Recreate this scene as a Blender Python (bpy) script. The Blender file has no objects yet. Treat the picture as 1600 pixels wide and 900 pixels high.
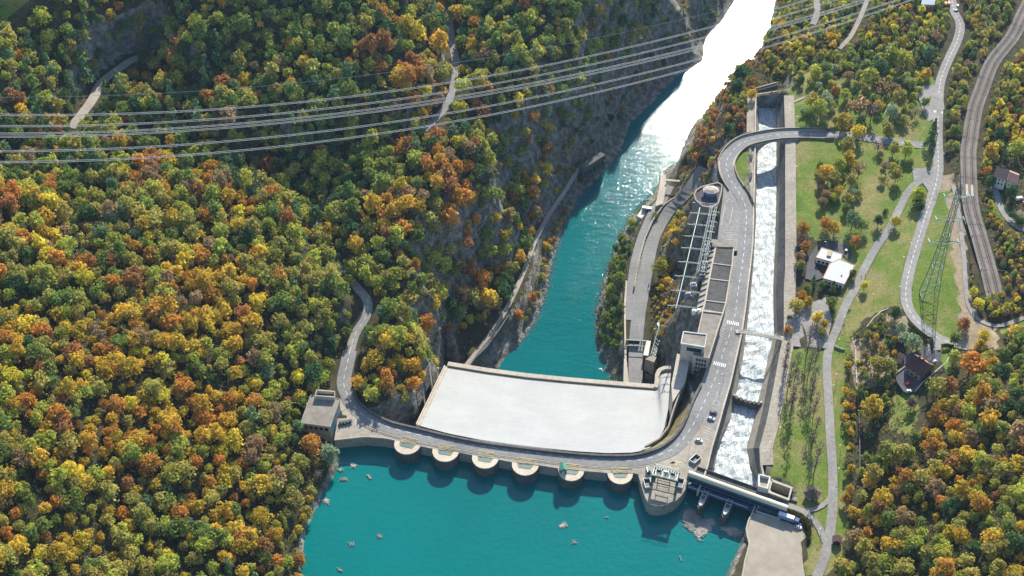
import bpy, math, random
import numpy as np
from math import radians as R, sin, cos, tan, pi
random.seed(7); RNG = np.random.default_rng(7)
sc = bpy.context.scene
COL = sc.collection
# ------------------------------------------------------------------ camera
CH, PITCH, FPX = 590.0, R(43.5), 2135.0          # metres above the reservoir, tilt below the horizon, focal length at 1600 px
cam = bpy.data.cameras.new('camera'); camo = bpy.data.objects.new('camera', cam); COL.objects.link(camo)
camo.location = (0, 0, CH); camo.rotation_euler = (R(90) - PITCH, 0, 0)
cam.sensor_width = 36; cam.lens = 36 * FPX / 1600; cam.clip_start = 1; cam.clip_end = 8000
sc.camera = camo
# ------------------------------------------------------------------ sky, sun, exposure
SUN_EL, SUN_AZ = 31.0, 12.5                       # azimuth to the right of the view axis (+Y)
wd = bpy.data.worlds.new('World'); sc.world = wd; wd.use_nodes = True
nt = wd.node_tree; bgn = nt.nodes['Background']
sky = nt.nodes.new('ShaderNodeTexSky'); sky.sky_type = 'NISHITA'; sky.sun_disc = False
sky.sun_elevation = R(SUN_EL); sky.sun_rotation = R(SUN_AZ); sky.altitude = 300; sky.air_density = 1.0; sky.dust_density = 0.5; sky.ozone_density = 1.5
nt.links.new(sky.outputs[0], bgn.inputs[0]); bgn.inputs[1].default_value = 0.125
sl = bpy.data.lights.new('sun', 'SUN'); sl.energy = 4.9; sl.angle = R(0.5); sl.color = (1.0, 0.945, 0.84)
so = bpy.data.objects.new('sun', sl); COL.objects.link(so)
so.rotation_euler = (R(90 - SUN_EL), 0, R(180 - SUN_AZ)); so.location = (200, 900, 900)
sc.view_settings.view_transform = 'Standard'; sc.view_settings.look = 'None'
sc.view_settings.exposure = 0.80; sc.view_settings.gamma = 1.0
sc.cycles.use_denoising = True
sc.cycles.max_bounces = 6; sc.cycles.diffuse_bounces = 2; sc.cycles.glossy_bounces = 2; sc.cycles.transmission_bounces = 2
sc.cycles.caustics_reflective = False; sc.cycles.caustics_refractive = False
sc.cycles.sample_clamp_indirect = 3.0
# ------------------------------------------------------------------ pixel <-> world (survey helper: every point gets its own real height)
cp, sp_ = cos(PITCH), sin(PITCH)
def U(px, py, z=0.0):
    dx = (px - 800) / FPX; dy = (450 - py) / FPX
    v = (dx, cp + dy * sp_, -sp_ + dy * cp)
    t = (z - CH) / v[2]
    return (v[0] * t, v[1] * t, z)
def PR(x, y, z):
    zz = z - CH
    d = y * cp - zz * sp_; u = y * sp_ + zz * cp
    return 800 + FPX * x / d, 450 - FPX * u / d
def scale_at(x, y, z): return FPX / (y * cp - (z - CH) * sp_)
def smooth(pts, n=6):
    P = [tuple(p) for p in pts]; out = []
    for i in range(len(P) - 1):
        p0 = P[max(i - 1, 0)]; p1 = P[i]; p2 = P[i + 1]; p3 = P[min(i + 2, len(P) - 1)]
        for k in range(n):
            t = k / n
            out.append(tuple(0.5 * (2 * b + (c - a) * t + (2 * a - 5 * b + 4 * c - d) * t * t + (3 * b - a - 3 * c + d) * t ** 3) for a, b, c, d in zip(p0, p1, p2, p3)))
    out.append(P[-1]); return out
def C(pts, n=6):
    """smooth list of (px,py,z) -> world points"""
    return [U(*p) for p in smooth(pts, n)]
def zz(pts, z): return [(p[0], p[1], z) for p in pts]
def resample(P, step=None, n=None):
    P = np.array(P, float); s = np.r_[0, np.cumsum(np.linalg.norm(np.diff(P, axis=0), axis=1))]
    if n is None: n = max(2, int(s[-1] / step) + 1)
    t = np.linspace(0, s[-1], n)
    return np.stack([np.interp(t, s, P[:, k]) for k in range(P.shape[1])], 1)
def offset(P, d):
    """shift a 3-D polyline sideways in plan; +d = to the right of travel"""
    P = np.array(P, float); T = np.gradient(P[:, :2], axis=0); T /= np.linalg.norm(T, axis=1)[:, None] + 1e-9
    Q = P.copy(); Q[:, 0] += T[:, 1] * d; Q[:, 1] -= T[:, 0] * d
    return Q
def inpoly(x, y, poly):
    x = np.asarray(x, float); y = np.asarray(y, float); r = np.zeros(x.shape, bool); n = len(poly)
    for i in range(n):
        x0, y0 = poly[i][:2]; x1, y1 = poly[(i + 1) % n][:2]
        if y0 == y1: continue
        c = ((y0 > y) != (y1 > y)) & (x < (x1 - x0) * (y - y0) / (y1 - y0) + x0)
        r ^= c
    return r
def polydist(x, y, P, closed=False):
    """distance to a polyline and the z of its nearest point"""
    P = np.array(P, float)
    if closed: P = np.vstack([P, P[:1]])
    best = np.full(np.shape(x), 1e9); bz = np.zeros(np.shape(x))
    for a, b in zip(P[:-1], P[1:]):
        d = b[:2] - a[:2]; L = d @ d + 1e-9
        t = np.clip(((x - a[0]) * d[0] + (y - a[1]) * d[1]) / L, 0, 1)
        q = np.hypot(x - a[0] - t * d[0], y - a[1] - t * d[1]); m = q < best
        best = np.where(m, q, best)
        if P.shape[1] > 2: bz = np.where(m, a[2] + t * (b[2] - a[2]), bz)
    return best, bz
# ------------------------------------------------------------------ materials
MATS = {}
def mat(name, color, rough=0.85, var=0.12, scale=0.25, spec=0.3, bump=0.0, bscale=1.5, metal=0.0, col2=None, scale2=None, emit=None):
    if name in MATS: return MATS[name]
    m = bpy.data.materials.new(name); m.use_nodes = True; t = m.node_tree; b = t.nodes['Principled BSDF']
    b.inputs['Roughness'].default_value = rough; b.inputs['Specular IOR Level'].default_value = spec; b.inputs['Metallic'].default_value = metal
    g = t.nodes.new('ShaderNodeNewGeometry')
    n = t.nodes.new('ShaderNodeTexNoise'); n.inputs['Scale'].default_value = scale; n.inputs['Detail'].default_value = 6; n.inputs['Roughness'].default_value = 0.65
    t.links.new(g.outputs['Position'], n.inputs['Vector'])
    r = t.nodes.new('ShaderNodeValToRGB'); e = r.color_ramp.elements
    c1 = [max(0, c * (1 - var * 1.6)) for c in color]; c2 = [min(1, c * (1 + var * 1.6)) for c in color]
    e[0].position = 0.3; e[1].position = 0.7; e[0].color = (*c1, 1); e[1].color = (*c2, 1)
    if col2: e[1].color = (*col2, 1); e[0].color = (*color, 1)
    t.links.new(n.outputs['Fac'], r.inputs[0]); out = r.outputs[0]
    # fine grain + broad stains
    n2 = t.nodes.new('ShaderNodeTexNoise'); n2.inputs['Scale'].default_value = scale2 or 0.06; n2.inputs['Detail'].default_value = 3
    t.links.new(g.outputs['Position'], n2.inputs['Vector'])
    mr = t.nodes.new('ShaderNodeMapRange'); mr.inputs[1].default_value = 0.3; mr.inputs[2].default_value = 0.7; mr.inputs[3].default_value = 1 - var; mr.inputs[4].default_value = 1 + var
    t.links.new(n2.outputs['Fac'], mr.inputs[0])
    mx = t.nodes.new('ShaderNodeVectorMath'); mx.operation = 'SCALE'
    t.links.new(out, mx.inputs[0]); t.links.new(mr.outputs[0], mx.inputs['Scale'])
    t.links.new(mx.outputs[0], b.inputs['Base Color'])
    if bump:
        bp = t.nodes.new('ShaderNodeBump'); bp.inputs['Strength'].default_value = bump; bp.inputs['Distance'].default_value = 0.3
        n3 = t.nodes.new('ShaderNodeTexNoise'); n3.inputs['Scale'].default_value = bscale; n3.inputs['Detail'].default_value = 4
        t.links.new(g.outputs['Position'], n3.inputs['Vector']); t.links.new(n3.outputs['Fac'], bp.inputs['Height']); t.links.new(bp.outputs[0], b.inputs['Normal'])
    MATS[name] = m; return m
ASPH = mat('asphalt', (0.235, 0.23, 0.22), 0.9, 0.14, 0.6, 0.2)
ASPH_D = mat('asphalt_dark', (0.095, 0.095, 0.10), 0.9, 0.14, 0.5, 0.2)
ASPH_L = mat('asphalt_pale', (0.27, 0.255, 0.235), 0.9, 0.14, 0.5, 0.2)
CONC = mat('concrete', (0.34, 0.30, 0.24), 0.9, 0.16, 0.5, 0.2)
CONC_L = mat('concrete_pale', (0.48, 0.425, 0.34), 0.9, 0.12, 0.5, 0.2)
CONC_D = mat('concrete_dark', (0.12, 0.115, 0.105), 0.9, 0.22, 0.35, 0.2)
CONC_W = mat('concrete_white', (0.62, 0.60, 0.55), 0.85, 0.08, 0.4, 0.2)
YARD = mat('yard_gravel', (0.37, 0.325, 0.255), 0.95, 0.10, 0.15, 0.1, scale2=0.04)
PAINT = mat('road_paint', (0.72, 0.72, 0.70), 0.7, 0.1, 2.0)
YPAINT = mat('yellow_paint', (0.62, 0.50, 0.18), 0.6, 0.1, 2.0)
WHITE = mat('white_paint', (0.78, 0.78, 0.76), 0.5, 0.04, 1.0)
STEEL = mat('galvanised_steel', (0.42, 0.47, 0.47), 0.45, 0.08, 1.0, 0.5, metal=0.3)
GREENST = mat('green_steel', (0.045, 0.13, 0.11), 0.5, 0.15, 1.0, 0.5)
PYL = mat('pylon_steel', (0.10, 0.16, 0.125), 0.5, 0.15, 0.2, 0.5)
DARKM = mat('dark_metal', (0.03, 0.035, 0.04), 0.5, 0.15, 1.0, 0.5)
BLUEST = mat('blue_steel', (0.05, 0.10, 0.17), 0.5, 0.1, 1.0, 0.5)
BEIGE = mat('cream_sheet_roof', (0.66, 0.60, 0.43), 0.6, 0.05, 0.6)
ROOFG = mat('roof_gravel', (0.105, 0.098, 0.092), 0.95, 0.18, 0.35, 0.1)
ROOFT = mat('roof_tan', (0.27, 0.24, 0.20), 0.95, 0.14, 0.3, 0.1)
TILE_D = mat('tile_dark', (0.10, 0.055, 0.05), 0.85, 0.2, 1.2)
TILE_LIT = mat('tile_sunlit', (0.42, 0.19, 0.10), 0.85, 0.15, 1.2)
TILE_P = mat('tile_pink', (0.44, 0.24, 0.19), 0.85, 0.12, 1.2)
GLASS = mat('window_glass', (0.02, 0.03, 0.04), 0.15, 0.1, 1.0, 0.8)
RUBBER = mat('rubber', (0.02, 0.02, 0.02), 0.9, 0.1, 1.0)
BARK = mat('bark', (0.10, 0.075, 0.055), 0.95, 0.2, 1.0, 0.1)
WOODY = mat('driftwood', (0.29, 0.26, 0.215), 0.95, 0.4, 1.1, 0.1, bump=0.8, bscale=1.2, col2=(0.50, 0.47, 0.41))
GRAVELP = mat('gravel_path', (0.34, 0.30, 0.25), 0.95, 0.12, 0.5, 0.1)
BALLAST = mat('ballast', (0.21, 0.185, 0.165), 0.95, 0.2, 1.0, 0.1)
BALLAST_R = mat('ballast_rusty', (0.155, 0.13, 0.115), 0.95, 0.2, 1.0, 0.1)
RAILM = mat('rail_steel', (0.26, 0.22, 0.19), 0.6, 0.1, 1.0, 0.3)
SLEEP = mat('sleeper', (0.15, 0.11, 0.085), 0.9, 0.2, 1.0, 0.1)
RIMM = mat('tower_rim', (0.58, 0.49, 0.37), 0.9, 0.10, 0.6, 0.1)
MOSS = mat('mossy_slope', (0.10, 0.095, 0.04), 0.95, 0.2, 0.25, 0.1, col2=(0.30, 0.24, 0.14))
def carpaint(n, c): return mat('car_paint_' + n, c, 0.25, 0.02, 1.0, 0.6)
# ------------------------------------------------------------------ mesh builder
class MB:
    def __init__(s): s.v = []; s.f = []
    def add(s, vs, fs):
        o = len(s.v); s.v += [tuple(float(c) for c in v) for v in vs]; s.f += [tuple(i + o for i in f) for f in fs]; return s
    def prism(s, poly, z0, z1, top=None):
        """poly = plan points (x,y[,z]); z0/z1 numbers; top = other plan outline for the top (batter)"""
        n = len(poly); tp = top or poly
        area = sum(poly[i][0] * poly[(i + 1) % n][1] - poly[(i + 1) % n][0] * poly[i][1] for i in range(n))
        if area < 0: poly = list(poly)[::-1]; tp = list(tp)[::-1]
        vs = [(p[0], p[1], z0) for p in poly] + [(p[0], p[1], z1) for p in tp]
        fs = [tuple(range(n - 1, -1, -1)), tuple(range(n, 2 * n))] + [(i, (i + 1) % n, n + (i + 1) % n, n + i) for i in range(n)]
        return s.add(vs, fs)
    def box(s, c, d, rot=0.0):
        """c = centre of the BASE, d = sizes"""
        a, b = cos(rot), sin(rot); hx, hy = d[0] / 2, d[1] / 2
        p = [(c[0] + a * x - b * y, c[1] + b * x + a * y) for x, y in ((-hx, -hy), (hx, -hy), (hx, hy), (-hx, hy))]
        return s.prism(p, c[2], c[2] + d[2])
    def bar(s, a, b, w, h=None):
        a = np.array(a, float); b = np.array(b, float); d = b - a; L = np.linalg.norm(d)
        if L < 1e-6: return s
        d /= L; up = np.array([0, 0, 1.0]) if abs(d[2]) < 0.95 else np.array([0, 1.0, 0])
        x = np.cross(d, up); x /= np.linalg.norm(x); y = np.cross(x, d); h = h or w
        vs = [p + x * sx * w / 2 + y * sy * h / 2 for p in (a, b) for sx, sy in ((-1, -1), (1, -1), (1, 1), (-1, 1))]
        return s.add(vs, [(3, 2, 1, 0), (4, 5, 6, 7), (0, 1, 5, 4), (1, 2, 6, 5), (2, 3, 7, 6), (3, 0, 4, 7)])
    def tube(s, pts, r, n=6, r1=None):
        P = np.array(pts, float); m = len(P); T = np.gradient(P, axis=0); vs = []
        for i in range(m):
            d = T[i] / (np.linalg.norm(T[i]) + 1e-9); up = np.array([0, 0, 1.0]) if abs(d[2]) < 0.9 else np.array([0, 1.0, 0])
            x = np.cross(d, up); x /= np.linalg.norm(x); y = np.cross(x, d); rr = r if r1 is None else r + (r1 - r) * i / (m - 1)
            for k in range(n): a = 2 * pi * k / n; vs.append(P[i] + rr * (cos(a) * x + sin(a) * y))
        fs = [(i * n + k, i * n + (k + 1) % n, (i + 1) * n + (k + 1) % n, (i + 1) * n + k) for i in range(m - 1) for k in range(n)]
        fs += [tuple(range(n - 1, -1, -1)), tuple(range((m - 1) * n, m * n))]
        return s.add(vs, fs)
    def cyl(s, c, r, h, n=16, r1=None):
        r1 = r if r1 is None else r1
        a = [(c[0] + r * cos(2 * pi * k / n), c[1] + r * sin(2 * pi * k / n)) for k in range(n)]
        b = [(c[0] + r1 * cos(2 * pi * k / n), c[1] + r1 * sin(2 * pi * k / n)) for k in range(n)]
        return s.prism(a, c[2], c[2] + h, top=b)
    def strip(s, A, B):
        n = len(A); vs = list(A) + list(B)
        return s.add(vs, [(i, n + i, n + i + 1, i + 1) for i in range(n - 1)])
    def wall(s, P, w, z0, z1, dz=False):
        """wall of thickness w along polyline P; z0,z1 absolute or (dz) relative to P's z"""
        A = offset(P, -w / 2); B = offset(P, w / 2); n = len(A)
        za = (lambda p: p[2] + z0) if dz else (lambda p: z0); zb = (lambda p: p[2] + z1) if dz else (lambda p: z1)
        vs = [(p[0], p[1], za(p)) for p in A] + [(p[0], p[1], zb(p)) for p in A] + [(p[0], p[1], zb(p)) for p in B] + [(p[0], p[1], za(p)) for p in B]
        fs = []
        for i in range(n - 1):
            for k in range(4): a = k * n; b = ((k + 1) % 4) * n; fs.append((a + i, b + i, b + i + 1, a + i + 1))
        fs += [(0, n, 2 * n, 3 * n), (n - 1, 4 * n - 1, 3 * n - 1, 2 * n - 1)]
        return s.add(vs, fs)
    def build(s, name, m, parent=None, smooth_=False):
        me = bpy.data.meshes.new(name); V = s.v
        if parent is not None:
            q = parent; off = np.zeros(3)
            while q is not None: off += np.array(q.location); q = q.parent
            V = [(v[0] - off[0], v[1] - off[1], v[2] - off[2]) for v in V]
        me.from_pydata(V, [], s.f); me.materials.append(m); me.update()
        if smooth_: me.polygons.foreach_set('use_smooth', [True] * len(me.polygons))
        o = bpy.data.objects.new(name, me); COL.objects.link(o)
        if parent is not None: o.parent = parent
        return o
def tag(o, label, cat, group=None):
    o['label'] = label; o['category'] = cat
    if group: o['group'] = group
    return o
def thing(name, label, cat, loc=(0, 0, 0), group=None, rz=0.0):
    o = bpy.data.objects.new(name, None); COL.objects.link(o); o.location = loc; o.rotation_euler = (0, 0, rz); o.empty_display_size = 1
    return tag(o, label, cat, group)
def struct(name, mb, m, kind='structure'):
    o = mb.build(name, m); o['kind'] = kind; return o
def children(o): return [c for c in COL.objects if c.parent == o]
def dup(root, loc, rz=0.0, label=None, group=None, sc_=None):
    r = root.copy(); COL.objects.link(r); r.location = loc; r.rotation_euler = (0, 0, rz)
    if sc_: r.scale = sc_
    if label: r['label'] = label
    if group: r['group'] = group
    for ch in list(root.children):
        c = ch.copy(); COL.objects.link(c); c.parent = r
        for g in list(ch.children):
            d = g.copy(); COL.objects.link(d); d.parent = c
    return r
# ================================================================== SURVEYED LINES (pixel, height)
ROAD_DAM = [(547,548,7),(542,570,6.5),(537,597,5.5),(542,615,5.2),(555,637,5),(575,654,5),(600,665,5),(640,676,5),(682,685,5),(730,694,5),(782,701,5),(845,709,5),(875,713,5),(937,719,5),(975,720,5),(1005,718,5),(1030,711,5),(1050,702,5),(1067,686,5),(1082,665,5),(1095,640,5),(1107,614,5),(1119,587,5),(1130,551,5),(1141,520,5),(1149,489,5),(1154,449,5.2),(1160,413,5.3),(1165,360,5.5),(1166,330,5.7),(1160,310,6),(1150,294,6),(1140,278,6),(1135,262,6.2),(1136,250,6.4),(1145,235,6.6),(1162,222,6.8),(1187,215,7),(1220,210,7.2),(1255,209,7.4),(1287,210,7.5),(1330,212,8),(1380,219,9),(1417,224,10.5),(1445,227,12.3),(1462,228,13)]
ROAD_WEST = [(547,548,7),(556,520,8),(572,495,10),(574,470,12),(556,447,14),(528,415,15),(500,375,16),(490,345,17),(505,318,18),(540,298,20),(580,278,21),(610,255,22),(640,230,23),(665,200,24),(688,178,25),(702,155,27),(711,125,28),(712,95,29),(705,60,31),(700,20,34),(690,-30,38)]
ROAD_NW = [(110,200,52),(128,178,52),(145,155,51),(158,130,50),(180,112,49),(208,93,48),(245,80,46)]
ROAD_EAST = [(1485,-20,15),(1490,15,15),(1500,37,14.5),(1497,60,14),(1485,87,13.5),(1475,110,13),(1468,135,13),(1466,175,13),(1465,212,13),(1466,245,13),(1465,275,13),(1455,312,13),(1450,325,13),(1440,357,13),(1427,400,13),(1417,440,13.2),(1416,470,13.4),(1425,492,13.7),(1437,506,14),(1450,517,14.2),(1470,530,14.6),(1492,537,15),(1512,541,16)]
ROAD_PARK = [(1268,930,6),(1277,900,6),(1287,875,6),(1296,837,6),(1301,787,6),(1301,737,6),(1297,677,6),(1296,650,6),(1292,575,6),(1296,542,6.2),(1307,515,6.5),(1320,480,7.2),(1340,445,8),(1352,417,8.6),(1372,382,9.3),(1390,357,10),(1405,327,10.8),(1417,303,11.3),(1430,288,12),(1448,277,12.7),(1458,272,13)]
ROAD_KIOSK = [(1232,790,5.6),(1243,794,5.8),(1258,801,6),(1272,813,6),(1282,828,6),(1290,848,6)]
PATH_KIOSK = [(1262,798,6),(1278,794,6),(1290,786,6),(1298,775,6)]
LANE_EAST = [(1488,288,13.5),(1492,300,14),(1500,350,14.5),(1506,400,15),(1509,450,15.5),(1515,480,16),(1530,500,16.5),(1555,509,17),(1580,504,18),(1600,496,19),(1640,480,21)]
LANE_HOUSE = [(1550,286,17.5),(1556,300,18),(1562,320,18.5),(1572,338,19),(1590,355,20),(1620,368,22)]
PATH_CH = [(1231,402,6),(1232,360,6),(1233,300,6),(1231,255,6),(1230,200,6),(1229,165,6)]
PATH_LAWN = [(1231,163,6),(1245,157,6),(1262,150,6),(1290,140,6.2)]
PATH_TOP = [(1362,-20,8),(1352,8,8),(1342,32,7.5),(1328,58,7),(1311,76,6.5)]
PATH_TOP_W = [(1280,-30,2),(1276,0,2),(1277,20,2),(1270,38,2)]
ROAD_LOW = [(1100,262,-30),(1070,305,-40),(1052,322,-47),(1036,342,-50),(1020,375,-50),(1012,410,-50),(1005,450,-50),(998,490,-50),(994,530,-50),(993,570,-50),(993,620,-50)]
ROAD_LOW2 = [(1046,290,-50),(1036,310,-50),(1022,330,-50),(1005,368,-50),(993,410,-50),(988,450,-50),(985,500,-50)]
PATH_WEST = [(905,262,-50),(882,300,-50),(858,335,-50),(838,372,-50),(826,405,-50),(812,440,-50),(798,470,-50),(775,510,-51),(745,550,-52),(725,575,-52)]
RAIL = [(1555,464,18.2),(1553,457,18),(1544,420,17.5),(1530,370,17),(1517,323,17),(1514,280,17),(1513,240,17),(1515,222,17),(1523,172,17),(1534,140,17),(1551,97,17.5),(1582,57,18),(1600,20,18.5),(1618,-15,19)]
RIVER = [(760,625),(775,590),(790,560),(822,528),(845,490),(857,455),(866,410),(880,362),(903,312),(940,275),(972,238),(985,195),(1022,160),(1058,122),(1100,96),(1103,62),(1132,30),(1150,0),(1158,-40),(1160,-110),(1290,-130),(1240,-60),(1212,-10),(1200,45),(1190,85),(1165,100),(1142,125),(1120,160),(1085,190),(1068,222),(1058,252),(1032,268),(1022,298),(1000,322),(985,338),(966,372),(944,430),(928,490),(932,540),(955,595),(965,640)]
RESV = [(460,1500),(455,1100),(478,915),(474,868),(484,822),(503,782),(520,752),(534,722),(526,688),(560,684),(600,686),(640,694),(700,703),(760,712),(820,722),(880,731),(950,737),(1000,742),(1060,750),(1080,752),(1120,766),(1150,777),(1180,789),(1178,800),(1160,838),(1150,862),(1137,890),(1120,940),(1090,1100),(1080,1500)]
# spillway channel, (py, left top, ledge out, water left, water right, ledge right, right top)
CHN = [(770,1090,1096,1105,1190,1198,1204),(735,1104,1113,1116,1172,1183,1190),(700,1112,1120,1121,1167,1177,1188),(660,1124,1131,1140,1177,1187,1199),(630,1132,1140,1147,1184,1194,1205),(600,1141,1147,1154,1191,1199,1211),(560,1150,1155,1161,1200,1207,1218),(520,1159,1162,1166,1210,1215,1226),(480,1165,1168,1171,1208,1213,1226),(450,1168,1171,1174,1208,1213,1226),(420,1172,1175,1177,1209,1214,1228),(380,1176,1178,1179,1211,1216,1228),(340,1177,1179,1181,1212,1217,1228),(300,1178,1180,1182,1213,1218,1228),(260,1179,1181,1183,1213,1218,1228),(215,1180,1182,1185,1213,1218,1228),(180,1180,1182,1186,1212,1217,1227),(150,1181,1182,1185,1210,1215,1226)]
WL, ZB = 5.0, -9.0
ch_lt = [U(a, y, 5.0) for y, a, b, c, d, e, f in CHN]; ch_lo = [U(b, y, -4.0) for y, a, b, c, d, e, f in CHN]
zw = lambda y: ZB - (700 - y) * 0.004 + max(0, 230 - y) * 0.075
ch_wl = [U(c, y, zw(y)) for y, a, b, c, d, e, f in CHN]; ch_wr = [U(d, y, zw(y)) for y, a, b, c, d, e, f in CHN]
ch_ro = [U(e, y, -3.0) for y, a, b, c, d, e, f in CHN]; ch_rt = [U(f, y, 5.4) for y, a, b, c, d, e, f in CHN]
CH_PLAN = [(p[0] - 1.5, p[1]) for p in ch_lt] + [(p[0] + 1.5, p[1]) for p in ch_rt[::-1]]
river_w = [U(x, y, -65) for x, y in RIVER]; WZ = -2.2; resv_w = [U(x, y, WZ) for x, y in RESV]
DAM_UP = [(470,700),(522,688),(570,683),(600,685),(617,689),(657,697),(676,701),(717,707),(738,711),(779,718),(800,722),(842,727),(874,732),(914,736),(949,739),(989,739),(998,741),(1003,759),(1011,783),(1016,789),(1027,791),(1040,789),(1055,782),(1065,773),(1072,761),(1075,751),(1078,742),(1104,735)]
DAM_DN = [(552,608),(560,625),(580,642),(610,657),(650,667),(700,679),(750,689),(800,696),(850,702),(900,707),(950,710),(990,709),(1020,702),(1040,692),(1057,677),(1070,657),(1084,622)]
# the hollow under the dam and the powerhouse roof, in plan
PIT_DAM = [U(x, y, 5) for x, y in [(560,645),(610,665),(700,688),(800,704),(900,714),(990,716),(1030,705),(1060,680),(1078,650)]] + [U(1062,600,-20), U(1048,588,-40), U(1000,600,-60), U(955,600,-65), U(820,585,-65), U(715,562,-55), U(690,575,-40), U(655,640,-15), U(610,650,-2)]
LOWER = [U(x, y, -66) for x, y in [(690,560),(760,600),(960,610),(1000,620),(990,650),(690,640)]]
FLAT = []       # (polyline, half width, drop, blend)
RD = {}
def road_def(key, px, hw, blend=9.0): RD[key] = C(px); FLAT.append((RD[key], hw, blend))
road_def('rail', RAIL, 8.5, 8); road_def('dam', ROAD_DAM, 6.0); road_def('west', ROAD_WEST, 4.5); road_def('nw', ROAD_NW, 5.0); road_def('east', ROAD_EAST, 5.0); road_def('park', ROAD_PARK, 4.0)
road_def('kiosk', ROAD_KIOSK, 3.5, 4); road_def('pkiosk', PATH_KIOSK, 3, 4); road_def('lane', LANE_EAST, 3.5, 5); road_def('lhouse', LANE_HOUSE, 4, 5); road_def('pch', PATH_CH, 3, 3)
road_def('plawn', PATH_LAWN, 3, 3); road_def('ptop', PATH_TOP, 4, 6); road_def('ptopw', PATH_TOP_W, 4, 6); road_def('low', ROAD_LOW, 7, 6); road_def('low2', ROAD_LOW2, 6, 6); road_def('pwest', PATH_WEST, 4, 7); FLAT = [f for f in FLAT if f[0] is not RD['lane']] + [(RD['lane'], 5, 5)]
# ================================================================== TERRAIN
CTRL = """1250,700,6 1280,500,6 1260,300,6 1300,180,6 1240,250,6 1320,400,6.5 1290,850,6 1220,880,5 1240,600,6 1240,450,6 1245,780,5.5 1240,140,6
1330,700,7 1320,560,7 1380,520,12 1435,590,15 1465,560,15 1450,500,14 1430,380,13 1460,250,13 1470,150,13 1490,60,14 1380,350,10 1350,480,8.5 1400,450,11.5 1350,250,8 1400,200,9.5 1400,100,9 1300,60,6
1500,400,15 1515,300,17 1540,450,18 1550,120,17 1600,20,18 1600,400,24 1600,270,21 1570,280,19 1600,150,24 1600,520,21 1520,520,16 1500,600,22 1600,650,40 1450,700,22 1380,800,14 1325,880,8 1500,850,36 1600,900,55 1400,640,13 1360,740,10 1340,600,8 1700,600,60 1750,300,50 1700,900,80 1450,1000,30 1300,1000,6 1650,0,25 1400,-60,12 1500,-60,16
1165,400,5 1140,500,5 1125,240,5 1170,150,5 1178,125,-7 1190,100,-12 1215,60,-6 1250,25,-2 1300,0,4 1230,-20,-20 1120,560,5 1105,330,4 1100,300,4 1115,640,5 1150,300,6 1165,260,6
1108,225,-15 1085,290,-40 1082,350,-42 1075,420,-42 1060,500,-44 1045,560,-48 1048,310,-49 1062,420,-45 1020,400,-50 990,500,-50 975,440,-55 950,500,-60 1000,350,-54 1042,560,-48 1090,470,2 1083,440,0 1100,410,2 1130,180,-8 1155,125,-8 1072,262,-45 1040,600,-52
840,370,-50 800,480,-50 760,545,-52 700,560,-54 680,590,-50 640,600,-8 655,560,4 600,480,12 640,420,14 620,560,8 680,450,6 700,300,22 650,330,24 600,300,24 560,350,20 540,420,15 760,230,22 820,170,16 850,240,-4 800,350,-42 760,430,-44 720,480,-38 700,520,-44 640,500,12 600,600,6 590,560,8 730,380,-8 770,300,2 820,290,-30 735,440,-35
860,150,18 900,90,16 930,50,20 980,30,18 1020,10,12 885,215,-28 935,165,-28 990,110,-30 1040,70,-36 1080,30,-38 1030,-30,20 1100,-40,-30 1000,-80,40 1110,-90,-20
690,60,42 650,110,48 720,150,28 750,60,42 760,140,32 800,60,44 850,20,40 700,150,30 640,230,23 712,100,29 705,50,32 700,0,36 600,60,66 600,140,50 450,40,72 550,150,58 600,200,28 300,45,86 400,100,58 310,140,50 350,172,60 255,122,44 170,130,50 205,95,48 130,175,53 60,60,88 0,0,105 150,30,82 0,100,95 0,190,80 200,200,46 300,238,30 450,178,58 250,165,56 450,245,24 550,240,24 400,270,22 500,330,17 480,300,19 560,290,21 540,208,34 600,235,26 350,-40,100 0,-80,140 600,-60,85 800,-60,60
400,310,40 300,290,50 200,265,52 100,250,60 0,240,70 460,372,30 430,340,36 525,475,20 540,560,9 505,600,8 470,640,7 300,400,50 150,400,62 0,400,76 400,450,38 300,550,42 150,550,60 0,550,78 430,580,20 300,700,34 440,720,9 430,800,8 455,860,5 150,700,56 0,700,78 350,850,18 200,850,38 0,900,70 250,1000,24 430,1000,4 -120,500,95 -120,200,100 -120,900,90 500,540,14 480,480,24"""
cps = [tuple(float(q) for q in t.split(',')) for t in CTRL.split()]
cw = np.array([U(*c) for c in cps])
# far-away anchors so that the land goes on past the frame
cw = np.vstack([cw, [[-1500, 300, 160], [-1500, 1500, 220], [0, 2600, 80], [1400, 2400, 90], [1600, 400, 160], [-600, 2400, 200], [300, 1700, 10], [700, -200, 40], [-600, -300, 90], [150, 1500, -40]]])
for r_ in (RD['dam'][::8], RD['west'][::6], RD['east'][::8], RD['rail'][::8], RD['park'][::10]): cw = np.vstack([cw, r_])
def rbf_fit(Pn, V):
    D = np.linalg.norm(Pn[:, None] - Pn[None], axis=2); n = len(Pn)
    A = np.zeros((n + 3, n + 3)); A[:n, :n] = D + np.eye(n) * -1.5; A[:n, n] = 1; A[:n, n + 1:] = Pn / 1000; A[n, :n] = 1; A[n + 1:, :n] = (Pn / 1000).T
    return np.linalg.solve(A, np.r_[V, 0, 0, 0])
W_ = rbf_fit(cw[:, :2], cw[:, 2])
def rbf(x, y):
    s = x.shape; x = x.ravel(); y = y.ravel(); out = np.zeros(x.size); n = len(cw)
    for i in range(0, x.size, 20000):
        D = np.hypot(x[i:i + 20000, None] - cw[None, :, 0], y[i:i + 20000, None] - cw[None, :, 1])
        out[i:i + 20000] = D @ W_[:n] + W_[n] + x[i:i + 20000] / 1000 * W_[n + 1] + y[i:i + 20000] / 1000 * W_[n + 2]
    return out.reshape(s)
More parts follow.
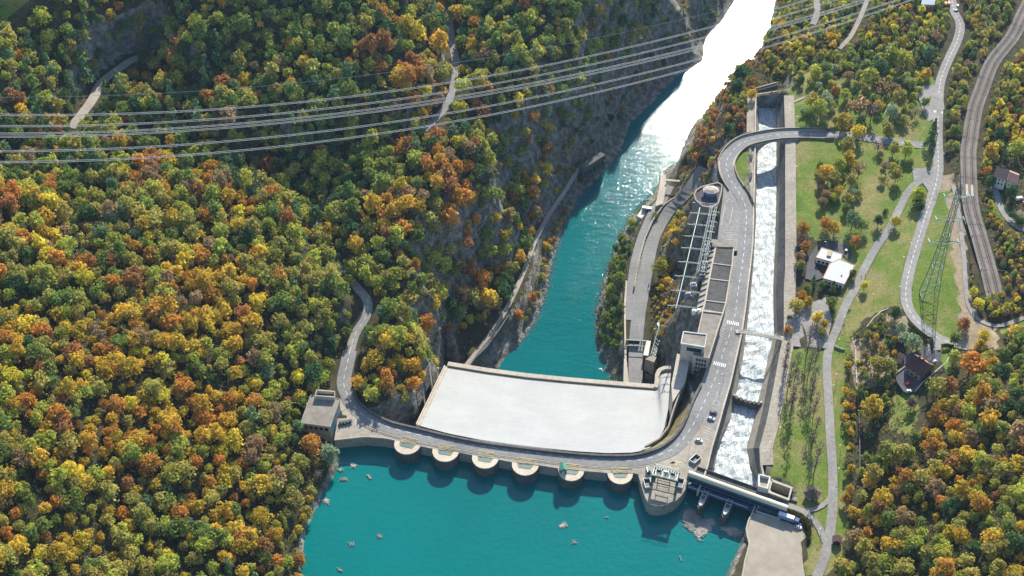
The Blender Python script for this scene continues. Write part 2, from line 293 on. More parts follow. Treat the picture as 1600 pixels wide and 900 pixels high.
def vnoise(x, y, s, seed):
    g = np.random.default_rng(seed).random((256, 256)); x = x / s + 1000.0; y = y / s + 1000.0
    xi = np.floor(x).astype(int); yi = np.floor(y).astype(int); fx = x - xi; fy = y - yi; fx = fx * fx * (3 - 2 * fx); fy = fy * fy * (3 - 2 * fy)
    a = g[xi % 256, yi % 256]; b = g[(xi + 1) % 256, yi % 256]; c = g[xi % 256, (yi + 1) % 256]; d = g[(xi + 1) % 256, (yi + 1) % 256]
    return (a * (1 - fx) + b * fx) * (1 - fy) + (c * (1 - fx) + d * fx) * fy
PLATEAU = [(1185,760),(1212,600),(1228,500),(1230,150),(1245,130),(1300,110),(1470,130),(1470,540),(1330,540),(1330,900),(1240,1000),(1160,1000),(1150,900),(1175,800)]
YARD_PX = [(1177,801),(1200,806),(1222,813),(1238,819),(1250,826),(1260,838),(1251,848),(1255,865),(1260,888),(1263,930),(1240,1010),(1120,1010),(1140,960),(1160,899),(1165,875),(1171,847),(1166,825)]
yard_w = [U(x, y, 5.0) for x, y in YARD_PX]
SWY = [U(x, y, 3) for x, y in [(1093,300),(1125,292),(1150,330),(1150,400),(1130,500),(1105,560),(1085,565),(1070,540),(1072,500),(1078,440),(1086,400),(1090,350)]]
PAVED = [U(x, y, 5) for x, y in [(1030,715),(1104,738),(1150,560),(1176,400),(1176,330),(1152,300),(1130,296),(1120,392),(1090,600),(1070,660)]]
PITS = [[U(x, y, 6)[:2] for x, y in q] for q in ([(1203,747),(1239,760),(1234,783),(1199,770)], [(1183,787),(1225,799),(1221,814),(1178,800)])]
ENDP = [U(x, y, -6) for x, y in [(1168,158),(1172,120),(1190,96),(1215,88),(1232,104),(1229,158)]]
def height(x, y):
    z = rbf(x, y)
    nz = (vnoise(x, y, 37, 1) - .5) * 7 + (vnoise(x, y, 15, 2) - .5) * 3
    px, py = PR(x, y, z)
    flat = inpoly(px, py, PLATEAU)
    z = z + nz * np.where(flat, 0.08, 1.0) * np.where((px > 1080), 0.35, 1.0)
    # road and rail formation
    for P, hw, bl in FLAT:
        d, rz = polydist(x, y, P); w = np.clip(1 - (d - hw) / bl, 0, 1); w = w * w * (3 - 2 * w)
        z = z * (1 - w) + (rz - 0.35) * w
    m = inpoly(x, y, SWY); z = np.where(m, np.minimum(z, 3.0), z)
    z = np.where(inpoly(x, y, yard_w), 4.7, z)
    z = np.where(inpoly(x, y, PAVED), np.minimum(z, 4.6), z)
    d, _ = polydist(x, y, ch_rt); z = np.where((d < 9.5) & (z > 0), np.minimum(z, 5.9), z)
    # river gorge
    d, _ = polydist(x, y, river_w, True); ins = inpoly(x, y, river_w); jit = (vnoise(x, y, 9, 3) - .5) * 3
    cap = np.where(d < 9, -65.4 + d * 0.5, -60.9 + (d - 9) * 2.6) + jit * np.clip(d / 6, 0, 1)
    z = np.where(ins, -67 - np.minimum(d * 0.3, 5), np.minimum(z, cap))
    # reservoir
    d, _ = polydist(x, y, resv_w, True); ins = inpoly(x, y, resv_w)
    z = np.where(ins, WZ - 2 - np.minimum(d * 1.2, 25), np.where(px < 800, np.minimum(z, WZ - 0.3 + d * 0.75 + jit * 0.4), np.minimum(z, WZ + 1.0 + d * 1.3)))
    # dug-out places
    z = np.where(inpoly(x, y, PIT_DAM), -70, z); z = np.where(inpoly(x, y, LOWER), -70, z)
    z = np.where(inpoly(x, y, CH_PLAN), -16, z)
    z = np.where(inpoly(x, y, ENDP), np.minimum(z, -9), z)
    for q_ in PITS: z = np.where(inpoly(x, y, q_), np.minimum(z, -5), z)
    return z
def axis(a, b, step, lo, hi):
    core = list(np.arange(a, b + .1, step)); s = step; l = []; q = a
    while q > lo: s *= 1.25; q -= s; l.append(q)
    s = step; r = []; q = core[-1]
    while q < hi: s *= 1.25; q += s; r.append(q)
    return np.array(l[::-1] + core + r)
gx = axis(-500, 520, 3.0, -3500, 3500); gy = axis(330, 1150, 3.0, -1500, 5000)
GX, GY = np.meshgrid(gx, gy); GZ = height(GX, GY)
def ground(x, y):
    x = np.asarray(x, float); y = np.asarray(y, float)
    i = np.clip(np.searchsorted(gx, x) - 1, 0, len(gx) - 2); j = np.clip(np.searchsorted(gy, y) - 1, 0, len(gy) - 2)
    fx = np.clip((x - gx[i]) / (gx[i + 1] - gx[i]), 0, 1); fy = np.clip((y - gy[j]) / (gy[j + 1] - gy[j]), 0, 1)
    return (GZ[j, i] * (1 - fx) + GZ[j, i + 1] * fx) * (1 - fy) + (GZ[j + 1, i] * (1 - fx) + GZ[j + 1, i + 1] * fx) * fy
def G(px, py):
    """point on the ground seen at a pixel"""
    z = 5.0
    lo, hi = -70.0, 120.0
    for z in np.arange(120, -72, -0.5):
        p = U(px, py, z)
        if float(ground(p[0], p[1])) >= z: break
    return (p[0], p[1], float(ground(p[0], p[1])))
me = bpy.data.meshes.new('terrain'); ny, nx = GX.shape
V = np.stack([GX, GY, GZ], 2).reshape(-1, 3); me.vertices.add(len(V)); me.vertices.foreach_set('co', V.ravel())
idx = np.arange(nx * ny).reshape(ny, nx); Q = np.stack([idx[:-1, :-1], idx[:-1, 1:], idx[1:, 1:], idx[1:, :-1]], 2).reshape(-1, 4)
me.loops.add(Q.size); me.loops.foreach_set('vertex_index', Q.ravel().astype(np.int32)); me.polygons.add(len(Q))
me.polygons.foreach_set('loop_start', np.arange(0, Q.size, 4, dtype=np.int32)); me.polygons.foreach_set('loop_total', np.full(len(Q), 4, np.int32))
me.polygons.foreach_set('use_smooth', np.ones(len(Q), bool)); me.update(calc_edges=True)
PX, PY = PR(V[:, 0], V[:, 1], V[:, 2])
def msk(polys):
    r = np.zeros(len(V), bool)
    for p in polys: r |= inpoly(PX, PY, p)
    return r.astype(np.float32)
LAWNS = [[(1185,760),(1190,700),(1212,600),(1222,540),(1240,545),(1300,540),(1295,640),(1318,740),(1318,860),(1290,900),(1255,900),(1268,830),(1230,790)],
 [(1228,410),(1228,150),(1240,110),(1300,120),(1460,120),(1470,280),(1450,300),(1420,320),(1380,380),(1345,440),(1318,505),(1300,500),(1318,440),(1280,380),(1240,350)],
 [(1312,520),(1345,440),(1400,340),(1425,300),(1450,300),(1425,400),(1412,460),(1420,490),(1395,478),(1350,500),(1330,530),(1326,620),(1328,700),(1328,840),(1300,860),(1300,700),(1296,620),(1300,540)],
 [(1470,290),(1487,296),(1495,400),(1500,480),(1495,535),(1460,520),(1425,485),(1422,440),(1440,370)],
 [(1140,262),(1150,240),(1180,235),(1180,340),(1165,310)], [(1405,530),(1425,520),(1455,540),(1455,548),(1430,552)], [(1470,540),(1490,542),(1482,600),(1470,560)],
 [(1395,620),(1425,605),(1440,640),(1420,680),(1390,670)], [(-40,-40),(62,-40),(40,10),(0,40),(-40,60)], [(1540,330),(1560,300),(1600,360),(1600,350),(1570,345)], [(1560,520),(1600,500),(1640,500),(1640,525)]]
BARES = [[(1490,300),(1505,320),(1512,450),(1530,498),(1556,512),(1560,545),(1500,545),(1498,470),(1488,400),(1478,310)], [(1565,330),(1610,330),(1610,362),(1590,352)], [(1385,490),(1420,495),(1425,520),(1408,535),(1385,520)],
 [(1440,270),(1525,275),(1525,292),(1460,300)], [(1330,530),(1390,530),(1395,600),(1335,610)]]
slope = np.zeros(len(V)); gyy, gxx = np.gradient(GZ, gy, gx); slope = np.hypot(gxx, gyy).ravel()
gr = msk(LAWNS); ba = msk(BARES); rk = np.clip((slope - np.where(PX < 600, 1.5, 0.95)) * 2.0, 0, 1).astype(np.float32)
fo = np.maximum(0, 1 - gr)
dch, _ = polydist(V[:, 0], V[:, 1], river_w, True); rk = np.maximum(rk, np.clip(1 - (dch - 8) / 4, 0, 1)).astype(np.float32)
dre, _ = polydist(V[:, 0], V[:, 1], resv_w, True); shore = np.clip(1 - (dre - 2) / 4, 0, 1).astype(np.float32); rk = np.maximum(rk, shore * 0.8)
col = np.stack([gr, rk, ba, np.ones(len(V), np.float32)], 1).astype(np.float32)
ca = me.color_attributes.new('cover', 'FLOAT_COLOR', 'POINT'); ca.data.foreach_set('color', col.ravel())
def terrain_mat():
    m = bpy.data.materials.new('ground_cover'); m.use_nodes = True; t = m.node_tree; N = t.nodes; L = t.links; b = N['Principled BSDF']
    b.inputs['Roughness'].default_value = 0.95; b.inputs['Specular IOR Level'].default_value = 0.1
    g = N.new('ShaderNodeNewGeometry'); at = N.new('ShaderNodeVertexColor'); at.layer_name = 'cover'; sp = N.new('ShaderNodeSeparateColor'); L.new(at.outputs[0], sp.inputs[0])
    def noise(s, d=4, ro=0.6):
        n = N.new('ShaderNodeTexNoise'); n.inputs['Scale'].default_value = s; n.inputs['Detail'].default_value = d; n.inputs['Roughness'].default_value = ro; L.new(g.outputs['Position'], n.inputs['Vector']); return n.outputs['Fac']
    def ramp(f, cs):
        r = N.new('ShaderNodeValToRGB'); e = r.color_ramp.elements
        while len(e) < len(cs): e.new(0.5)
        for k, (p, c) in enumerate(cs): e[k].position = p; e[k].color = (*c, 1)
        L.new(f, r.inputs[0]); return r.outputs[0]
    def mix(f, a, b_):
        x = N.new('ShaderNodeMix'); x.data_type = 'RGBA'; L.new(f, x.inputs[0]); L.new(a, x.inputs[6]); L.new(b_, x.inputs[7]); return x.outputs[2]
    def thr(f, n, k=0.5, w=0.12):
        a = N.new('ShaderNodeMath'); a.operation = 'ADD'; L.new(f, a.inputs[0])
        s = N.new('ShaderNodeMath'); s.operation = 'MULTIPLY_ADD'; L.new(n, s.inputs[0]); s.inputs[1].default_value = 0.5; s.inputs[2].default_value = -0.25; L.new(s.outputs[0], a.inputs[1])
        r = N.new('ShaderNodeMapRange'); r.inputs[1].default_value = k - w; r.inputs[2].default_value = k + w; L.new(a.outputs[0], r.inputs[0]); return r.outputs[0]
    floor_ = ramp(noise(0.12, 6), [(0.3, (0.035, 0.04, 0.018)), (0.5, (0.06, 0.055, 0.028)), (0.7, (0.10, 0.075, 0.04))])
    grass = ramp(noise(0.035, 6, 0.7), [(0.30, (0.095, 0.165, 0.024)), (0.45, (0.14, 0.195, 0.036)), (0.56, (0.225, 0.215, 0.075)), (0.68, (0.29, 0.245, 0.115))])
    g2 = ramp(noise(0.7, 4, 0.75), [(0.3, (0.6, 0.6, 0.6)), (0.7, (1.25, 1.25, 1.2))])
    gm = N.new('ShaderNodeMix'); gm.data_type = 'RGBA'; gm.blend_type = 'MULTIPLY'; gm.inputs[0].default_value = 1; L.new(grass, gm.inputs[6]); L.new(g2, gm.inputs[7])
    rock = ramp(noise(0.22, 8, 0.7), [(0.32, (0.07, 0.075, 0.045)), (0.45, (0.17, 0.16, 0.13)), (0.56, (0.29, 0.275, 0.24)), (0.68, (0.44, 0.42, 0.37))])
    bare = ramp(noise(0.4, 5), [(0.3, (0.24, 0.18, 0.115)), (0.7, (0.36, 0.29, 0.20))])
    n1 = noise(0.25, 5); c = mix(thr(sp.outputs[0], n1), floor_, gm.outputs[2]); c = mix(thr(sp.outputs[2], n1), c, bare); c = mix(thr(sp.outputs[1], n1), c, rock)
    L.new(c, b.inputs['Base Color'])
    bp = N.new('ShaderNodeBump'); bp.inputs['Distance'].default_value = 3.0; st = N.new('ShaderNodeMath'); st.operation = 'MULTIPLY_ADD'; st.inputs[1].default_value = 0.8; st.inputs[2].default_value = 0.15; st.use_clamp = True; L.new(sp.outputs[1], st.inputs[0]); L.new(st.outputs[0], bp.inputs['Strength'])
    mpz = N.new('ShaderNodeMapping'); mpz.inputs['Scale'].default_value = (1, 1, 2.6); L.new(g.outputs['Position'], mpz.inputs[0]); vz = N.new('ShaderNodeTexNoise'); vz.inputs['Scale'].default_value = 0.16; vz.inputs['Detail'].default_value = 10; vz.inputs['Roughness'].default_value = 0.68; vz.inputs['Distortion'].default_value = 0.8; L.new(mpz.outputs[0], vz.inputs['Vector']); L.new(vz.outputs['Fac'], bp.inputs['Height']); L.new(bp.outputs[0], b.inputs['Normal'])
    return m
me.materials.append(terrain_mat()); ter = bpy.data.objects.new('terrain', me); COL.objects.link(ter); ter['kind'] = 'structure'
# ================================================================== WATER
def water_mat(name, color, rough, bump, bscale, spec=0.5, big=0.1, dist=1.0):
    m = bpy.data.materials.new(name); m.use_nodes = True; t = m.node_tree; N = t.nodes; L = t.links; b = N['Principled BSDF']
    b.inputs['Roughness'].default_value = rough; b.inputs['IOR'].default_value = 1.33; b.inputs['Specular IOR Level'].default_value = spec
    g = N.new('ShaderNodeNewGeometry'); n = N.new('ShaderNodeTexNoise'); n.inputs['Scale'].default_value = 0.012; n.inputs['Detail'].default_value = 5; L.new(g.outputs['Position'], n.inputs['Vector'])
    r = N.new('ShaderNodeValToRGB'); e = r.color_ramp.elements; e[0].position = .3; e[1].position = .7; e[0].color = (*[c * .9 for c in color], 1); e[1].color = (*[c * 1.1 for c in color], 1)
    L.new(n.outputs['Fac'], r.inputs[0]); L.new(r.outputs[0], b.inputs['Base Color'])
    n2 = N.new('ShaderNodeTexNoise'); n2.inputs['Scale'].default_value = bscale; n2.inputs['Detail'].default_value = 5; n2.inputs['Roughness'].default_value = 0.6; L.new(g.outputs['Position'], n2.inputs['Vector'])
    n4 = N.new('ShaderNodeTexNoise'); n4.inputs['Scale'].default_value = 0.16; n4.inputs['Detail'].default_value = 3; n4.inputs['Distortion'].default_value = 0.6; mp = N.new('ShaderNodeMapping'); mp.inputs['Rotation'].default_value = (0, 0, 0.5); mp.inputs['Scale'].default_value = (0.5, 1.4, 1); L.new(g.outputs['Position'], mp.inputs[0]); L.new(mp.outputs[0], n4.inputs['Vector'])
    ma = N.new('ShaderNodeMath'); ma.operation = 'MULTIPLY_ADD'; ma.inputs[1].default_value = big; L.new(n4.outputs['Fac'], ma.inputs[0]); mb_ = N.new('ShaderNodeMath'); mb_.operation = 'MULTIPLY'; mb_.inputs[1].default_value = bump; L.new(n2.outputs['Fac'], mb_.inputs[0]); L.new(mb_.outputs[0], ma.inputs[2])
    bp = N.new('ShaderNodeBump'); bp.inputs['Strength'].default_value = 1.0; bp.inputs['Distance'].default_value = dist; L.new(ma.outputs[0], bp.inputs['Height']); L.new(bp.outputs[0], b.inputs['Normal'])
    return m
W_RES = water_mat('reservoir_water', (0.0, 0.150, 0.142), 0.14, 0.14, 0.35)
W_RIV = water_mat('river_water', (0.0, 0.125, 0.128), 0.06, 0.11, 0.75, spec=0.22, big=0.28, dist=1.0)
def fill(poly, z, m, name):
    mb = MB(); mb.add([(p[0], p[1], z) for p in poly], [tuple(range(len(poly)))]); o = struct(name, mb, m); 
    if o.data.polygons[0].normal.z < 0: o.data.flip_normals()
    return o
cx_, cy_ = np.mean([p[0] for p in resv_w]), np.mean([p[1] for p in resv_w])
def grow(poly, d):
    P = np.array([p[:2] for p in poly]); n = len(P); A = 0.5 * sum(P[i][0] * P[(i + 1) % n][1] - P[(i + 1) % n][0] * P[i][1] for i in range(n)); s = 1 if A > 0 else -1
    out = []
    for i in range(n):
        t = P[(i + 1) % n] - P[i - 1]; t = t / (np.linalg.norm(t) + 1e-9); out.append(P[i] + s * d * np.array([t[1], -t[0]]))
    return out
fill(grow(river_w, 5), -65, W_RIV, 'river_water'); fill(grow(resv_w, 4), WZ, W_RES, 'reservoir_water')
# ================================================================== ROADS, PATHS, MARKINGS
def road(P, w, m, name='road', dz=0.06, edge=None):
    P = resample(P, 4.0); A = offset(P, -w / 2); B = offset(P, w / 2); A[:, 2] += dz; B[:, 2] += dz
    return struct(name, MB().strip(A, B), m)
def dashes(mb, P, on, off, w, d=0.0, dz=0.10):
    P = np.array(P); s = np.r_[0, np.cumsum(np.linalg.norm(np.diff(P[:, :2], axis=0), axis=1))]; q = 0.0
    P = offset(P, d)
    while q < s[-1] - on:
        t = np.linspace(q, q + on, 3 if on < 12 else int(on / 3) + 2); c = np.stack([np.interp(t, s, P[:, k]) for k in range(3)], 1); c[:, 2] += dz
        mb.strip(offset(c, -w / 2), offset(c, w / 2)); q += on + off
def cut(P, a, b):
    """part of a polyline between its points nearest pixels a and b"""
    P = np.array(P); q = np.array([PR(*p) for p in P]); i = np.argmin(np.hypot(q[:, 0] - a[0], q[:, 1] - a[1])); j = np.argmin(np.hypot(q[:, 0] - b[0], q[:, 1] - b[1]))
    i, j = sorted((i, j)); return P[i:j + 1]
road(RD['dam'], 8.2, ASPH); road(RD['west'], 5.6, ASPH_L, dz=.045); road(RD['nw'], 7.0, GRAVELP); road(RD['east'], 6.8, ASPH_L); road(RD['park'], 5.0, ASPH_L, dz=.05)
road(RD['kiosk'], 3.6, ASPH_L, 'footpath', dz=.09); road(RD['pkiosk'], 2.6, ASPH_L, 'footpath', dz=.12); road(RD['lane'], 2.8, ASPH_L, 'footpath'); road(RD['lhouse'], 4.2, ASPH_L)
road(RD['pch'], 2.2, GRAVELP, 'footpath'); road(RD['plawn'], 2.0, GRAVELP, 'footpath'); road(RD['ptop'], 3.6, GRAVELP, 'footpath'); road(RD['ptopw'], 5, ASPH_L); road(RD['low'], 9.0, ASPH, dz=0.08); road(RD['low2'], 7.0, ASPH, dz=0.04); road(RD['pwest'], 3.2, GRAVELP, 'footpath')
mk = MB(); dashes(mk, RD['dam'], 3.0, 3.2, 0.28)
dashes(mk, cut(RD['dam'], (1030, 711), (1130, 300)), 400, 1, 0.18, 3.6); dashes(mk, cut(RD['dam'], (1119, 587), (1250, 210)), 600, 1, 0.18, -3.6)
dashes(mk, RD['east'], 3.0, 2.2, 0.30); dashes(mk, RD['east'], 2000, 1, 0.20, 3.0); dashes(mk, RD['east'], 2000, 1, 0.20, -3.0)
dashes(mk, cut(RD['west'], (547, 548), (556, 447)), 3.0, 3.2, 0.22)
def zebra(P, at, n, L, w, gap):
    P = np.array(P); q = np.array([PR(*p) for p in P]); i = int(np.argmin(np.hypot(q[:, 0] - at[0], q[:, 1] - at[1]))); i = min(max(i, 1), len(P) - 2)
    t = P[i + 1] - P[i - 1]; ang = math.atan2(t[1], t[0]); nx_, ny_ = -sin(ang), cos(ang)
    for k in range(n):
        o = (k - (n - 1) / 2) * (w + gap); mk.box((P[i][0] + nx_ * o, P[i][1] + ny_ * o, P[i][2] + 0.09), (L, w, 0.02), ang)
for at in ((1126, 572), (1146, 504)): zebra(RD['dam'], at, 7, 3.0, 0.6, 0.5)
zebra(RD['east'], (1466, 178), 6, 2.6, 0.6, 0.5); zebra(RD['dam'], (1145, 235), 0, 3, .5, .5)
struct('road_marking', mk, PAINT)
# paved areas
def area(px, z, m, name, th=0.0, dz=0.0):
    w = [U(p[0], p[1], p[2] if len(p) > 2 else z) for p in px]; mb = MB(); mb.add([(a, b, c + dz) for a, b, c in w], [tuple(range(len(w)))])
    o = struct(name, mb, m)
    if o.data.polygons[0].normal.z < 0: o.data.flip_normals()
    return o
def strip_px(L, Rr, m, name, dz=0.0):
    A = resample([U(*p) for p in L], n=30); B = resample([U(*p) for p in Rr], n=30); A[:, 2] += dz; B[:, 2] += dz
    return struct(name, MB().strip(A, B), m)
strip_px([(1075,652,5),(1084,622,5),(1096,598,5),(1106,570,5),(1113,540,5),(1124,505,5),(1137,455,5.2),(1146,400,5.3)], [(1121,672,5),(1131,634,5),(1140,604,5),(1149,565,5),(1157,524,5),(1166,455,5.2),(1171,430,5.3),(1174,400,5.3)], ASPH_L, 'pavement', -0.02)
strip_px([(1119,392,5.3),(1124,350,5.5),(1129,310,5.8),(1131,286,6)], [(1175,392,5.3),(1176,350,5.5),(1168,315,5.9),(1150,286,6.1)], ASPH_L, 'pavement', -0.03)
area(YARD_PX, 5.0, YARD, 'yard', dz=0.05)
area([(1434,548),(1446,543),(1457,545),(1471,552),(1472,574),(1456,586),(1432,613),(1412,612),(1402,598),(1398,585),(1406,575),(1412,556)], 15.1, ASPH_D, 'driveway', dz=0.06)
area([(1448,520,14.3),(1462,530,14.6),(1471,533,14.8),(1470,547,15.1),(1450,548,15.1)], 15, ASPH_L, 'driveway', dz=0.12)
area([(1430,135,12.8),(1470,133,13),(1476,170,13),(1462,185,13),(1450,190,12.6),(1440,168,12)], 12.8, ASPH_L, 'parking_area', dz=0.14)
area([(1276,384),(1290,376),(1315,380),(1346,398),(1350,410),(1339,425),(1330,415),(1316,398),(1283,388),(1275,402),(1272,412),(1287,435),(1270,440),(1258,436),(1262,405)], 6.8, ASPH_D, 'parking_area', dz=0.5)
area([(1252,480),(1290,465),(1300,500),(1290,545),(1240,542),(1238,505)], 6.2, ASPH_L, 'parking_area', dz=0.5)
area([(1425,263,12.2),(1462,262,13),(1462,300,13),(1450,298,12.6),(1440,283,12.3),(1428,282,12)], 12.5, ASPH_L, 'pavement', dz=0.10)
mk2 = MB()
for k in range(7):
    a = U(1279 + k * 0.3, 473 + k * 3.2, 6.55); b = U(1293 + k * .3, 476 + k * 3.2, 6.55); mk2.bar(a, b, 0.15, 0.03)
def line_px(a, b, z=5.06, w=0.16): mk2.bar(U(a[0], a[1], z), U(b[0], b[1], z), w, 0.03)
for ya, xa in ((612,1118),(626,1114),(636,1111),(664,1104),(668,1103),(672,1101.5),(676,1100),(680,1098.5),(684,1097)): line_px((xa, ya), (xa + 10, ya + 4))
line_px((1133,318),(1139,310),5.9); line_px((1139,310),(1147,316),5.9); line_px((1133,318),(1127,352),5.7); line_px((1147,316),(1140,350),5.7)
for k in range(7): line_px((1133 + k * 0.3, 360 + k * 3.4), (1145 + k * .2, 361 + k * 3.4), 5.6)
for k in range(12): line_px((1130.5 - k * 1.2, 500 + k * 4), (1136.5 - k * 1.2, 503 + k * 4), 5.1)
struct('road_marking', mk2, PAINT)
ym = MB(); c = U(1060, 724.5, 5.05)
for a in (0.6, 2.2): ym.box((c[0], c[1], 5.05), (4.6, 0.5, 0.02), a)
struct('road_marking', ym, YPAINT)
# ================================================================== DAM
dam = thing('dam', 'long curved concrete dam with road crest between turquoise reservoir and white roof', 'dam', U(800, 700, 0))
deck = [U(x, y, 4.92) for x, y in DAM_UP[1:]] + [U(x, y, 4.92) for x, y in [(1112,700),(1124,660),(1132,630),(1141,600),(1109,600),(1090,612)]] + [U(x, y, 4.92) for x, y in DAM_DN[::-1]] + [U(x, y, 4.92) for x, y in [(538,596),(532,620),(530,640)]]
MB().prism(deck, -18, 4.92).build('crest_deck', CONC, dam)
dn = C([(x, y, 7.0) for x, y in DAM_DN + [(1096,598)]], 5); dn = resample(dn, n=110)
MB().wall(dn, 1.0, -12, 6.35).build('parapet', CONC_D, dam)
cap = MB(); cap.wall(dn, 1.3, 6.353, 6.5); cap.build('parapet_coping', CONC_D, dam)  # coping darkened to paint in the parapet's shaded band
up = resample([U(x, y, 5.9) for x, y in [(524,687),(570,682),(600,684),(616,687)]], n=16); MB().wall(up, 0.5, 4.9, 6.0).build('guard_wall', CONC_L, dam)
kb = offset(cut(resample(RD['dam'], 3), (575, 654), (1020, 713)), 4.7); MB().wall(kb, 0.5, 4.9, 5.12).build('kerb', CONC_L, dam)
kb2 = offset(cut(resample(RD['dam'], 3), (575, 654), (985, 722)), 6.0); MB().wall(kb2, 0.25, 4.9, 5.05).build('crane_rail', DARKM, dam)
piers = [((617,688),(657,697)),((676,701),(717,707)),((738,711),(779,718)),((800,722),(842,728)),((872,731.5),(913,736.5)),((949,739),(989,740))]
for k, (a, b) in enumerate(piers):
    a = np.array(U(*a, 5.4)); b = np.array(U(*b, 5.4)); c = (a + b) / 2; r = np.linalg.norm(b - a) / 2; t = (b - a) / (2 * r); n = np.array([t[1], -t[0], 0])
    arc = lambda rr, m=12, back=0.0, over=0.0: [tuple(c[:2] + rr * (cos(pi * i / m) * t[:2] + sin(pi * i / m) * n[:2] * 1.06) - (n[:2] * back)) for i in range(m + 1)]
    base = arc(r + 0.0, 9)
    foot = [tuple(c[:2] - t[:2] * r - n[:2] * 3), tuple(c[:2] + t[:2] * r - n[:2] * 3)]
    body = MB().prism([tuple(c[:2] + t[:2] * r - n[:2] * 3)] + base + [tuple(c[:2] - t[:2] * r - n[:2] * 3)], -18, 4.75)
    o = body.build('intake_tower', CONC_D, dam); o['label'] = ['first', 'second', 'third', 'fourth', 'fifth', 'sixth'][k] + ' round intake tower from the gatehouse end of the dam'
    rim = MB(); O = np.array(arc(r, 9)); I = np.array(arc(r * 0.60, 9)); z0, z1 = 4.755, 5.35
    vs = [(p[0], p[1], z1) for p in O] + [(p[0], p[1], z1) for p in I] + [(p[0], p[1], z0) for p in O] + [(p[0], p[1], z0) for p in I]; m = 10
    rim.add(vs, [(i, m + i, m + i + 1, i + 1) for i in range(m - 1)] + [(2 * m + i, i, i + 1, 2 * m + i + 1) for i in range(m - 1)] + [(m + i, 3 * m + i, 3 * m + i + 1, m + i + 1) for i in range(m - 1)])
    ro = rim.build('rim', RIMM, dam); ro.parent = o; ro.location = (0, 0, 0)
    fl = MB().prism([tuple(p) for p in I] , 4.76, 4.86); f = fl.build('inner_floor', CONC_L, dam); f.parent = o
    gm = MB()
    L = r * 0.52
    gm.prism([tuple(c[:2] - t[:2] * L + n[:2] * 0.4), tuple(c[:2] + t[:2] * L + n[:2] * 0.4), tuple(c[:2] + t[:2] * L + n[:2] * 2.6), tuple(c[:2] - t[:2] * L + n[:2] * 2.6)], 4.865, 5.0)
    for j in range(9):
        q = c[:2] + t[:2] * L * (-1 + 2 * j / 8); gm.bar((*(q + n[:2] * 0.4), 5.05), (*(q + n[:2] * 2.2), 5.05), 0.12)
    g_ = gm.build('grille', GREENST, dam); g_.parent = o
    ribs = MB()
    for i in range(1, 9):
        q = arc(r + .12, 9)[i]; ribs.bar((q[0], q[1], -4), (q[0], q[1], 4.7), 0.16)
    q_ = ribs.build('pilaster', CONC_D, dam); q_.parent = o
    yr = MB(); e = [c - t * L * 1.15 - n * 1.2, c + t * L * 1.15 - n * 1.2, c + t * L * 1.15 - n * 3.8, c - t * L * 1.15 - n * 3.8]
    for j in range(4):
        p, q = e[j], e[(j + 1) % 4]
        for h in (0.55, 1.1): yr.bar((p[0], p[1], 4.9 + h), (q[0], q[1], 4.9 + h), 0.10)
        yr.bar((p[0], p[1], 4.9), (p[0], p[1], 6.0), 0.12)
    yr.bar((e[0][0], e[0][1], 6.0), (e[2][0], e[2][1], 6.0), 0.12)
    rl = yr.build('guard_rail', YPAINT, dam); rl.parent = o
# bastion parapet
bp = resample([U(x, y, 6) for x, y in [(998,742),(1003,759),(1008,775),(1012,784),(1018,789.5),(1027,791),(1040,789),(1055,782),(1065,773),(1072,761),(1075,751),(1075,742)]], n=40)
MB().wall(bp, 0.5, -18, 5.9).build('bastion_wall', CONC, dam); mb = MB()
for p in bp[::3]: mb.bar((p[0], p[1], 5.9), (p[0], p[1], 6.6), 0.1)
mb.tube([(p[0], p[1], 6.6) for p in bp], 0.05, 4)
mb.build('bastion_railing', STEEL, dam)
# ================================================================== POWERHOUSE ROOF
PA = [(655,665,4),(700,677,4),(750,687,4),(800,694,4),(850,700,4),(900,705,4),(950,708,4),(990,707,4),(1012,702,3),(1026,690,-1),(1036,674,-6),(1043,655,-12)]
PB = [(699,573,-30),(760,583,-30),(820,591,-30),(880,597,-30),(950,603,-30),(1000,607,-30),(1027,609,-30),(1028.5,600,-30),(1029,590,-30),(1032,583,-30),(1039,580,-30),(1048,580,-30)]
ph = thing('powerhouse', 'powerhouse under a huge plain white roof sloping from the dam road to the river', 'powerhouse', U(850, 650, -30))
A = resample([U(*p) for p in PA], n=48); B = resample([U(*p) for p in PB], n=48); mb = MB(); rows = []
for k in range(13):
    s = k / 12.0; Rw = A * (1 - s) + B * s; Rw[:, 2] = 4 * (1 - s) + A[:, 2] * 0 - 30 * s if False else Rw[:, 2]; rows.append(Rw)
V_ = [tuple(p) for r_ in rows for p in r_]; mb.add(V_, [(k * 48 + i, k * 48 + i + 1, (k + 1) * 48 + i + 1, (k + 1) * 48 + i) for k in range(12) for i in range(47)])
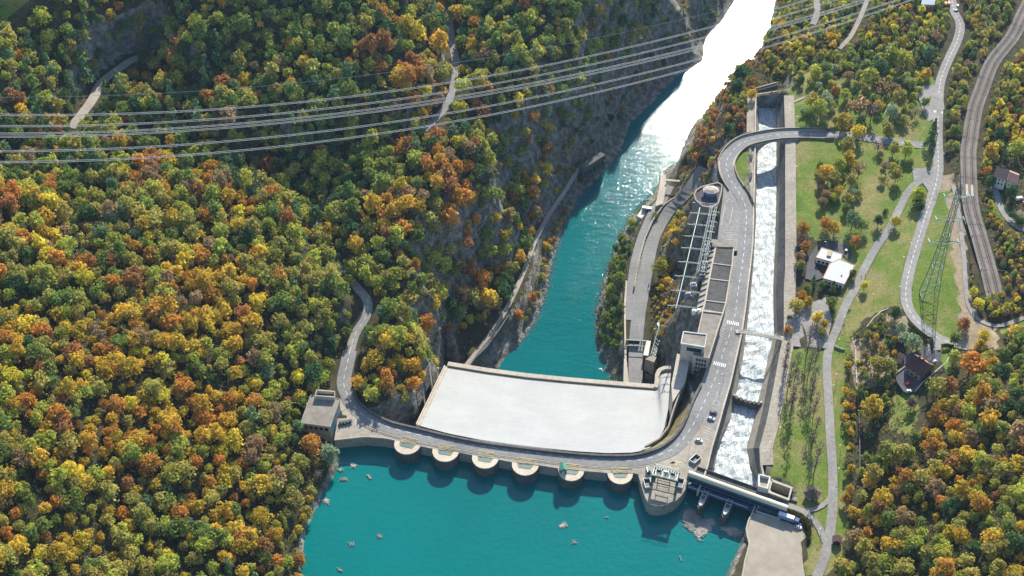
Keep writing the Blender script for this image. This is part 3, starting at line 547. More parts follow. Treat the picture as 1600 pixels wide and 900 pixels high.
def roof_white():
    m = bpy.data.materials.new('white_roof'); m.use_nodes = True; t = m.node_tree; N = t.nodes; L = t.links; b = N['Principled BSDF']; b.inputs['Roughness'].default_value = 0.8; b.inputs['Specular IOR Level'].default_value = 0.2
    g = N.new('ShaderNodeNewGeometry'); n = N.new('ShaderNodeTexNoise'); n.inputs['Scale'].default_value = 0.05; n.inputs['Detail'].default_value = 8; n.inputs['Roughness'].default_value = .7; L.new(g.outputs['Position'], n.inputs['Vector'])
    r = N.new('ShaderNodeValToRGB'); e = r.color_ramp.elements; e[0].position = .3; e[1].position = .7; e[0].color = (.315, .32, .315, 1); e[1].color = (.37, .375, .37, 1); L.new(n.outputs['Fac'], r.inputs[0])
    br = N.new('ShaderNodeTexBrick'); br.offset = 0.5; br.inputs['Scale'].default_value = 0.05; br.inputs['Mortar Size'].default_value = 0.012; br.inputs['Color1'].default_value = (1, 1, 1, 1); br.inputs['Color2'].default_value = (.975, .975, .975, 1); br.inputs['Mortar'].default_value = (.93, .93, .92, 1)
    mp = N.new('ShaderNodeMapping'); mp.inputs['Rotation'].default_value = (0, 0, 0.17); L.new(g.outputs['Position'], mp.inputs[0]); L.new(mp.outputs[0], br.inputs['Vector'])
    x = N.new('ShaderNodeMix'); x.data_type = 'RGBA'; x.blend_type = 'MULTIPLY'; x.inputs[0].default_value = 1; L.new(r.outputs[0], x.inputs[6]); L.new(br.outputs[0], x.inputs[7]); L.new(x.outputs[2], b.inputs['Base Color']); return m
WROOF = roof_white(); ro = mb.build('roof', WROOF, ph, True)
wl = MB(); wl.wall(B, 1.0, -70, -30.05); wl.wall(resample([A[0], B[0]], n=4), 0.8, -70, -31); wl.wall(resample([A[-1], B[-1]], n=4), 0.8, -70, -31); wl.build('wall', CONC_D, ph)
sd = resample([A[0], B[0]], n=12); sd = offset(sd, -0.6); s2 = MB(); s2.wall(sd, 2.6, -2.5, 0.35, dz=True); s2.build('edge_walkway', CONC, ph)
tr = resample([A[0], B[0]], n=12); tr = offset(tr, -1.6); s3 = MB(); s3.wall(tr, 0.5, 0.35, 1.3, dz=True); s3.build('side_parapet', CONC_L, ph)
Bm = resample([U(*p) for p in PB[:7]], n=30); lip = MB(); lip.wall(offset(Bm, -1.2), 3.2, -31.5, -28.2); lip.build('eaves_beam', CONC_L, ph)
Bs = resample([U(*p) for p in PB[6:]], n=24); lp = MB(); lp.wall(offset(Bs, -1.0), 2.6, -31.5, -27.6); lp.build('eaves_beam', CONC_L, ph)
gp = MB(); G0 = offset(Bm, 1.6)
for i in range(0, 28, 6): gp.wall(G0[i:i + 6], 0.9, -29.6, -29.05)
gp.build('gutter', ROOFT, ph)
# mossy terrace between the road bend and the roof
A = resample([U(*p) for p in [(1006,705,3.6),(1022,702,3.6),(1041,692,3.6),(1058,677,3.6),(1071,657,3.6),(1085,622,3.6),(1092,598,3.6)]], n=30); B = resample([U(*p) for p in [(1000,706,1.5),(1020,699,-1),(1035,684,-6),(1045,664,-11),(1050,645,-16),(1052,625,-20),(1056,600,-22)]], n=30); M1 = (A + B) / 2; M1[:, 2] += 1.5
C_ = B.copy(); C_[:, 2] = -45; struct('slope', MB().strip(A, M1).strip(M1, B).strip(B, C_), MOSS)
# ================================================================== SPILLWAY CHANNEL
spw = thing('spillway_channel', 'long straight concrete spillway channel full of white water beside the road', 'spillway', ch_wl[6])
N_ = 60
lt, lo, wl_, wr_, ro_, rt = [resample(q, n=N_) for q in (ch_lt, ch_lo, ch_wl, ch_wr, ch_ro, ch_rt)]
MB().strip(lt, lo).strip(lo, wl_ - [0, 0, 0]).build('left_wall', CONC_D, spw)  # dark grey puts grazing-sun shade of the battered walls into the colour
led = MB().strip(lo + [0, 0, .05], wl_ + [0, 0, .3]); led.build('left_ledge', CONC, spw)
MB().strip(wr_ + [0, 0, .3], ro_).build('right_ledge', CONC, spw)
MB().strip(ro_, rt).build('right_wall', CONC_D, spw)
cop = MB(); cop.wall(lt + [0, 0, 0], 0.9, -3, 1.0, dz=True); cop.build('parapet', CONC_L, spw)
cop = MB(); cop.wall(rt, 1.1, -3, 0.5, dz=True); cop.build('parapet', CONC, spw)
# slanted outer apron with dark/pale bands on the lawn side
rt2 = offset(rt, 6.5); rt2[:, 2] = 6.55; sp2 = MB().strip((rt + [0, 0, .5])[3:], rt2[3:]); struct('pavement', sp2, CONC)
lt2 = offset(lt, -6.0)[2:]; lt1 = lt[2:]; lt2[:, 2] = lt1[:, 2] - 0.06; sp2 = MB().strip(lt2, lt1 - [0, 0, .06]); struct('pavement', sp2, CONC)
# white water
wm = bpy.data.materials.new('white_water'); wm.use_nodes = True; t = wm.node_tree; N = t.nodes; L = t.links; b = N['Principled BSDF']; b.inputs['Roughness'].default_value = 0.5
g = N.new('ShaderNodeNewGeometry'); mp = N.new('ShaderNodeMapping'); mp.inputs['Rotation'].default_value = (0, 0, R(10)); mp.inputs['Scale'].default_value = (1.5, 0.42, 1); L.new(g.outputs['Position'], mp.inputs[0])
n = N.new('ShaderNodeTexNoise'); n.inputs['Scale'].default_value = 0.3; n.inputs['Detail'].default_value = 9; n.inputs['Roughness'].default_value = .72; n.inputs['Distortion'].default_value = 1.2; L.new(mp.outputs[0], n.inputs['Vector'])
r = N.new('ShaderNodeValToRGB'); e = r.color_ramp.elements; e[0].position = .33; e[0].color = (.13, .24, .245, 1); e[1].position = .56; e[1].color = (.72, .75, .76, 1); L.new(n.outputs['Fac'], r.inputs[0]); L.new(r.outputs[0], b.inputs['Base Color'])
bp_ = N.new('ShaderNodeBump'); bp_.inputs['Strength'].default_value = 1.0; bp_.inputs['Distance'].default_value = 1.2; L.new(n.outputs['Fac'], bp_.inputs['Height']); L.new(bp_.outputs[0], b.inputs['Normal'])
ww = MB(); rows = 200; cols = 14; a_ = resample(ch_wl, n=rows); b2 = resample(ch_wr, n=rows); vs = []
for i in range(rows):
    for j in range(cols):
        s = j / (cols - 1); p = a_[i] * (1 - s) + b2[i] * s; amp = 0.9 if i < 70 else 0.5
        vs.append((p[0], p[1], p[2] + 0.5 + amp * (float(vnoise(p[0], p[1], 4.0, 11)) - .5) * 2 + amp * .6 * (float(vnoise(p[0], p[1], 1.7, 12)) - .5)))
ww.add(vs, [(i * cols + j, i * cols + j + 1, (i + 1) * cols + j + 1, (i + 1) * cols + j) for i in range(rows - 1) for j in range(cols - 1)])
struct('channel_water', ww, wm)
# cross sill with gaps
a = np.array(U(1141, 613, -3)); b = np.array(U(1196, 628, -3)); cr = MB(); n = 16; q0 = [a * (1 - i / n) + b * i / n + np.array([0, -2.2 * sin(pi * i / n), 0]) for i in range(n + 1)]
cr.wall(np.array(q0), 2.2, -12, -4.2); o_ = cr.build('cross_sill', CONC_D, spw)
for p in q0[2:-1:2]: bl = MB(); bl.box((p[0], p[1] + .2, -4.195), (1.0, 1.0, 0.9)); bl.build('sill_block', CONC_W, spw)
# tunnel mouth at the far end
tm = MB(); a = U(1181, 140, -5); b = U(1214, 131, -5); tm.wall(resample([a, b], n=6), 4.0, -16, -4.6); tm.build('end_bridge', CONC_D, spw)
tm = MB(); tm.wall(resample([U(1181, 138, -4), U(1214, 129, -4)], n=6), 0.5, -4.6, -3.6); tm.build('end_parapet', CONC_L, spw)
# ================================================================== SPILLWAY GATE BRIDGE
g0 = np.array(U(1076, 737, 11.5)); g1 = np.array(U(1231, 792, 11.5)); gt = (g1 - g0) / np.linalg.norm(g1 - g0); gn = np.array([gt[1], -gt[0], 0.0])   # gn points upstream
gb = thing('gate_bridge', 'spillway gate bridge with a long cream roof and two pointed piers', 'gate bridge', tuple((g0 + g1) / 2 - [0, 0, 11.5]))
def slab(m_, a, b, u0, u1, z0, z1):
    p = [a + gn * u0, b + gn * u0, b + gn * u1, a + gn * u1]; m_.prism([(q[0], q[1]) for q in p], z0, z1)
mb = MB()
prof = [(-1.7, 9.9), (-1.5, 10.9), (-0.8, 11.5), (0, 11.7), (0.8, 11.5), (1.5, 10.9), (1.7, 9.9)]
vs = [tuple(e + gn * u + np.array([0, 0, z - e[2]])) for e in (g0, g1) for u, z in prof]; mb.add(vs, [(i, i + 1, 8 + i, 7 + i) for i in range(6)] + [tuple(range(6, -1, -1)), tuple(range(7, 14))]); mb.build('roof', BEIGE, gb)
mb = MB(); slab(mb, g0, g1, -1.45, 1.45, 5, 9.88); mb.build('gallery_wall', BLUEST, gb)
mb = MB()
for i in range(24):
    p = g0 + (g1 - g0) * (i + .5) / 24; mb.box((*(p + gn * 1.5)[:2], 6.5), (2.6, 0.16, 1.3), math.atan2(gt[1], gt[0]))
mb.build('window_strip', GLASS, gb)
mb = MB(); slab(mb, g0 + gt * 2, g1 + gt * 3, -9.5, -1.6, 3.2, 5.2); mb.build('road_deck', CONC_D, gb)
mb = MB(); slab(mb, g0 + gt * 2, g1 + gt * 3, -9.9, -9.503, 3.2, 6.3); mb.build('parapet', CONC_D, gb)
mb = MB(); slab(mb, g0 + gt * 2, g1 - gt * 12, 1.6, 4.6, 3.0, 4.2); mb.build('walkway', BLUEST, gb)
mb = MB(); e0 = g0 + gt * 2; e1 = g1 - gt * 20
for u in (4.5,):
    for z in (4.8, 5.4): mb.bar((*(e0 + gn * u)[:2], z), (*(e1 + gn * u)[:2], z), 0.12)
    for i in range(30): p = e0 + (e1 - e0) * i / 29 + gn * u; mb.bar((p[0], p[1], 4.2), (p[0], p[1], 5.45), 0.1)
mb.build('handrail', WHITE, gb)
mb = MB(); slab(mb, g0 + gt * 1, g1 - gt * 18, -6, 1.5, -18, 2.95); mb.build('gate_leaf', DARKM, gb)
for (px, py) in ((1106, 763), (1143, 778)):
    p = np.array(U(px, py, 4.6)); s = np.dot(p - g0, gt); c = g0 + gt * s
    pr = [(-2.0, 1.6), (2.0, 1.6), (2.0, 11), (1.5, 13.4), (0.7, 14.8), (0, 15.3), (-0.7, 14.8), (-1.5, 13.4), (-2.0, 11)]
    pl = [tuple((c + gt * a_ + gn * b_)[:2]) for a_, b_ in pr]; o = MB().prism(pl, -18, 3.8).build('pier', CONC_D, gb)
    pl2 = [tuple((c + gt * a_ * 0.8 + gn * (b_ * .9))[:2]) for a_, b_ in pr[2:]]; t_ = MB().prism(pl2, 3.805, 4.6).build('pier_cap', CONC_W, gb); t_.parent = o
    fr = MB()
    for sx in (-1.3, 1.3): fr.bar((*(c + gt * sx + gn * 3)[:2], 5.6), (*(c + gt * sx + gn * 10)[:2], 5.6), 0.3)
    for q in (4, 7, 10): fr.bar((*(c - gt * 1.3 + gn * q)[:2], 5.6), (*(c + gt * 1.3 + gn * q)[:2], 5.6), 0.25)
    for sx in (-1.3, 1.3):
        for q in (3, 10): fr.bar((*(c + gt * sx + gn * q)[:2], 3.9), (*(c + gt * sx + gn * q)[:2], 5.6), 0.25)
    f_ = fr.build('hoist_frame', STEEL, gb); f_.parent = o
# open pits and the white-rimmed concrete box beside the bridge
def pit(px, z, depth, label, rim=1.6, rimh=1.0, m=CONC_L, floor=CONC_D, fz=None):
    w = [np.array(U(x, y, z)) for x, y in px]; c = sum(w) / len(w); t_ = thing('concrete_pit', label, 'pit', (c[0], c[1], 0))
    cl = np.array(w + [w[0]]); MB().wall(cl, rim, -8, z).build('rim', m, t_)
    MB().prism([tuple((p + (c - p) * .03)[:2]) for p in w], z - depth - .3, z - depth).build('floor', floor, t_); return t_
pit([(1205,750),(1237,762),(1232,780),(1201,768)], 6.6, 6.5, 'dark open concrete pit beyond the cream roofed gate bridge')
pit([(1186,741),(1203,745),(1199,763),(1186,759)], 9.5, 2.0, 'raised white rimmed concrete box at the head of the spillway', 0.9, m=CONC_W, floor=CONC)
pit([(1186,789.5),(1222,801),(1219,811),(1181,798)], 5.9, 5.5, 'narrow open pit with pale kerb between gate bridge and yard', 0.9, m=STEEL)
# yard retaining walls and the concrete slope of the reservoir bank
yw = resample([U(x, y, 5.6) for x, y in [(1180,790),(1176,800),(1170,812),(1166,826),(1168,838),(1171,848),(1168,862),(1164,876),(1160,900),(1150,930),(1135,960)]], n=40)
o = MB().wall(yw, 0.7, -6, 5.7).build('retaining_wall', CONC_L); tag(o, 'curved pale retaining wall between the gravel yard and the reservoir', 'wall')
sl_ = MB(); A = resample([U(x, y, 4.4) for x, y in [(1168,838),(1170,850),(1164,876),(1158,905),(1148,935)]], n=14); B = resample([U(x, y, 0.2) for x, y in [(1160,840),(1155,856),(1142,885),(1128,910),(1112,950)]], n=14)
o = sl_.strip(A, B).build('bank_slope', CONC_D); o['kind'] = 'structure'
# ================================================================== VIADUCT
vd = thing('viaduct', 'curved road viaduct with a single arch over the white spillway water', 'bridge', U(1190, 215, 5))
vp = cut(resample(RD['dam'], 2.5), (1150, 294), (1288, 210)); pxs = np.array([PR(*p)[0] for p in vp]); bot = np.array([PR(*p) for p in vp])
i_ch = [i for i, p in enumerate(vp) if inpoly(p[0], p[1], CH_PLAN)]; i0, i1 = min(i_ch) - 1, max(i_ch) + 1
s = MB(); s.wall(vp[:i0 + 1], 11.6, -13, -0.05, dz=True); s.build('embankment_wall', CONC, vd)
s = MB(); s.wall(vp[i1:], 11.6, -9, -0.05, dz=True); s.build('embankment_wall', CONC, vd)
seg = resample(vp[i0:i1 + 1], n=25); Aa = offset(seg, -5.8); Bb = offset(seg, 5.8); vs = []; n = len(seg)
for i in range(n):
    u = -1 + 2 * i / (n - 1); zb = seg[i][2] - 1.4 - 15 * (1 - math.sqrt(max(0, 1 - u * u * 0.999)))
    vs += [(Aa[i][0], Aa[i][1], seg[i][2] - .05), (Bb[i][0], Bb[i][1], seg[i][2] - .05), (Bb[i][0], Bb[i][1], zb), (Aa[i][0], Aa[i][1], zb)]
s = MB(); s.add(vs, [(4 * i + k, 4 * i + (k + 1) % 4, 4 * i + 4 + (k + 1) % 4, 4 * i + 4 + k) for i in range(n - 1) for k in range(4)]); s.build('arch', CONC, vd)
for d in (-5.6, 5.6):
    s = MB(); s.wall(offset(vp, d), 0.5, -0.04, 1.15, dz=True); s.build('parapet', CONC_D, vd)
    s = MB(); s.wall(offset(vp, d), 0.7, 1.153, 1.3, dz=True); s.build('coping', CONC, vd)
    s = MB(); s.box((vp[-1][0] + 2, vp[-1][1] + (-d) * 1.0, 4), (6, 1.4, 5.4)); s.build('abutment_block', CONC_D, vd)
for d in (-4.9, 4.9):
    s = MB(); s.wall(offset(vp, d), 0.9, -.04, 0.14, dz=True); s.build('kerb', CONC_L, vd)
gr_ = offset(cut(resample(RD['dam'], 3), (1166, 400), (1150, 294)), 6.0)
o = MB().wall(gr_, 0.45, -0.5, 0.9, dz=True).build('parapet_wall', CONC_D); tag(o, 'low dark parapet along the bend between the road and the triangular lawn', 'parapet')
# ================================================================== FOOTBRIDGE
a = np.array(U(1154, 517, 6)); b = np.array(U(1220, 528, 6)); fb = thing('footbridge', 'narrow pale footbridge crossing the spillway channel', 'footbridge', tuple((a + b) / 2 - [0, 0, 6]))
P = resample([a, b], n=14); MB().wall(P, 2.2, 5.2, 5.7).build('deck', CONC_L, fb)
for d in (-1.1, 1.1):
    m_ = MB(); Q_ = offset(P, d)
    for z in (6.2, 6.7): m_.tube([(p[0], p[1], z) for p in Q_], 0.09, 5)
    for p in Q_: m_.bar((p[0], p[1], 5.2), (p[0], p[1], 6.75), 0.1)
    m_.build('railing', CONC_W, fb)
m_ = MB(); m_.box((b[0] + 1, b[1], 4.5), (2.5, 3.4, 1.3)); m_.build('abutment', CONC_L, fb); m_ = MB(); m_.box((a[0] - .8, a[1], 4.5), (2, 3, 1.25)); m_.build('abutment', CONC_L, fb)
# ================================================================== RAILWAY
rw = resample(RD['rail'], 4.0); bl = MB(); A = offset(rw, -5.3); B = offset(rw, 5.3); A[:, 2] += .2; B[:, 2] += .2; bl.strip(A, B); struct('railway_bed', bl, BALLAST)
mb = MB(); A = offset(rw, -4.6); B = offset(rw, 4.6)
for d in (-2.35, 2.35):
    a_, b_ = offset(rw, d - 1.3), offset(rw, d + 1.3); a_[:, 2] += .28; b_[:, 2] += .28; mb.strip(a_, b_)
struct('railway_bed', mb, BALLAST_R)
for k, d in enumerate((-2.35, 2.35)):
    tk = thing('railway_track', ['railway track on the side of the park road', 'railway track on the side of the pink roofed house'][k], 'railway track', tuple(rw[len(rw) // 2]))
    for s_ in (-0.72, 0.72):
        m_ = MB(); m_.wall(offset(rw, d + s_), 0.16, 0.42, 0.6, dz=True); m_.build('rail', RAILM, tk)
    m_ = MB(); q = resample(offset(rw, d), 1.2)
    for i in range(1, len(q) - 1):
        t_ = q[i + 1] - q[i - 1]; m_.box((q[i][0], q[i][1], q[i][2] + .3), (0.26, 2.4, 0.12), math.atan2(t_[1], t_[0]))
    m_.build('sleepers', SLEEP, tk)
c0 = MB()
for y_ in (287, 305):
    pass
pp = cut(rw, (1515, 305), (1514, 287)); A = offset(pp, -1.2); B = offset(pp, 0.4); m_ = MB(); m_.wall(offset(pp, -1.7), 1.5, 0.3, 0.62, dz=True); m_.wall(offset(pp, 1.7), 1.5, 0.3, 0.62, dz=True); struct('level_crossing', m_, CONC_L)
# catenary masts
def mast(at, side, label):
    P = cut(rw, at, (at[0], at[1] - 12)); p = P[0]; t_ = P[-1] - P[0]; t_ /= np.linalg.norm(t_) + 1e-9; n_ = np.array([t_[1], -t_[0], 0]) * side
    base = p + n_ * 7.4; o = thing('catenary_mast', label, 'mast', tuple(base), 'railway masts')
    m_ = MB(); m_.bar(tuple(base), tuple(base + [0, 0, 8.5]), 0.32); m_.build('mast_post', DARKM, o)
    m_ = MB(); e = base - n_ * 14.5 + np.array([0, 0, 7.8]); m_.bar(tuple(base + [0, 0, 7.8]), tuple(e), 0.17); m_.bar(tuple(base + [0, 0, 7.0]), tuple(base - n_ * 4 + np.array([0, 0, 7.8])), 0.14)
    for q in (5.0, 9.8):
        r0 = base - n_ * q + np.array([0, 0, 7.8]); m_.bar(tuple(r0), tuple(r0 - [0, 0, 1.8]), 0.12)
    m_.build('cross_arm', BALLAST, o)
for at, l in (((1547, 440), 'last railway mast where the tracks vanish into bushes'), ((1533, 385), 'railway mast beside the lane, second from the bushes'), ((1517, 330), 'railway mast just below the level crossing'), ((1513, 262), 'railway mast just above the level crossing'), ((1517, 200), 'railway mast level with the viaduct'), ((1527, 160), 'railway mast level with the parking by the junction'), ((1546, 110), 'railway mast among the olive trees in the long bend'), ((1571, 72), 'second railway mast from the top edge of the photo'), ((1597, 28), 'topmost railway mast in the corner of the photo')): mast(at, -1, l)
# ================================================================== BUILDINGS AND OBJECTS
def cen(w): return tuple(np.mean(np.array(w), axis=0)[:2])
def shrink(w, f):
    c = np.mean(np.array(w), axis=0); return [tuple(c + (np.array(p) - c) * f) for p in w]
def gable(mb, w, z0, zr, over=0.0):
    """gable roof over quad w (ridge along the midpoints of sides 0-1 and 2-3 ... from mid(w3,w0) to mid(w1,w2))"""
    w = [np.array(p[:2]) for p in shrink([tuple(q[:2]) for q in w], 1 + over)]; a = (w[3] + w[0]) / 2; b = (w[1] + w[2]) / 2
    vs = [(*w[0], z0), (*w[1], z0), (*b, zr), (*a, zr), (*w[3], z0), (*w[2], z0)]
    return mb.add(vs, [(0, 1, 2, 3), (3, 2, 5, 4), (0, 3, 4), (1, 5, 2), (0, 4, 5, 1)])
def rect(c, L, W, ang):
    a, b = cos(ang), sin(ang); return [(c[0] + a * x - b * y, c[1] + b * x + a * y) for x, y in ((-L / 2, -W / 2), (L / 2, -W / 2), (L / 2, W / 2), (-L / 2, W / 2))]
def rimroof(parent, w, z, m, rim=CONC_L, rw_=0.5, h=0.5, name='roof'):
    MB().prism(w, z, z + 0.12).build(name, m, parent); q = [(p[0], p[1], z) for p in w] + [(w[0][0], w[0][1], z)]; MB().wall(np.array(q, float), rw_, z - 0.3, z + h).build('roof_parapet', rim, parent)
# ---- gatehouse
t = thing('gatehouse', 'flat roofed grey gatehouse with blue doors at the forest end of the dam', 'building', (*U(500, 690, 0)[:2], 0))
w = [U(x, y, 14.0)[:2] for x, y in [(486,617),(531,624),(516,667),(470,661)]]
MB().prism(shrink(w, .97), -6, 13.9).build('wall', CONC, t); rimroof(t, w, 14.0, ROOFT, CONC, 0.5, 0.35)
w2 = [U(x, y, 17.0)[:2] for x, y in [(495,609),(523,611.5),(522.5,620),(492,618)]]; o = MB().wall(np.array([(*p, 0) for p in w2 + [w2[0]]]), 0.6, 14.12, 17.0).build('roof_box', CONC_L, t)
f = MB().prism(shrink(w2, .9), 14.13, 14.6).build('box_floor', CONC_D, t); f.parent = o
d = np.array(w[2]) - np.array(w[1]); L_ = np.linalg.norm(d); d /= L_; n_ = np.array([-d[1], d[0]]); n_ = n_ if n_[0] > 0 else -n_; ws = shrink(w, .97)
def facebox(mb, a, b, s0, s1, z0, z1, out=0.06, inn=0.05):
    a = np.array(a[:2]); b = np.array(b[:2]); d = (b - a); n = np.array([d[1], -d[0]]) / np.linalg.norm(d); c = np.array(cen(FACE_REF)); 
    if np.dot(n, (a + b) / 2 - c) < 0: n = -n
    p0, p1 = a + d * s0, a + d * s1; mb.prism([tuple(p0 - n * inn), tuple(p1 - n * inn), tuple(p1 + n * out), tuple(p0 + n * out)], z0, z1); return mb
FACE_REF = ws
dm = MB(); facebox(dm, ws[1], ws[2], .62, .93, 5, 12.5); dm.build('door', mat('teal_door', (0.03, 0.22, 0.26), 0.5, .05), t)
dm = MB(); facebox(dm, ws[1], ws[2], .15, .55, 6, 12.0); dm.build('window', mat('blue_panel', (0.14, 0.26, 0.42), 0.4, .1), t)
dm = MB()
for k in range(5): facebox(dm, ws[2], ws[3], .08 + k * .18, .2 + k * .18, 9.6, 12.2)
dm.build('window', GLASS, t)
dm = MB(); facebox(dm, ws[2], ws[3], 0, 1, 13.0, 13.6, 0.5); dm.build('canopy', CONC_L, t)
# ---- trailer beside it
c = U(540, 661, 5); t = thing('flatbed_trailer', 'dark flatbed trailer loaded with frames beside the gatehouse', 'trailer', c)
MB().box((c[0], c[1], 5.7), (7.5, 2.6, .35), 0.25).build('bed', DARKM, t); m_ = MB()
for k in range(4): m_.box((c[0] - 2.6 + k * 1.7, c[1] - .6 + k * .42, 6.06), (.7, 1.8, .8), 0.25)
m_.build('load', GREENST, t)
m_ = MB(); m_.box((c[0] + 2.9, c[1] + 1.2, 6.06), (1.0, .8, .5), .25); m_.build('red_crate', mat('red_paint', (.45, .03, .02), .4, .05), t)
for sx in (-1.8, 1.8):
    for sy in (-1.1, 1.1):
        a = .25; q = (c[0] + cos(a) * sx - sin(a) * sy, c[1] + sin(a) * sx + cos(a) * sy, 5.45); MB().tube([(q[0] + sin(a) * .15, q[1] - cos(a) * .15, q[2]), (q[0] - sin(a) * .15, q[1] + cos(a) * .15, q[2])], .42, 12).build('wheel', RUBBER, t)
# ---- green hut on the fifth intake tower
c = U(880, 729.5, 8); c = (c[0], c[1], 4.9); t = thing('green_hut', 'small green gabled hut on the fifth intake tower', 'hut', c); w = rect(c, 3.6, 5.0, .1)
GRN = mat('green_sheet', (0.09, 0.30, 0.19), .5, .08); MB().prism(shrink(w, .92), 4.9, 8.2).build('wall', GREENST, t); gable(MB(), [w[1], w[2], w[3], w[0]], 8.2, 9.5).build('roof', GRN, t); m_ = MB(); m_.box((c[0], c[1] - 2.4, 4.9), (1.2, .12, 2.2), .1); m_.build('door', CONC_W, t)
# ---- trash rake gantry crane on the bastion
c = np.array(U(1038, 758, 5)); ang = -.30; t = thing('gantry_crane', 'dark green travelling gantry crane standing on the round bastion', 'crane', tuple(c))
ca, sa = cos(ang), sin(ang); q = lambda x, y, z: (c[0] + ca * x - sa * y, c[1] + sa * x + ca * y, 5 + z)
GX_, GY_ = 6.6, 3.6
for sx in (-1, 1):
    for sy in (-1, 1):
        l = MB(); l.bar(q(sx * GX_, sy * GY_, .6), q(sx * GX_, sy * GY_ * .8, 9.0), .7); o = l.build('leg', GREENST, t)
        b_ = MB(); b_.bar(q(sx * GX_, sy * GY_ - 1.1, .35), q(sx * GX_, sy * GY_ + 1.1, .35), .7); b_.build('bogie', DARKM, o)
l = MB()
for sy in (-1, 1): l.bar(q(-GX_ - .6, sy * GY_ * .8, 9.3), q(GX_ + .6, sy * GY_ * .8, 9.3), .9, 1.3)
for sx in (-1, 0, 1): l.bar(q(sx * GX_, -GY_, 9.2), q(sx * GX_, GY_, 9.2), .7, 1.0)
l.build('girder', GREENST, t); l = MB()
for sx in (-1, 1): l.bar(q(sx * GX_, -GY_, 2.5), q(sx * GX_, GY_ * .8, 8.8), .25); l.bar(q(sx * GX_, GY_, 2.5), q(sx * GX_, -GY_ * .8, 8.8), .25)
for sy in (-1, 1): l.bar(q(-GX_, sy * GY_, 4.8), q(GX_, sy * GY_, 4.8), .3)
l.build('bracing', GREENST, t); l = MB()
for k in range(11): l.bar(q(-GX_ + k * 1.3, -GY_ * .75, 10.1), q(-GX_ + k * 1.3, GY_ * .75, 10.1), .35, .12)
l.build('deck_planks', STEEL, t)
for k, x in enumerate((-3.8, 0, 3.8)): l = MB(); l.tube([q(x - 1.3, 0, 10.9), q(x + 1.3, 0, 10.9)], .85, 12); l.build('winch_drum', [DARKM, STEEL, DARKM][k], t)
l = MB(); l.box((q(-GX_ + .9, -GY_ - .2, 0)[0], q(-GX_ + .9, -GY_ - .2, 0)[1], 11), (2.2, 2.0, 2.4), ang); l.build('cabin', GREENST, t)
l = MB()
for sy in (-1, 1):
    for z in (10.9, 11.5): l.bar(q(-GX_, sy * GY_, z), q(GX_, sy * GY_, z), .1)
    for k in range(9): l.bar(q(-GX_ + k * 1.65, sy * GY_, 9.8), q(-GX_ + k * 1.65, sy * GY_, 11.5), .1)
l.build('railing', STEEL, t)
# tall rake frame hanging over the water side
l = MB()
for sx in (-.5, .5): l.bar(q(sx * GX_, -GY_ - 1.2, 1.2), q(sx * GX_, -GY_ - .4, 10.6), .35)
for z in (2, 4.2, 6.4, 8.6): l.bar(q(-.5 * GX_, -GY_ - 1.0, z), q(.5 * GX_, -GY_ - 1.0, z), .25)
l.build('rake_frame', GREENST, t)
# ---- open skips and the small rail trolley
def skip(at, ang, label, m=None):
    c = U(at[0], at[1], 5); t = thing('open_skip', label, 'skip', c, 'open skips around the bastion'); w = rect(c, 3.0, 5.4, ang); wt = rect(c, 3.5, 6.0, ang)
    q_ = [(*p, 0.0) for p in wt] + [(*wt[0], 0.0)]; MB().wall(np.array(q_), .22, 5.05, 6.7).build('side_wall', m or STEEL, t); MB().prism(w, 5.04, 5.35).build('floor', DARKM, t)
    l = MB(); l.prism(shrink(wt, 1.12)[:2] + shrink(wt, 1.02)[:2][::-1], 5.3, 5.8); l.build('tail_gate', STEEL, t); return t
skip((1011.5, 757), 0.12, 'open skip on the reservoir side of the crane toward the intake towers'); skip((1062.5, 757), -.3, 'open skip on the bastion on the gate bridge side of the crane'); skip((1086, 719), -.75, 'open skip on the kerbed corner beside the parking bays')
c = U(1013, 736, 5); t = thing('rail_trolley', 'small green and white trolley machine beside the gantry crane', 'trolley', c); MB().box((c[0], c[1], 5.4), (2.0, 5.0, .5), .1).build('chassis', DARKM, t); MB().box((c[0] + .3, c[1] + .4, 5.9), (1.2, 3.4, 1.1), .1).build('body', GRN, t); MB().box((c[0] - .7, c[1], 5.9), (.6, 3.6, .8), .1).build('side_box', WHITE, t); MB().box((c[0] - .1, c[1] - 2.1, 5.5), (3.6, .5, .6), .1).build('cross_beam', DARKM, t)
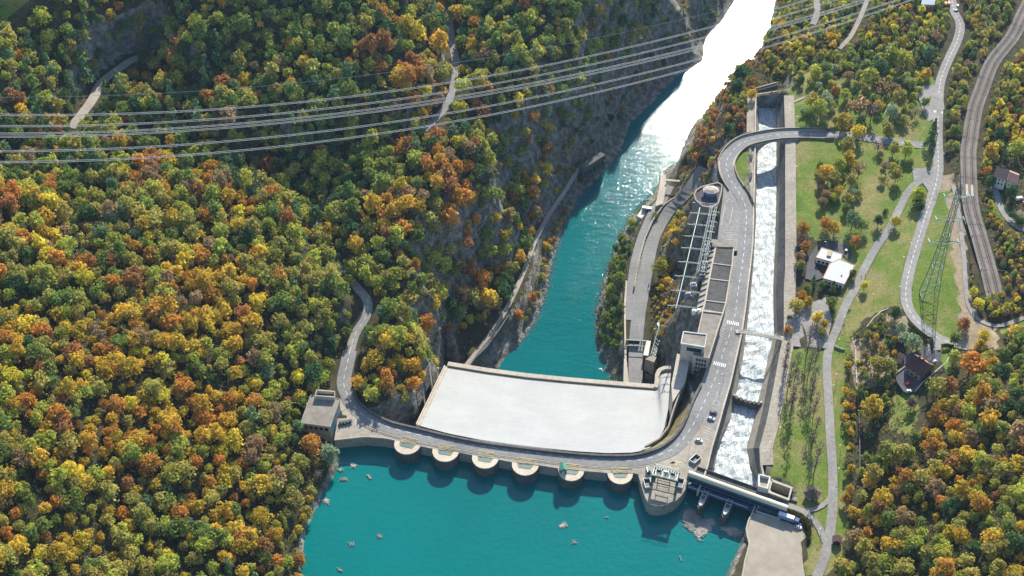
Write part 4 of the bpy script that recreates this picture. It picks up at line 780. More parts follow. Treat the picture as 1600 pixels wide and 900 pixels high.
# ---- vehicles
def car(at, z, ang, paint, label, L=4.3, W=1.78, H=1.45, van=False, world=None, cat='car', group=None):
    c = world or U(at[0], at[1], z); t = thing('van' if van else 'parked_car', label, 'van' if van else cat, tuple(c), group, ang); q = MB(); hw = W / 2
    prof = [(-L/2, .35, 1), (-L/2, .8, .96), (-L*.46, .92, .92), (L*.22, .98, .92), (L*.46, .82, .9), (L/2, .62, .92), (L/2, .32, 1)] if not van else [(-L/2, .35, 1), (-L/2, H*.97, .9), (L*.26, H, .9), (L*.40, 1.15, .93), (L/2, .95, .95), (L/2, .32, 1)]
    n = len(prof); vs = [(x, s * hw * k, z_) for s in (-1, 1) for x, z_, k in prof]; q.add(vs, [tuple(range(n - 1, -1, -1)), tuple(range(n, 2 * n))] + [(i, (i + 1) % n, n + (i + 1) % n, n + i) for i in range(n)])
    loc = np.array(t.location); q.v = [tuple(np.array(v)) for v in q.v]
    def bl(mb, name, m, par=t):
        me = bpy.data.meshes.new(name); me.from_pydata(mb.v, [], mb.f); me.materials.append(m); me.update(); o = bpy.data.objects.new(name, me); COL.objects.link(o); o.parent = par; return o
    bl(q, 'body', paint)
    if not van:
        g_ = MB(); b0 = [(-L*.44, -hw*.88), (L*.24, -hw*.88), (L*.24, hw*.88), (-L*.44, hw*.88)]; t0 = [(-L*.33, -hw*.68), (L*.06, -hw*.68), (L*.06, hw*.68), (-L*.33, hw*.68)]
        g_.prism(b0, .93, H - .06, top=t0); bl(g_, 'window', GLASS); r_ = MB(); r_.prism([(x*1.02, y*1.03) for x, y in t0], H - .055, H); bl(r_, 'roof', paint)
    else:
        g_ = MB(); g_.add([(L*.27, -hw*.8, H*.96), (L*.27, hw*.8, H*.96), (L*.41, hw*.84, 1.18), (L*.41, -hw*.84, 1.18)], [(0, 3, 2, 1)]); g_.v = [(x + .03, y, z_ + .03) for x, y, z_ in g_.v]; bl(g_, 'windscreen', GLASS)
    for sx in (-L*.31, L*.31):
        for sy in (-hw + .08, hw - .08):
            w_ = MB(); w_.tube([(sx, sy - .11, .32), (sx, sy + .11, .32)], .32, 12); o = bl(w_, 'wheel', RUBBER); w_ = MB(); w_.tube([(sx, sy - .12, .32), (sx, sy + .12, .32)], .17, 8); bl(w_, 'rim', STEEL, o)
    for sy in (-hw*.68, hw*.68): h_ = MB(); h_.box((L/2 - .02, sy, .62), (.08, .32, .14)); bl(h_, 'headlight', PAINT)
    return t
silver = carpaint('silver', (.55, .57, .60)); dark = carpaint('dark', (.03, .035, .05)); white_c = carpaint('white', (.75, .75, .75)); red = carpaint('red', (.5, .02, .02)); blue = carpaint('blue', (.05, .10, .22))
pk = 'cars in the bays beside the spillway'
car((1114.5, 645.5), 5.05, -.35, dark, 'dark car parked farthest from the dam crest beside the spillway', group=pk); car((1111, 655), 5.05, -.35, silver, 'silver car parked next to the dark car beside the spillway', group=pk); car((1092, 689), 5.05, -.35, white_c, 'white car parked alone nearest the crest in the marked bays', group=pk)
car((1322, 392), 7.35, 1.2, dark, 'dark car in the yard behind the white building'); car((1420.5, 600.5), 15.25, -.1, red, 'red car on the driveway of the brown roofed house'); car((1419, 612), 15.2, .3, white_c, 'white car on the driveway edge below the red car', L=3.6)
car((1593, 309), 22.0, .2, white_c, 'white van parked near the pink roofed house', van=True, L=5.2, W=2.0, H=2.3, world=G(1593, 312)); car((1599, 318), 20, 1.4, red, 'red car at the edge of the photo beside the white van', world=G(1600, 319))
car((1459, 566), 15.2, .9, white_c, 'white car half hidden behind the corner of the brown roofed house', L=3.8)
# trucks in the yard
c = U(1232, 813, 5); t = thing('lorry', 'blue and white lorry parked against the hedge at the yard edge', 'lorry', c); ag = -.42
TRK = mat('tarpaulin_blue', (.20, .32, .50), .5, .08); e = (cos(ag), sin(ag)); at_ = lambda s, z: (c[0] + e[0] * s, c[1] + e[1] * s, z)
MB().box(at_(-1.5, 6.1), (8.4, 2.5, 2.5), ag).build('box_body', TRK, t); MB().box(at_(-1.5, 8.603), (8.3, 2.4, .06), ag).build('box_top', WHITE, t); MB().box(at_(4.2, 5.7), (2.2, 2.4, 2.3), ag).build('cab', blue, t); MB().box(at_(5.35, 6.8), (.12, 2.0, .9), ag).build('windscreen', GLASS, t); MB().box(at_(.5, 5.5), (9.5, 1.2, .5), ag).build('chassis', DARKM, t)
for s in (-4.5, -3.2, 3.9):
    for y in (-1.0, 1.0): p = at_(s, 5.55); a_ = (p[0] - e[1] * y, p[1] + e[0] * y); MB().tube([(a_[0] + e[1] * .18, a_[1] - e[0] * .18, 5.55), (a_[0] - e[1] * .18, a_[1] + e[0] * .18, 5.55)], .5, 12).build('wheel', RUBBER, t)
car((1246, 819), 5.1, -.6, blue, 'blue car parked in front of the lorry under the hedge', L=4.4); car((1247, 824.5), 5.1, -.3, white_c, 'small white car beside the blue one at the yard hedge', L=3.8)
# ---- hedges and low walls
def hedge(px, z, w_, h, label, name='hedge', colr=(.075, .115, .025)):
    P = resample([U(*p) if len(p) > 2 else U(p[0], p[1], z) for p in smooth([(p[0], p[1], p[2] if len(p) > 2 else z) for p in px], 5)], 1.0); r = np.random.default_rng(len(px) + int(px[0][0])); n = len(P) * 70
    t_ = r.uniform(0, len(P) - 1, n); i = t_.astype(int).clip(0, len(P) - 2); f_ = (t_ - i)[:, None]; c = P[i] * (1 - f_) + P[i + 1] * f_; c[:, 0] += r.uniform(-.5, .5, n) * w_; c[:, 1] += r.uniform(-.5, .5, n) * w_; c[:, 2] += h * (1 - r.uniform(0, 1, n) ** 2.2)
    nr = r.normal(size=(n, 3)) * .6; nr[:, 2] += .8; nr /= np.linalg.norm(nr, axis=1)[:, None]; HEDGES.append((name, c, nr, r.uniform(.22, .5, n), r.uniform(.7, 1.3, n)[:, None] * np.array(colr), label, tuple(P[len(P) // 2])))
HEDGES = []
hedge([(1229,800),(1242,804),(1253,810),(1260,819),(1264,832),(1263,846)], 5.2, 1.8, 2.4, 'clipped curved hedge around the corner of the gravel yard', colr=(.14, .13, .03))
hedge([(1419,508,14),(1428,516,14.3),(1440,525,14.6),(1454,532,15)], 14, 1.6, 1.8, 'dark curved hedge between the main road and the bright garden lawn')
hedge([(1455,534,15),(1456,541,15),(1456,547,15)], 15, 1.4, 1.8, 'short dark hedge at the gate of the brown roofed house'); hedge([(1472,543,15.2),(1480,542,15.2),(1488,544,15.2)], 15, 1.6, 2.0, 'dark hedge beside the pale stone wall near the main road')
hedge([(1578,336,21),(1590,345,22),(1604,352,23)], 21, 3.0, 2.6, 'thick bright green hedge beside the car parking of the pink roofed house', colr=(.07, .16, .03))
hedge([(1424,325,12),(1433,326,12.2),(1442,327,12.4)], 12, 5, 6.0, 'tall dark clipped hedge block beside the main road', colr=(.035, .07, .025))
def lowwall(px, z, w_, h, m, label, name='stone_wall', cat='wall'):
    P = resample([U(p[0], p[1], p[2] if len(p) > 2 else z) for p in px], 2.0); P[:, 2] = np.maximum(P[:, 2], 0 * P[:, 2] + P[:, 2]); o = MB().wall(P, w_, -1.5, h, dz=True).build(name, m); return tag(o, label, cat)
lowwall([(1488,544),(1484,556),(1478,568),(1470,574),(1455,587),(1440,600),(1430,612)], 15.2, .6, .9, CONC_L, 'pale angular garden wall right of the brown roofed house')
lowwall([(1398,586),(1407,579),(1414,573)], 15.2, .4, .8, CONC_L, 'short pale wall between the pink roofed shed and the brown roofed house')
lowwall([(1354,512,9),(1364,499,9.6),(1376,488,10.4),(1390,482,11)], 9, .6, .9, CONC_L, 'curved dry stone wall at the foot of the meadow')
lowwall([(1304,541,6.4),(1312,545,6.6),(1320,547,7)], 6, .5, .8, CONC_L, 'short stone wall beside the park road above the narrow lawn')
lowwall([(1184,560,5.4),(1186,560,5.4)], 5.4, .3, .8, CONC_L, 'small marker kerb beside the channel') if False else None
lowwall([(1331,530,6.6),(1336,545,7),(1337,570,7.2),(1338,600,7.4)], 7, .7, 1.2, CONC_L, 'pale wall along the sunken track beside the bushes')
lowwall([(1341,620,7.4),(1342,660,7.6),(1343,700,7.8),(1343,745,8)], 7, .6, 1.2, CONC_D, 'grey wall running down the sunken track in the wood edge')
# ---- office and machine building along the road
t = thing('power_station_building', 'long flat roofed power station building with grey roof bays beside the switchyard', 'building', (*U(1112, 470, 3)[:2], 3))
bay = [((1118,388),(1146,390)),((1113,412),(1143.5,416)),((1108,436),(1139.5,440)),((1102,470),(1134,474)),((1099,485),(1130,490))]
HZ = 9.0
for k in range(4):
    (a, b), (c_, d_) = bay[k], bay[k + 1]; w = [U(*p, HZ)[:2] for p in (a, b, d_, c_)]; MB().prism(w, -2, HZ - .1).build('wall', CONC, t)
    o = MB().prism(shrink(w, .985), HZ - .095, HZ + .05).build('roof', ROOFG, t); l = MB(); l.wall(np.array([(*w[3], 0), (*w[2], 0)]), .7, HZ - .1, HZ + .5); l.build('roof_joint', CONC_L, o)
l = MB(); l.wall(np.array([(*U(x, y, HZ)[:2], 0) for x, y in [(1118,388),(1113,412),(1108,436),(1102,470),(1098,487)]], float), 1.0, -2, HZ + .7); l.wall(np.array([(*U(x, y, HZ)[:2], 0) for x, y in [(1146,390),(1143.5,416),(1139.5,440),(1134,474),(1129,491)]], float), .8, -2, HZ + .7); l.build('roof_parapet', CONC_L, t)
# sloped side terrace with fins
A_ = resample([U(x, y, HZ - .6) for x, y in [(1117,389),(1112,412),(1107,436),(1101,470),(1098,486)]], n=24); B_ = resample([U(x, y, 4.5) for x, y in [(1108,392),(1103,415),(1097,440),(1091,470),(1086,492)]], n=24)
MB().strip(A_, B_).build('side_terrace', CONC_L, t)
for k in range(1, 23, 2): l = MB(); l.bar(tuple(A_[k]), tuple(B_[k] + [0, 0, .5]), .35, .8); l.build('fin', CONC_D, t)
l = MB(); vq = [tuple(p) for p in B_]; l.strip(np.array(vq), np.array([(p[0], p[1], -1) for p in vq])); l.build('wall', CONC, t)
# northern loading dock with dark canopy
w = [U(x, y, 8.2)[:2] for x, y in [(1111,373),(1146,378),(1146,386),(1113,385)]]; MB().prism(w, 3, 8.0).build('wall', CONC_D, t); MB().prism(w, 8.003, 8.2).build('roof', ROOFT, t)
# headhouse block and tower
w = [U(x, y, 12.0)[:2] for x, y in [(1098,487),(1129,491),(1107,561),(1083,556)]]; MB().prism(w, -20, 11.9).build('wall', CONC_L, t); rimroof(t, w, 11.95, ROOFT, CONC_L, .7, .8)
hb = w
w = [U(x, y, 17.5)[:2] for x, y in [(1068,519),(1104,523.5),(1101,543),(1064,537)]]; MB().prism(shrink(w, .97), -45, 17.4).build('tower', CONC_L, t); rimroof(t, w, 17.45, ROOFT, CONC_W, .7, .7)
FACE_REF = w; l = MB(); ws = shrink(w, .97); facebox(l, ws[3], ws[2], .25, .9, 12.6, 16.4, .25); l.build('tower_window', GLASS, t); l = MB(); facebox(l, ws[3], ws[2], .22, .93, 16.5, 16.9, .9); l.build('canopy', CONC_W, t)
FACE_REF = hb
for r_ in range(5):
    for c_ in range(4): l = MB(); facebox(l, hb[3], hb[2], .22 + c_ * .18, .34 + c_ * .18, 8.4 - r_ * 3.4, 10.6 - r_ * 3.4, .05); l.build('window', GLASS, t)
# stepped concrete wall dropping to the powerhouse
w = [U(x, y, 0)[:2] for x, y in [(1063,556),(1083,566),(1070,610),(1052,598)]]
l = MB(); l.prism([U(x, y, 4)[:2] for x, y in [(1058,552),(1078,560),(1071,596),(1051,628),(1049,600)]], -60, 3.9); o = l.build('retaining_wall', CONC_L); tag(o, 'tall pale concrete buttress wall between office tower and powerhouse roof', 'wall')
# retaining walls of the bend, with mossy gutter
rw1 = resample([U(x, y, 5.2) for x, y in [(1020,704),(1045,690),(1062,668),(1070,640),(1080,612),(1087,600)]], n=30); l = MB(); l.wall(offset(rw1, -6.5), .8, -30, -2.5, dz=True); o = l.build('retaining_wall', CONC); tag(o, 'curved lower retaining wall between the road bend and the white roof', 'wall')
# ---- round bastion with pavilion north of the switchyard
bc = [(1087,312),(1085,304),(1088,297),(1097,291.5),(1110,288),(1122,285.5),(1128,289),(1127,300),(1122,318),(1112,324),(1098,322)]
t = thing('lookout_terrace', 'rounded stone lookout terrace above the cliff at the end of the switchyard', 'terrace', (*U(1105, 305, 0)[:2], 0)); w = [U(x, y, 7) for x, y in bc]
MB().prism([p[:2] for p in w], -26, 6.2).build('floor', ASPH_D, t); MB().wall(np.array([(p[0], p[1], 0) for p in w + [w[0]]]), 1.0, -26, 7.2).build('wall', CONC, t)
c = U(1110, 303, 6.3); t = thing('pavilion', 'small octagonal pavilion with beige roof and blue front on the lookout terrace', 'pavilion', c)
oc = lambda r, z: [(c[0] + r * cos(pi / 8 + k * pi / 4) * 1.25, c[1] + r * sin(pi / 8 + k * pi / 4), z) for k in range(8)]
MB().prism(oc(3.6, 0), 6.2, 9.6).build('wall', mat('pavilion_blue', (.12, .22, .42), .5, .1), t); MB().prism(oc(4.6, 0), 9.6, 10.0).build('eaves', mat('pavilion_red', (.35, .16, .14), .6, .1), t); MB().prism(oc(4.4, 0), 10.003, 11.0, top=[(p[0] * .45 + c[0] * .55, p[1] * .45 + c[1] * .55) for p in oc(4.4, 0)]).build('roof', CONC_L, t)
# ---- switchyard
def lattice(mb, a, b, w_, n=10, th=.14):
    a = np.array(a, float); b = np.array(b, float); d = b - a; d /= np.linalg.norm(d); x = np.cross(d, [0, 0, 1.0]); x /= np.linalg.norm(x) + 1e-9; y = np.cross(x, d)
    co = [(s * w_ / 2 * x + u * w_ / 2 * y) for s, u in ((-1, -1), (1, -1), (1, 1), (-1, 1))]
    for c_ in co: mb.bar(a + c_, b + c_, th * 1.3)
    for i in range(n):
        p = a + (b - a) * i / n; q_ = a + (b - a) * (i + 1) / n
        for k in range(4): mb.bar(p + co[k], q_ + co[(k + 1) % 4], th)
LAT = mat('lattice_steel', (.19, .24, .23), .5, .1, metal=.2)
yard_line = [(1095,318),(1090,340),(1084,365),(1078,390),(1071,420),(1064,450),(1056,482)]
pl = [np.array(U(x, y, 6)) for x, y in yard_line]
t = thing('cable_gantry', 'long pale steel beam with outrigger arms on the cliff edge of the switchyard', 'gantry', tuple(pl[3] - [0, 0, 6]))
l = MB(); [l.bar(pl[i], pl[i + 1], .42) for i in range(6)]; l.build('main_beam', LAT, t)
for k in range(9):
    s = k / 8 * 5.9; i = min(int(s), 5); p = pl[i] + (pl[i + 1] - pl[i]) * (s - i); l = MB(); a = p + [-5.5, .8, .2]; b = p + [12, -1.6, .2]; lattice(l, a + np.array([3.5, 0, 0]), b, .6, 8, .06); l.bar(a, a + np.array([4, -.4, 0]), .3); l.bar(p, p - [0, 0, 9], .45); l.build('outrigger', LAT, t)
    o2 = MB()
    for u in (1.0, 4.0, 7.0, 10.0): r0 = p + np.array([u, -u * .15, 0]); o2.cyl((r0[0], r0[1], r0[2] - 2.2), .22, 2.0, 8)
    o2.build('insulators', mat('insulator_glass', (.10, .22, .20), .2, .1), t)
for side, (A0, B0) in enumerate((((1112,322),(1090,425)), ((1119,322),(1098,425)))):
    t = thing('lattice_gantry', ['long lattice steel gantry of the switchyard nearest the cliff', 'long lattice steel gantry of the switchyard nearest the car park'][side], 'gantry', (*U(*A0, 5)[:2], 5), 'parallel lattice gantries of the switchyard')
    a = np.array(U(*A0, 11)); b = np.array(U(*B0, 11)); l = MB(); lattice(l, a, b, 1.4, 26, .09); l.build('beam', LAT, t)
    for k in range(6): p = a + (b - a) * (k / 5 * .96 + .02); l = MB(); lattice(l, p - [0, 0, 8], p - [0, 0, .8], 1.0, 4, .12); l.build('column', LAT, t)
for k in range(7):
    a = np.array(U(1112 - k * 3.6, 330 + k * 15.5, 10)); b = np.array(U(1124 - k * 3.6, 332 + k * 15.5, 10)); t = thing('busbar_frame', ['first', 'second', 'third', 'fourth', 'fifth', 'sixth', 'seventh'][k] + ' cross frame of the switchyard counting from the lookout terrace', 'busbar frame', tuple(a - [0, 0, 7]), 'cross frames of the switchyard')
    l = MB(); l.bar(a, b, .3); [l.bar(q_, q_ - [0, 0, 6.5], .25) for q_ in (a, b)]; l.build('frame', LAT, t); l = MB(); [l.cyl((*(a + (b - a) * u)[:2], 7.6), .28, 2.2, 8) for u in (.25, .5, .75)]; l.build('insulators', mat('insulator_brown', (.12, .07, .05), .2, .1), t)
TB = mat('transformer_blue', (.13, .19, .26), .5, .1); TW = mat('transformer_white', (.62, .66, .70), .4, .05)
for k, (px, py, ag) in enumerate([(1106,388,.2),(1105,396,.2),(1103,404,.2),(1101,416,.2),(1099,425,.2),(1097,436,.2),(1083,449,.2),(1075,465,.2)]):
    c = U(px, py, 4); t = thing('transformer', ['first', 'second', 'third', 'fourth', 'fifth', 'sixth', 'seventh', 'eighth'][k] + ' transformer of the row along the power station building counting from its dark canopy', 'transformer', tuple(c), 'switchyard transformers')
    MB().box((c[0], c[1], 4), (3.4, 2.6, 2.6), ag).build('tank', TB if k % 3 else TW, t); l = MB(); l.tube([(c[0] - 1.6, c[1] + .4, 7.2), (c[0] + 1.6, c[1] + .7, 7.2)], .45, 10); l.build('expansion_vessel', TW, t); l = MB(); [l.cyl((c[0] + d_, c[1] - .6, 6.6), .2, 1.4, 8) for d_ in (-1.1, 0, 1.1)]; l.build('bushings', mat('insulator_brown', (.12, .07, .05)), t); l = MB(); [l.box((c[0] - 1.3 + j * .52, c[1] - 1.75, 4.2), (.16, .7, 2.0), ag) for j in range(6)]; l.build('cooling_fins', TB, t)
for k, (px, py) in enumerate([(1084,490),(1091.5,489)]):
    c = U(px, py, 4); t = thing('white_tank', ['white domed tank nearer the cliff beside the office roof', 'white domed tank touching the office block wall'][k], 'tank', tuple(c), 'pair of white tanks'); l = MB(); l.cyl(c, 1.5, 2.6, 18); l.build('shell', TW, t); l = MB(); l.cyl((c[0], c[1], 6.603), 1.5, .6, 18, .5); l.build('dome', WHITE, t)
# ---- lower platform beside the river
t = thing('platform_wall', 'long concrete retaining wall with dark openings between the two riverside roads', 'wall', U(1010, 400, -50)); P = resample([U(x, y, -48.5) for x, y in [(1068,306),(1050,312),(1036,322),(1020,345),(1008,372),(1000,400),(994,430),(991,450)]], n=60); MB().wall(P, .9, -1.8, 1.2, dz=True).build('wall', CONC, t)
l = MB(); Q_ = offset(P, -.55)
for i in range(2, 58, 2): l.bar(tuple(Q_[i] + [0, 0, .4]), tuple((Q_[i] + Q_[i + 1]) / 2 + [0, 0, .4]), .25, 1.3)
l.build('openings', DARKM, t)
t = thing('river_gate', 'dark steel gate frame across the lower riverside road', 'gate', U(992, 532, -50)); a = np.array(U(978, 531, -46)); b = np.array(U(1014, 533, -46)); l = MB(); l.bar(a, b, .7, .5); l.bar(a + [0, -5, 0], b + [0, -5, 0], .4); [l.bar(a + (b - a) * u, a + (b - a) * u - [0, 0, 4.2], .6) for u in (0.02, .35, .68, .98)]; l.build('frame', GREENST, t); l = MB(); l.bar(a + (b - a) * .1 - [0, 0, 2], a + (b - a) * .6 - [0, 0, 2], .2, 3); l.build('leaf', DARKM, t)
t = thing('service_shed', 'narrow shed with a white slanted roof beside the lower river gate', 'shed', U(1013, 545, -50)); w = [U(x, y, -45)[:2] for x, y in [(1010,533),(1017,533),(1013,556),(1005,555)]]; MB().prism(shrink(w, .95), -51, -45.2).build('wall', CONC_D, t); MB().prism(w, -45.197, -44.8).build('roof', CONC_W, t)
t = thing('pipe_bridge', 'long narrow steel conveyor gallery on the rock foot above the lower road', 'gallery', U(1030, 500, -48)); a = np.array(U(1058, 425, -44)); b = np.array(U(1020, 558, -44)); l = MB(); lattice(l, a, b, 3.0, 26, .25); l.build('frame', GREENST, t); l = MB(); l.wall(np.array([a, b]), 2.4, -46.5, -45.6); l.build('deck', CONC, t); l = MB(); [l.box((*(a + (b - a) * u)[:2], -52), (1.6, 1.6, 5.4)) for u in np.linspace(.05, .95, 7)]; l.build('pillars', CONC_D, t)
c = np.array(U(1032, 508, -44)); o = MB().box((c[0], c[1], -45.5), (4, 3, 2.5), .2).build('control_cabin', WHITE); tag(o, 'small white cabin on the conveyor gallery above the lower road', 'cabin')
w = [U(x, y, -40)[:2] for x, y in [(1016,556),(1026,558),(1022,566),(1008,561)]]; o = MB().prism(w, -52, -40).build('stair_tower', CONC); tag(o, 'square concrete stair tower beside the corner of the white roof', 'tower')
l = MB(); l.prism([U(x, y, -46)[:2] for x, y in [(975,560),(979,560),(983,603),(974,603)]], -60, -46); o = l.build('quay_wall', CONC_L); tag(o, 'pale quay wall along the river beside the lower road', 'wall')
l = MB(); l.wall(resample([U(x, y, -50) for x, y in [(979,440),(976,480),(977,540),(978,600)]], n=20), 1.2, -5, .9, dz=True); o = l.build('quay_wall', CONC_L); tag(o, 'long pale kerb wall between the riverside trees and the lower road', 'wall')
# river intake structure at the head of the platform
t = thing('river_intake', 'concrete river intake structure with walkway at the upstream end of the lower platform', 'intake', U(1035, 295, -60)); l = MB(); l.prism([U(x, y, -46)[:2] for x, y in [(1034,266),(1040,275),(1041,292),(1036,318),(1024,322),(1030,292)]], -66, -46); l.build('pier_wall', CONC_L, t); l = MB(); l.prism([U(x, y, -50)[:2] for x, y in [(1041,282),(1066,284),(1068,300),(1046,303)]], -66, -55); l.build('basin', CONC_D, t)
l = MB(); a = np.array(U(1040, 282, -44)); b = np.array(U(1068, 284, -44)); l.bar(a, b, 1.6, .5); l.build('walkway', CONC, t); l = MB(); l.bar(a + [0, 0, 1], b + [0, 0, 1], .15); l.build('railing', STEEL, t)
l = MB(); l.prism([U(x, y, -52)[:2] for x, y in [(995,338),(1003,327),(1018,330),(1016,338),(1006,344)]], -60, -51.5); o = l.build('landing_slab', CONC_W); tag(o, 'small pale concrete landing on the river bank', 'landing')
c = U(1011, 326, -50); t = thing('blue_container', 'blue container on the pale landing beside the river', 'container', c); MB().box((c[0], c[1], -51.4), (7, 2.6, 2.6), -.2).build('shell', TRK, t); MB().box((c[0], c[1], -48.797), (6.8, 2.4, .08), -.2).build('lid', TW, t)
# old concrete gallery on the far bank, wall and pad below the cliff
t = thing('riverside_gallery', 'old pale concrete gallery on the shaded far bank of the river', 'gallery', U(925, 258, -52)); l = MB(); a = np.array(U(942, 240, -47)); b = np.array(U(908, 262, -47)); l.wall(np.array([a, b]), 4.5, -60, -47.2); l.build('wall', CONC_D, t); l = MB(); l.wall(np.array([a, b]), 5.2, -47.19, -46.6); l.build('roof', CONC_D, t); l = MB(); [l.box((*(b + (a - b) * u + np.array([2.3, -2.3, 0]))[:2], -55), (2.2, .5, 4), .5) for u in np.linspace(.1, .9, 5)]; l.build('openings', DARKM, t)
lowwall([(795,495),(778,520),(760,545),(742,562),(730,580)], -50.5, .9, 1.8, CONC_D, 'ruined concrete wall running down the far bank behind the powerhouse roof')  # darker concrete stands in for shade the cliff does not cast here
lowwall([(784,510),(768,530),(750,552),(735,575)], -52, 3.0, .6, CONC_D, 'dark concrete ramp beside the ruined wall behind the powerhouse roof', 'ramp', 'ramp')
# ---- white building
t = thing('white_building', 'white L-shaped office building with orange roof trim beside the park road', 'building', (*U(1305, 425, 6)[:2], 6)); zr = 11.0
WR = mat('white_sheet', (.36, .38, .40), .55, .05); OT = mat('orange_trim', (.55, .17, .06), .5, .05)
for px_ in ([(1284,387.5),(1316,397.5),(1311,413),(1275,402.5)], [(1297,412),(1311,405),(1335,415),(1319,444.5),(1286,435)]):
    w = [U(x, y, zr)[:2] for x, y in px_]; MB().prism(shrink(w, .96), 5, zr - .05).build('wall', WHITE, t); o = MB().prism(w, zr - .04, zr + .25).build('roof', WR, t); MB().wall(np.array([(*p, 0) for p in w + [w[0]]], float), .35, zr - .25, zr + .42).build('roof_trim', OT, o); FACE_REF = w; ws = shrink(w, .96); l = MB(); k0 = len(ws) - 1
    for j in range(5): facebox(l, ws[k0], ws[k0 - 1], .08 + j * .18, .2 + j * .18, 7.4, 9.2)
    l.build('window', GLASS, t); zr += .3
c = U(1296, 397, 11.3); l = MB(); l.box((c[0], c[1], 11.26), (2.6, 5.5, 1.0), -.35); l.build('roof_unit', mat('tan_box', (.42, .34, .2), .7, .1), t); c = U(1315, 430, 11.8); l = MB(); l.cyl((c[0], c[1], 11.56), .5, .6, 10); l.build('vent', DARKM, t)
# ---- houses
def house(px_eave, z0, ze, zr, label, wall, roof, ridge_swap=False, chim=2, roof2=None):
    w = [U(x, y, ze)[:2] for x, y in px_eave]; c = cen(w); t = thing('house', label, 'house', (c[0], c[1], z0)); MB().prism(shrink(w, .90), z0 - 3, ze).build('wall', wall, t)
    v = [np.array(p) for p in w]; v = v[1:] + v[:1] if ridge_swap else v; a = (v[3] + v[0]) / 2; b = (v[1] + v[2]) / 2; th = .25
    for k, (p, q_) in enumerate(((v[0], v[1]), (v[3], v[2]))):
        l = MB(); vs = [(*p, ze), (*q_, ze), (*b, zr), (*a, zr)]; l.add([(x, y, z_ + d_) for d_ in (0, th) for x, y, z_ in vs], [(0, 1, 2, 3), (7, 6, 5, 4), (0, 4, 5, 1), (1, 5, 6, 2), (2, 6, 7, 3), (3, 7, 4, 0)]); l.build('roof', (roof2 or roof) if k else roof, t)
    s = [np.array(p) for p in shrink([tuple(q) for q in v], .90)]; a2 = (s[3] + s[0]) / 2; b2 = (s[1] + s[2]) / 2; l = MB(); zg = ze + (zr - ze) * .88
    for p0, p1, pm in ((s[3], s[0], a2), (s[1], s[2], b2)): l.add([(*p0, ze), (*p1, ze), (*pm, zg)], [(0, 1, 2)])
    l.build('gable', wall, t)
    for k in range(chim): p = a + (b - a) * (.35 + .25 * k); l = MB(); l.box((p[0], p[1], zr - 1), (1.0, .8, 2.4)); l.build('chimney', TILE_D, t)
    global FACE_REF; FACE_REF = w; ws = shrink(w, .90)
    for i in range(4):
        for j in range(3):
            l = MB(); facebox(l, ws[i], ws[(i + 1) % 4], .14 + j * .28, .26 + j * .28, z0 + 1.2, z0 + 2.8); l.build('window', GLASS, t)
            if ze - z0 > 5: l = MB(); facebox(l, ws[i], ws[(i + 1) % 4], .14 + j * .28, .26 + j * .28, z0 + 4.2, z0 + 5.6); l.build('window', GLASS, t)
    l = MB(); facebox(l, ws[2], ws[3], .42, .52, z0, z0 + 2.2, .08); l.build('door', BARK, t); return t
house([(1431,557),(1460,573),(1438,589),(1411,572)], 15, 20.5, 25.5, 'large stone house with dark brown roof and bright orange far slope', mat('stone_render', (.24, .21, .18), .9, .15), TILE_D, True, 2, TILE_D) if False else None
house([(1413,571),(1439,588),(1461,572),(1437,557)], 15, 20.5, 26, 'large stone house with a dark brown roof beside the driveway', mat('stone_render', (.24, .21, .18), .9, .15), TILE_D, False, 2, TILE_LIT)  # far slope's orange tiles paint sunlight onto the same roof
house([(1402,556),(1411,561),(1415,556),(1406,551.5)], 15, 17.5, 19.5, 'small shed with a pink tiled roof next to the brown roofed house', CONC_L, TILE_P, False, 0)
house([(1553,276),(1573,282),(1577,265),(1556,261)], 20, 26.5, 31, 'white house with pink tiled roof beyond the railway', WHITE, TILE_P, False, 2); house([(1575,283),(1590,288),(1592,272),(1577,266)], 20, 25, 28, 'lower pink roofed wing beside the white house beyond the railway', WHITE, TILE_P, False, 0)
house([(1441,-3),(1462,-2),(1460,8),(1439,7)], 15, 20, 21.5, 'grey roofed shed cut by the top edge of the photo', CONC, TW, False, 0)
# kiosk and shelter
c = U(1268, 775, 6); t = thing('kiosk', 'small hexagonal kiosk with steep brown roof on the lawn beside the gate bridge', 'kiosk', c); hx = lambda r, k=6: [(c[0] + r * cos(k_ * pi / 3), c[1] + r * sin(k_ * pi / 3)) for k_ in range(6)]
MB().prism(hx(3.4), 5.8, 8.8).build('wall', CONC_L, t); MB().prism(hx(5.0), 8.8, 12.4, top=[(c[0] + (p[0] - c[0]) * .06, c[1] + (p[1] - c[1]) * .06) for p in hx(5.0)]).build('roof', mat('kiosk_tiles', (.15, .11, .085), .9, .15), t); MB().box((c[0], c[1] - 3.1, 5.9), (1.4, .2, 2.2)).build('door', BARK, t)
c = U(1307, 847, 6); t = thing('shelter', 'little brown roofed shelter at the edge of the park road', 'shelter', c); w = rect(c, 4.4, 3.6, -.2); MB().prism(shrink(w, .9), 5.6, 8.2).build('wall', BARK, t); gable(MB(), [w[1], w[2], w[3], w[0]], 8.2, 9.8, .15).build('roof', TILE_D, t); MB().box((c[0], c[1] - 1.75, 5.8), (1.6, .15, 2.0)).build('opening', DARKM, t)
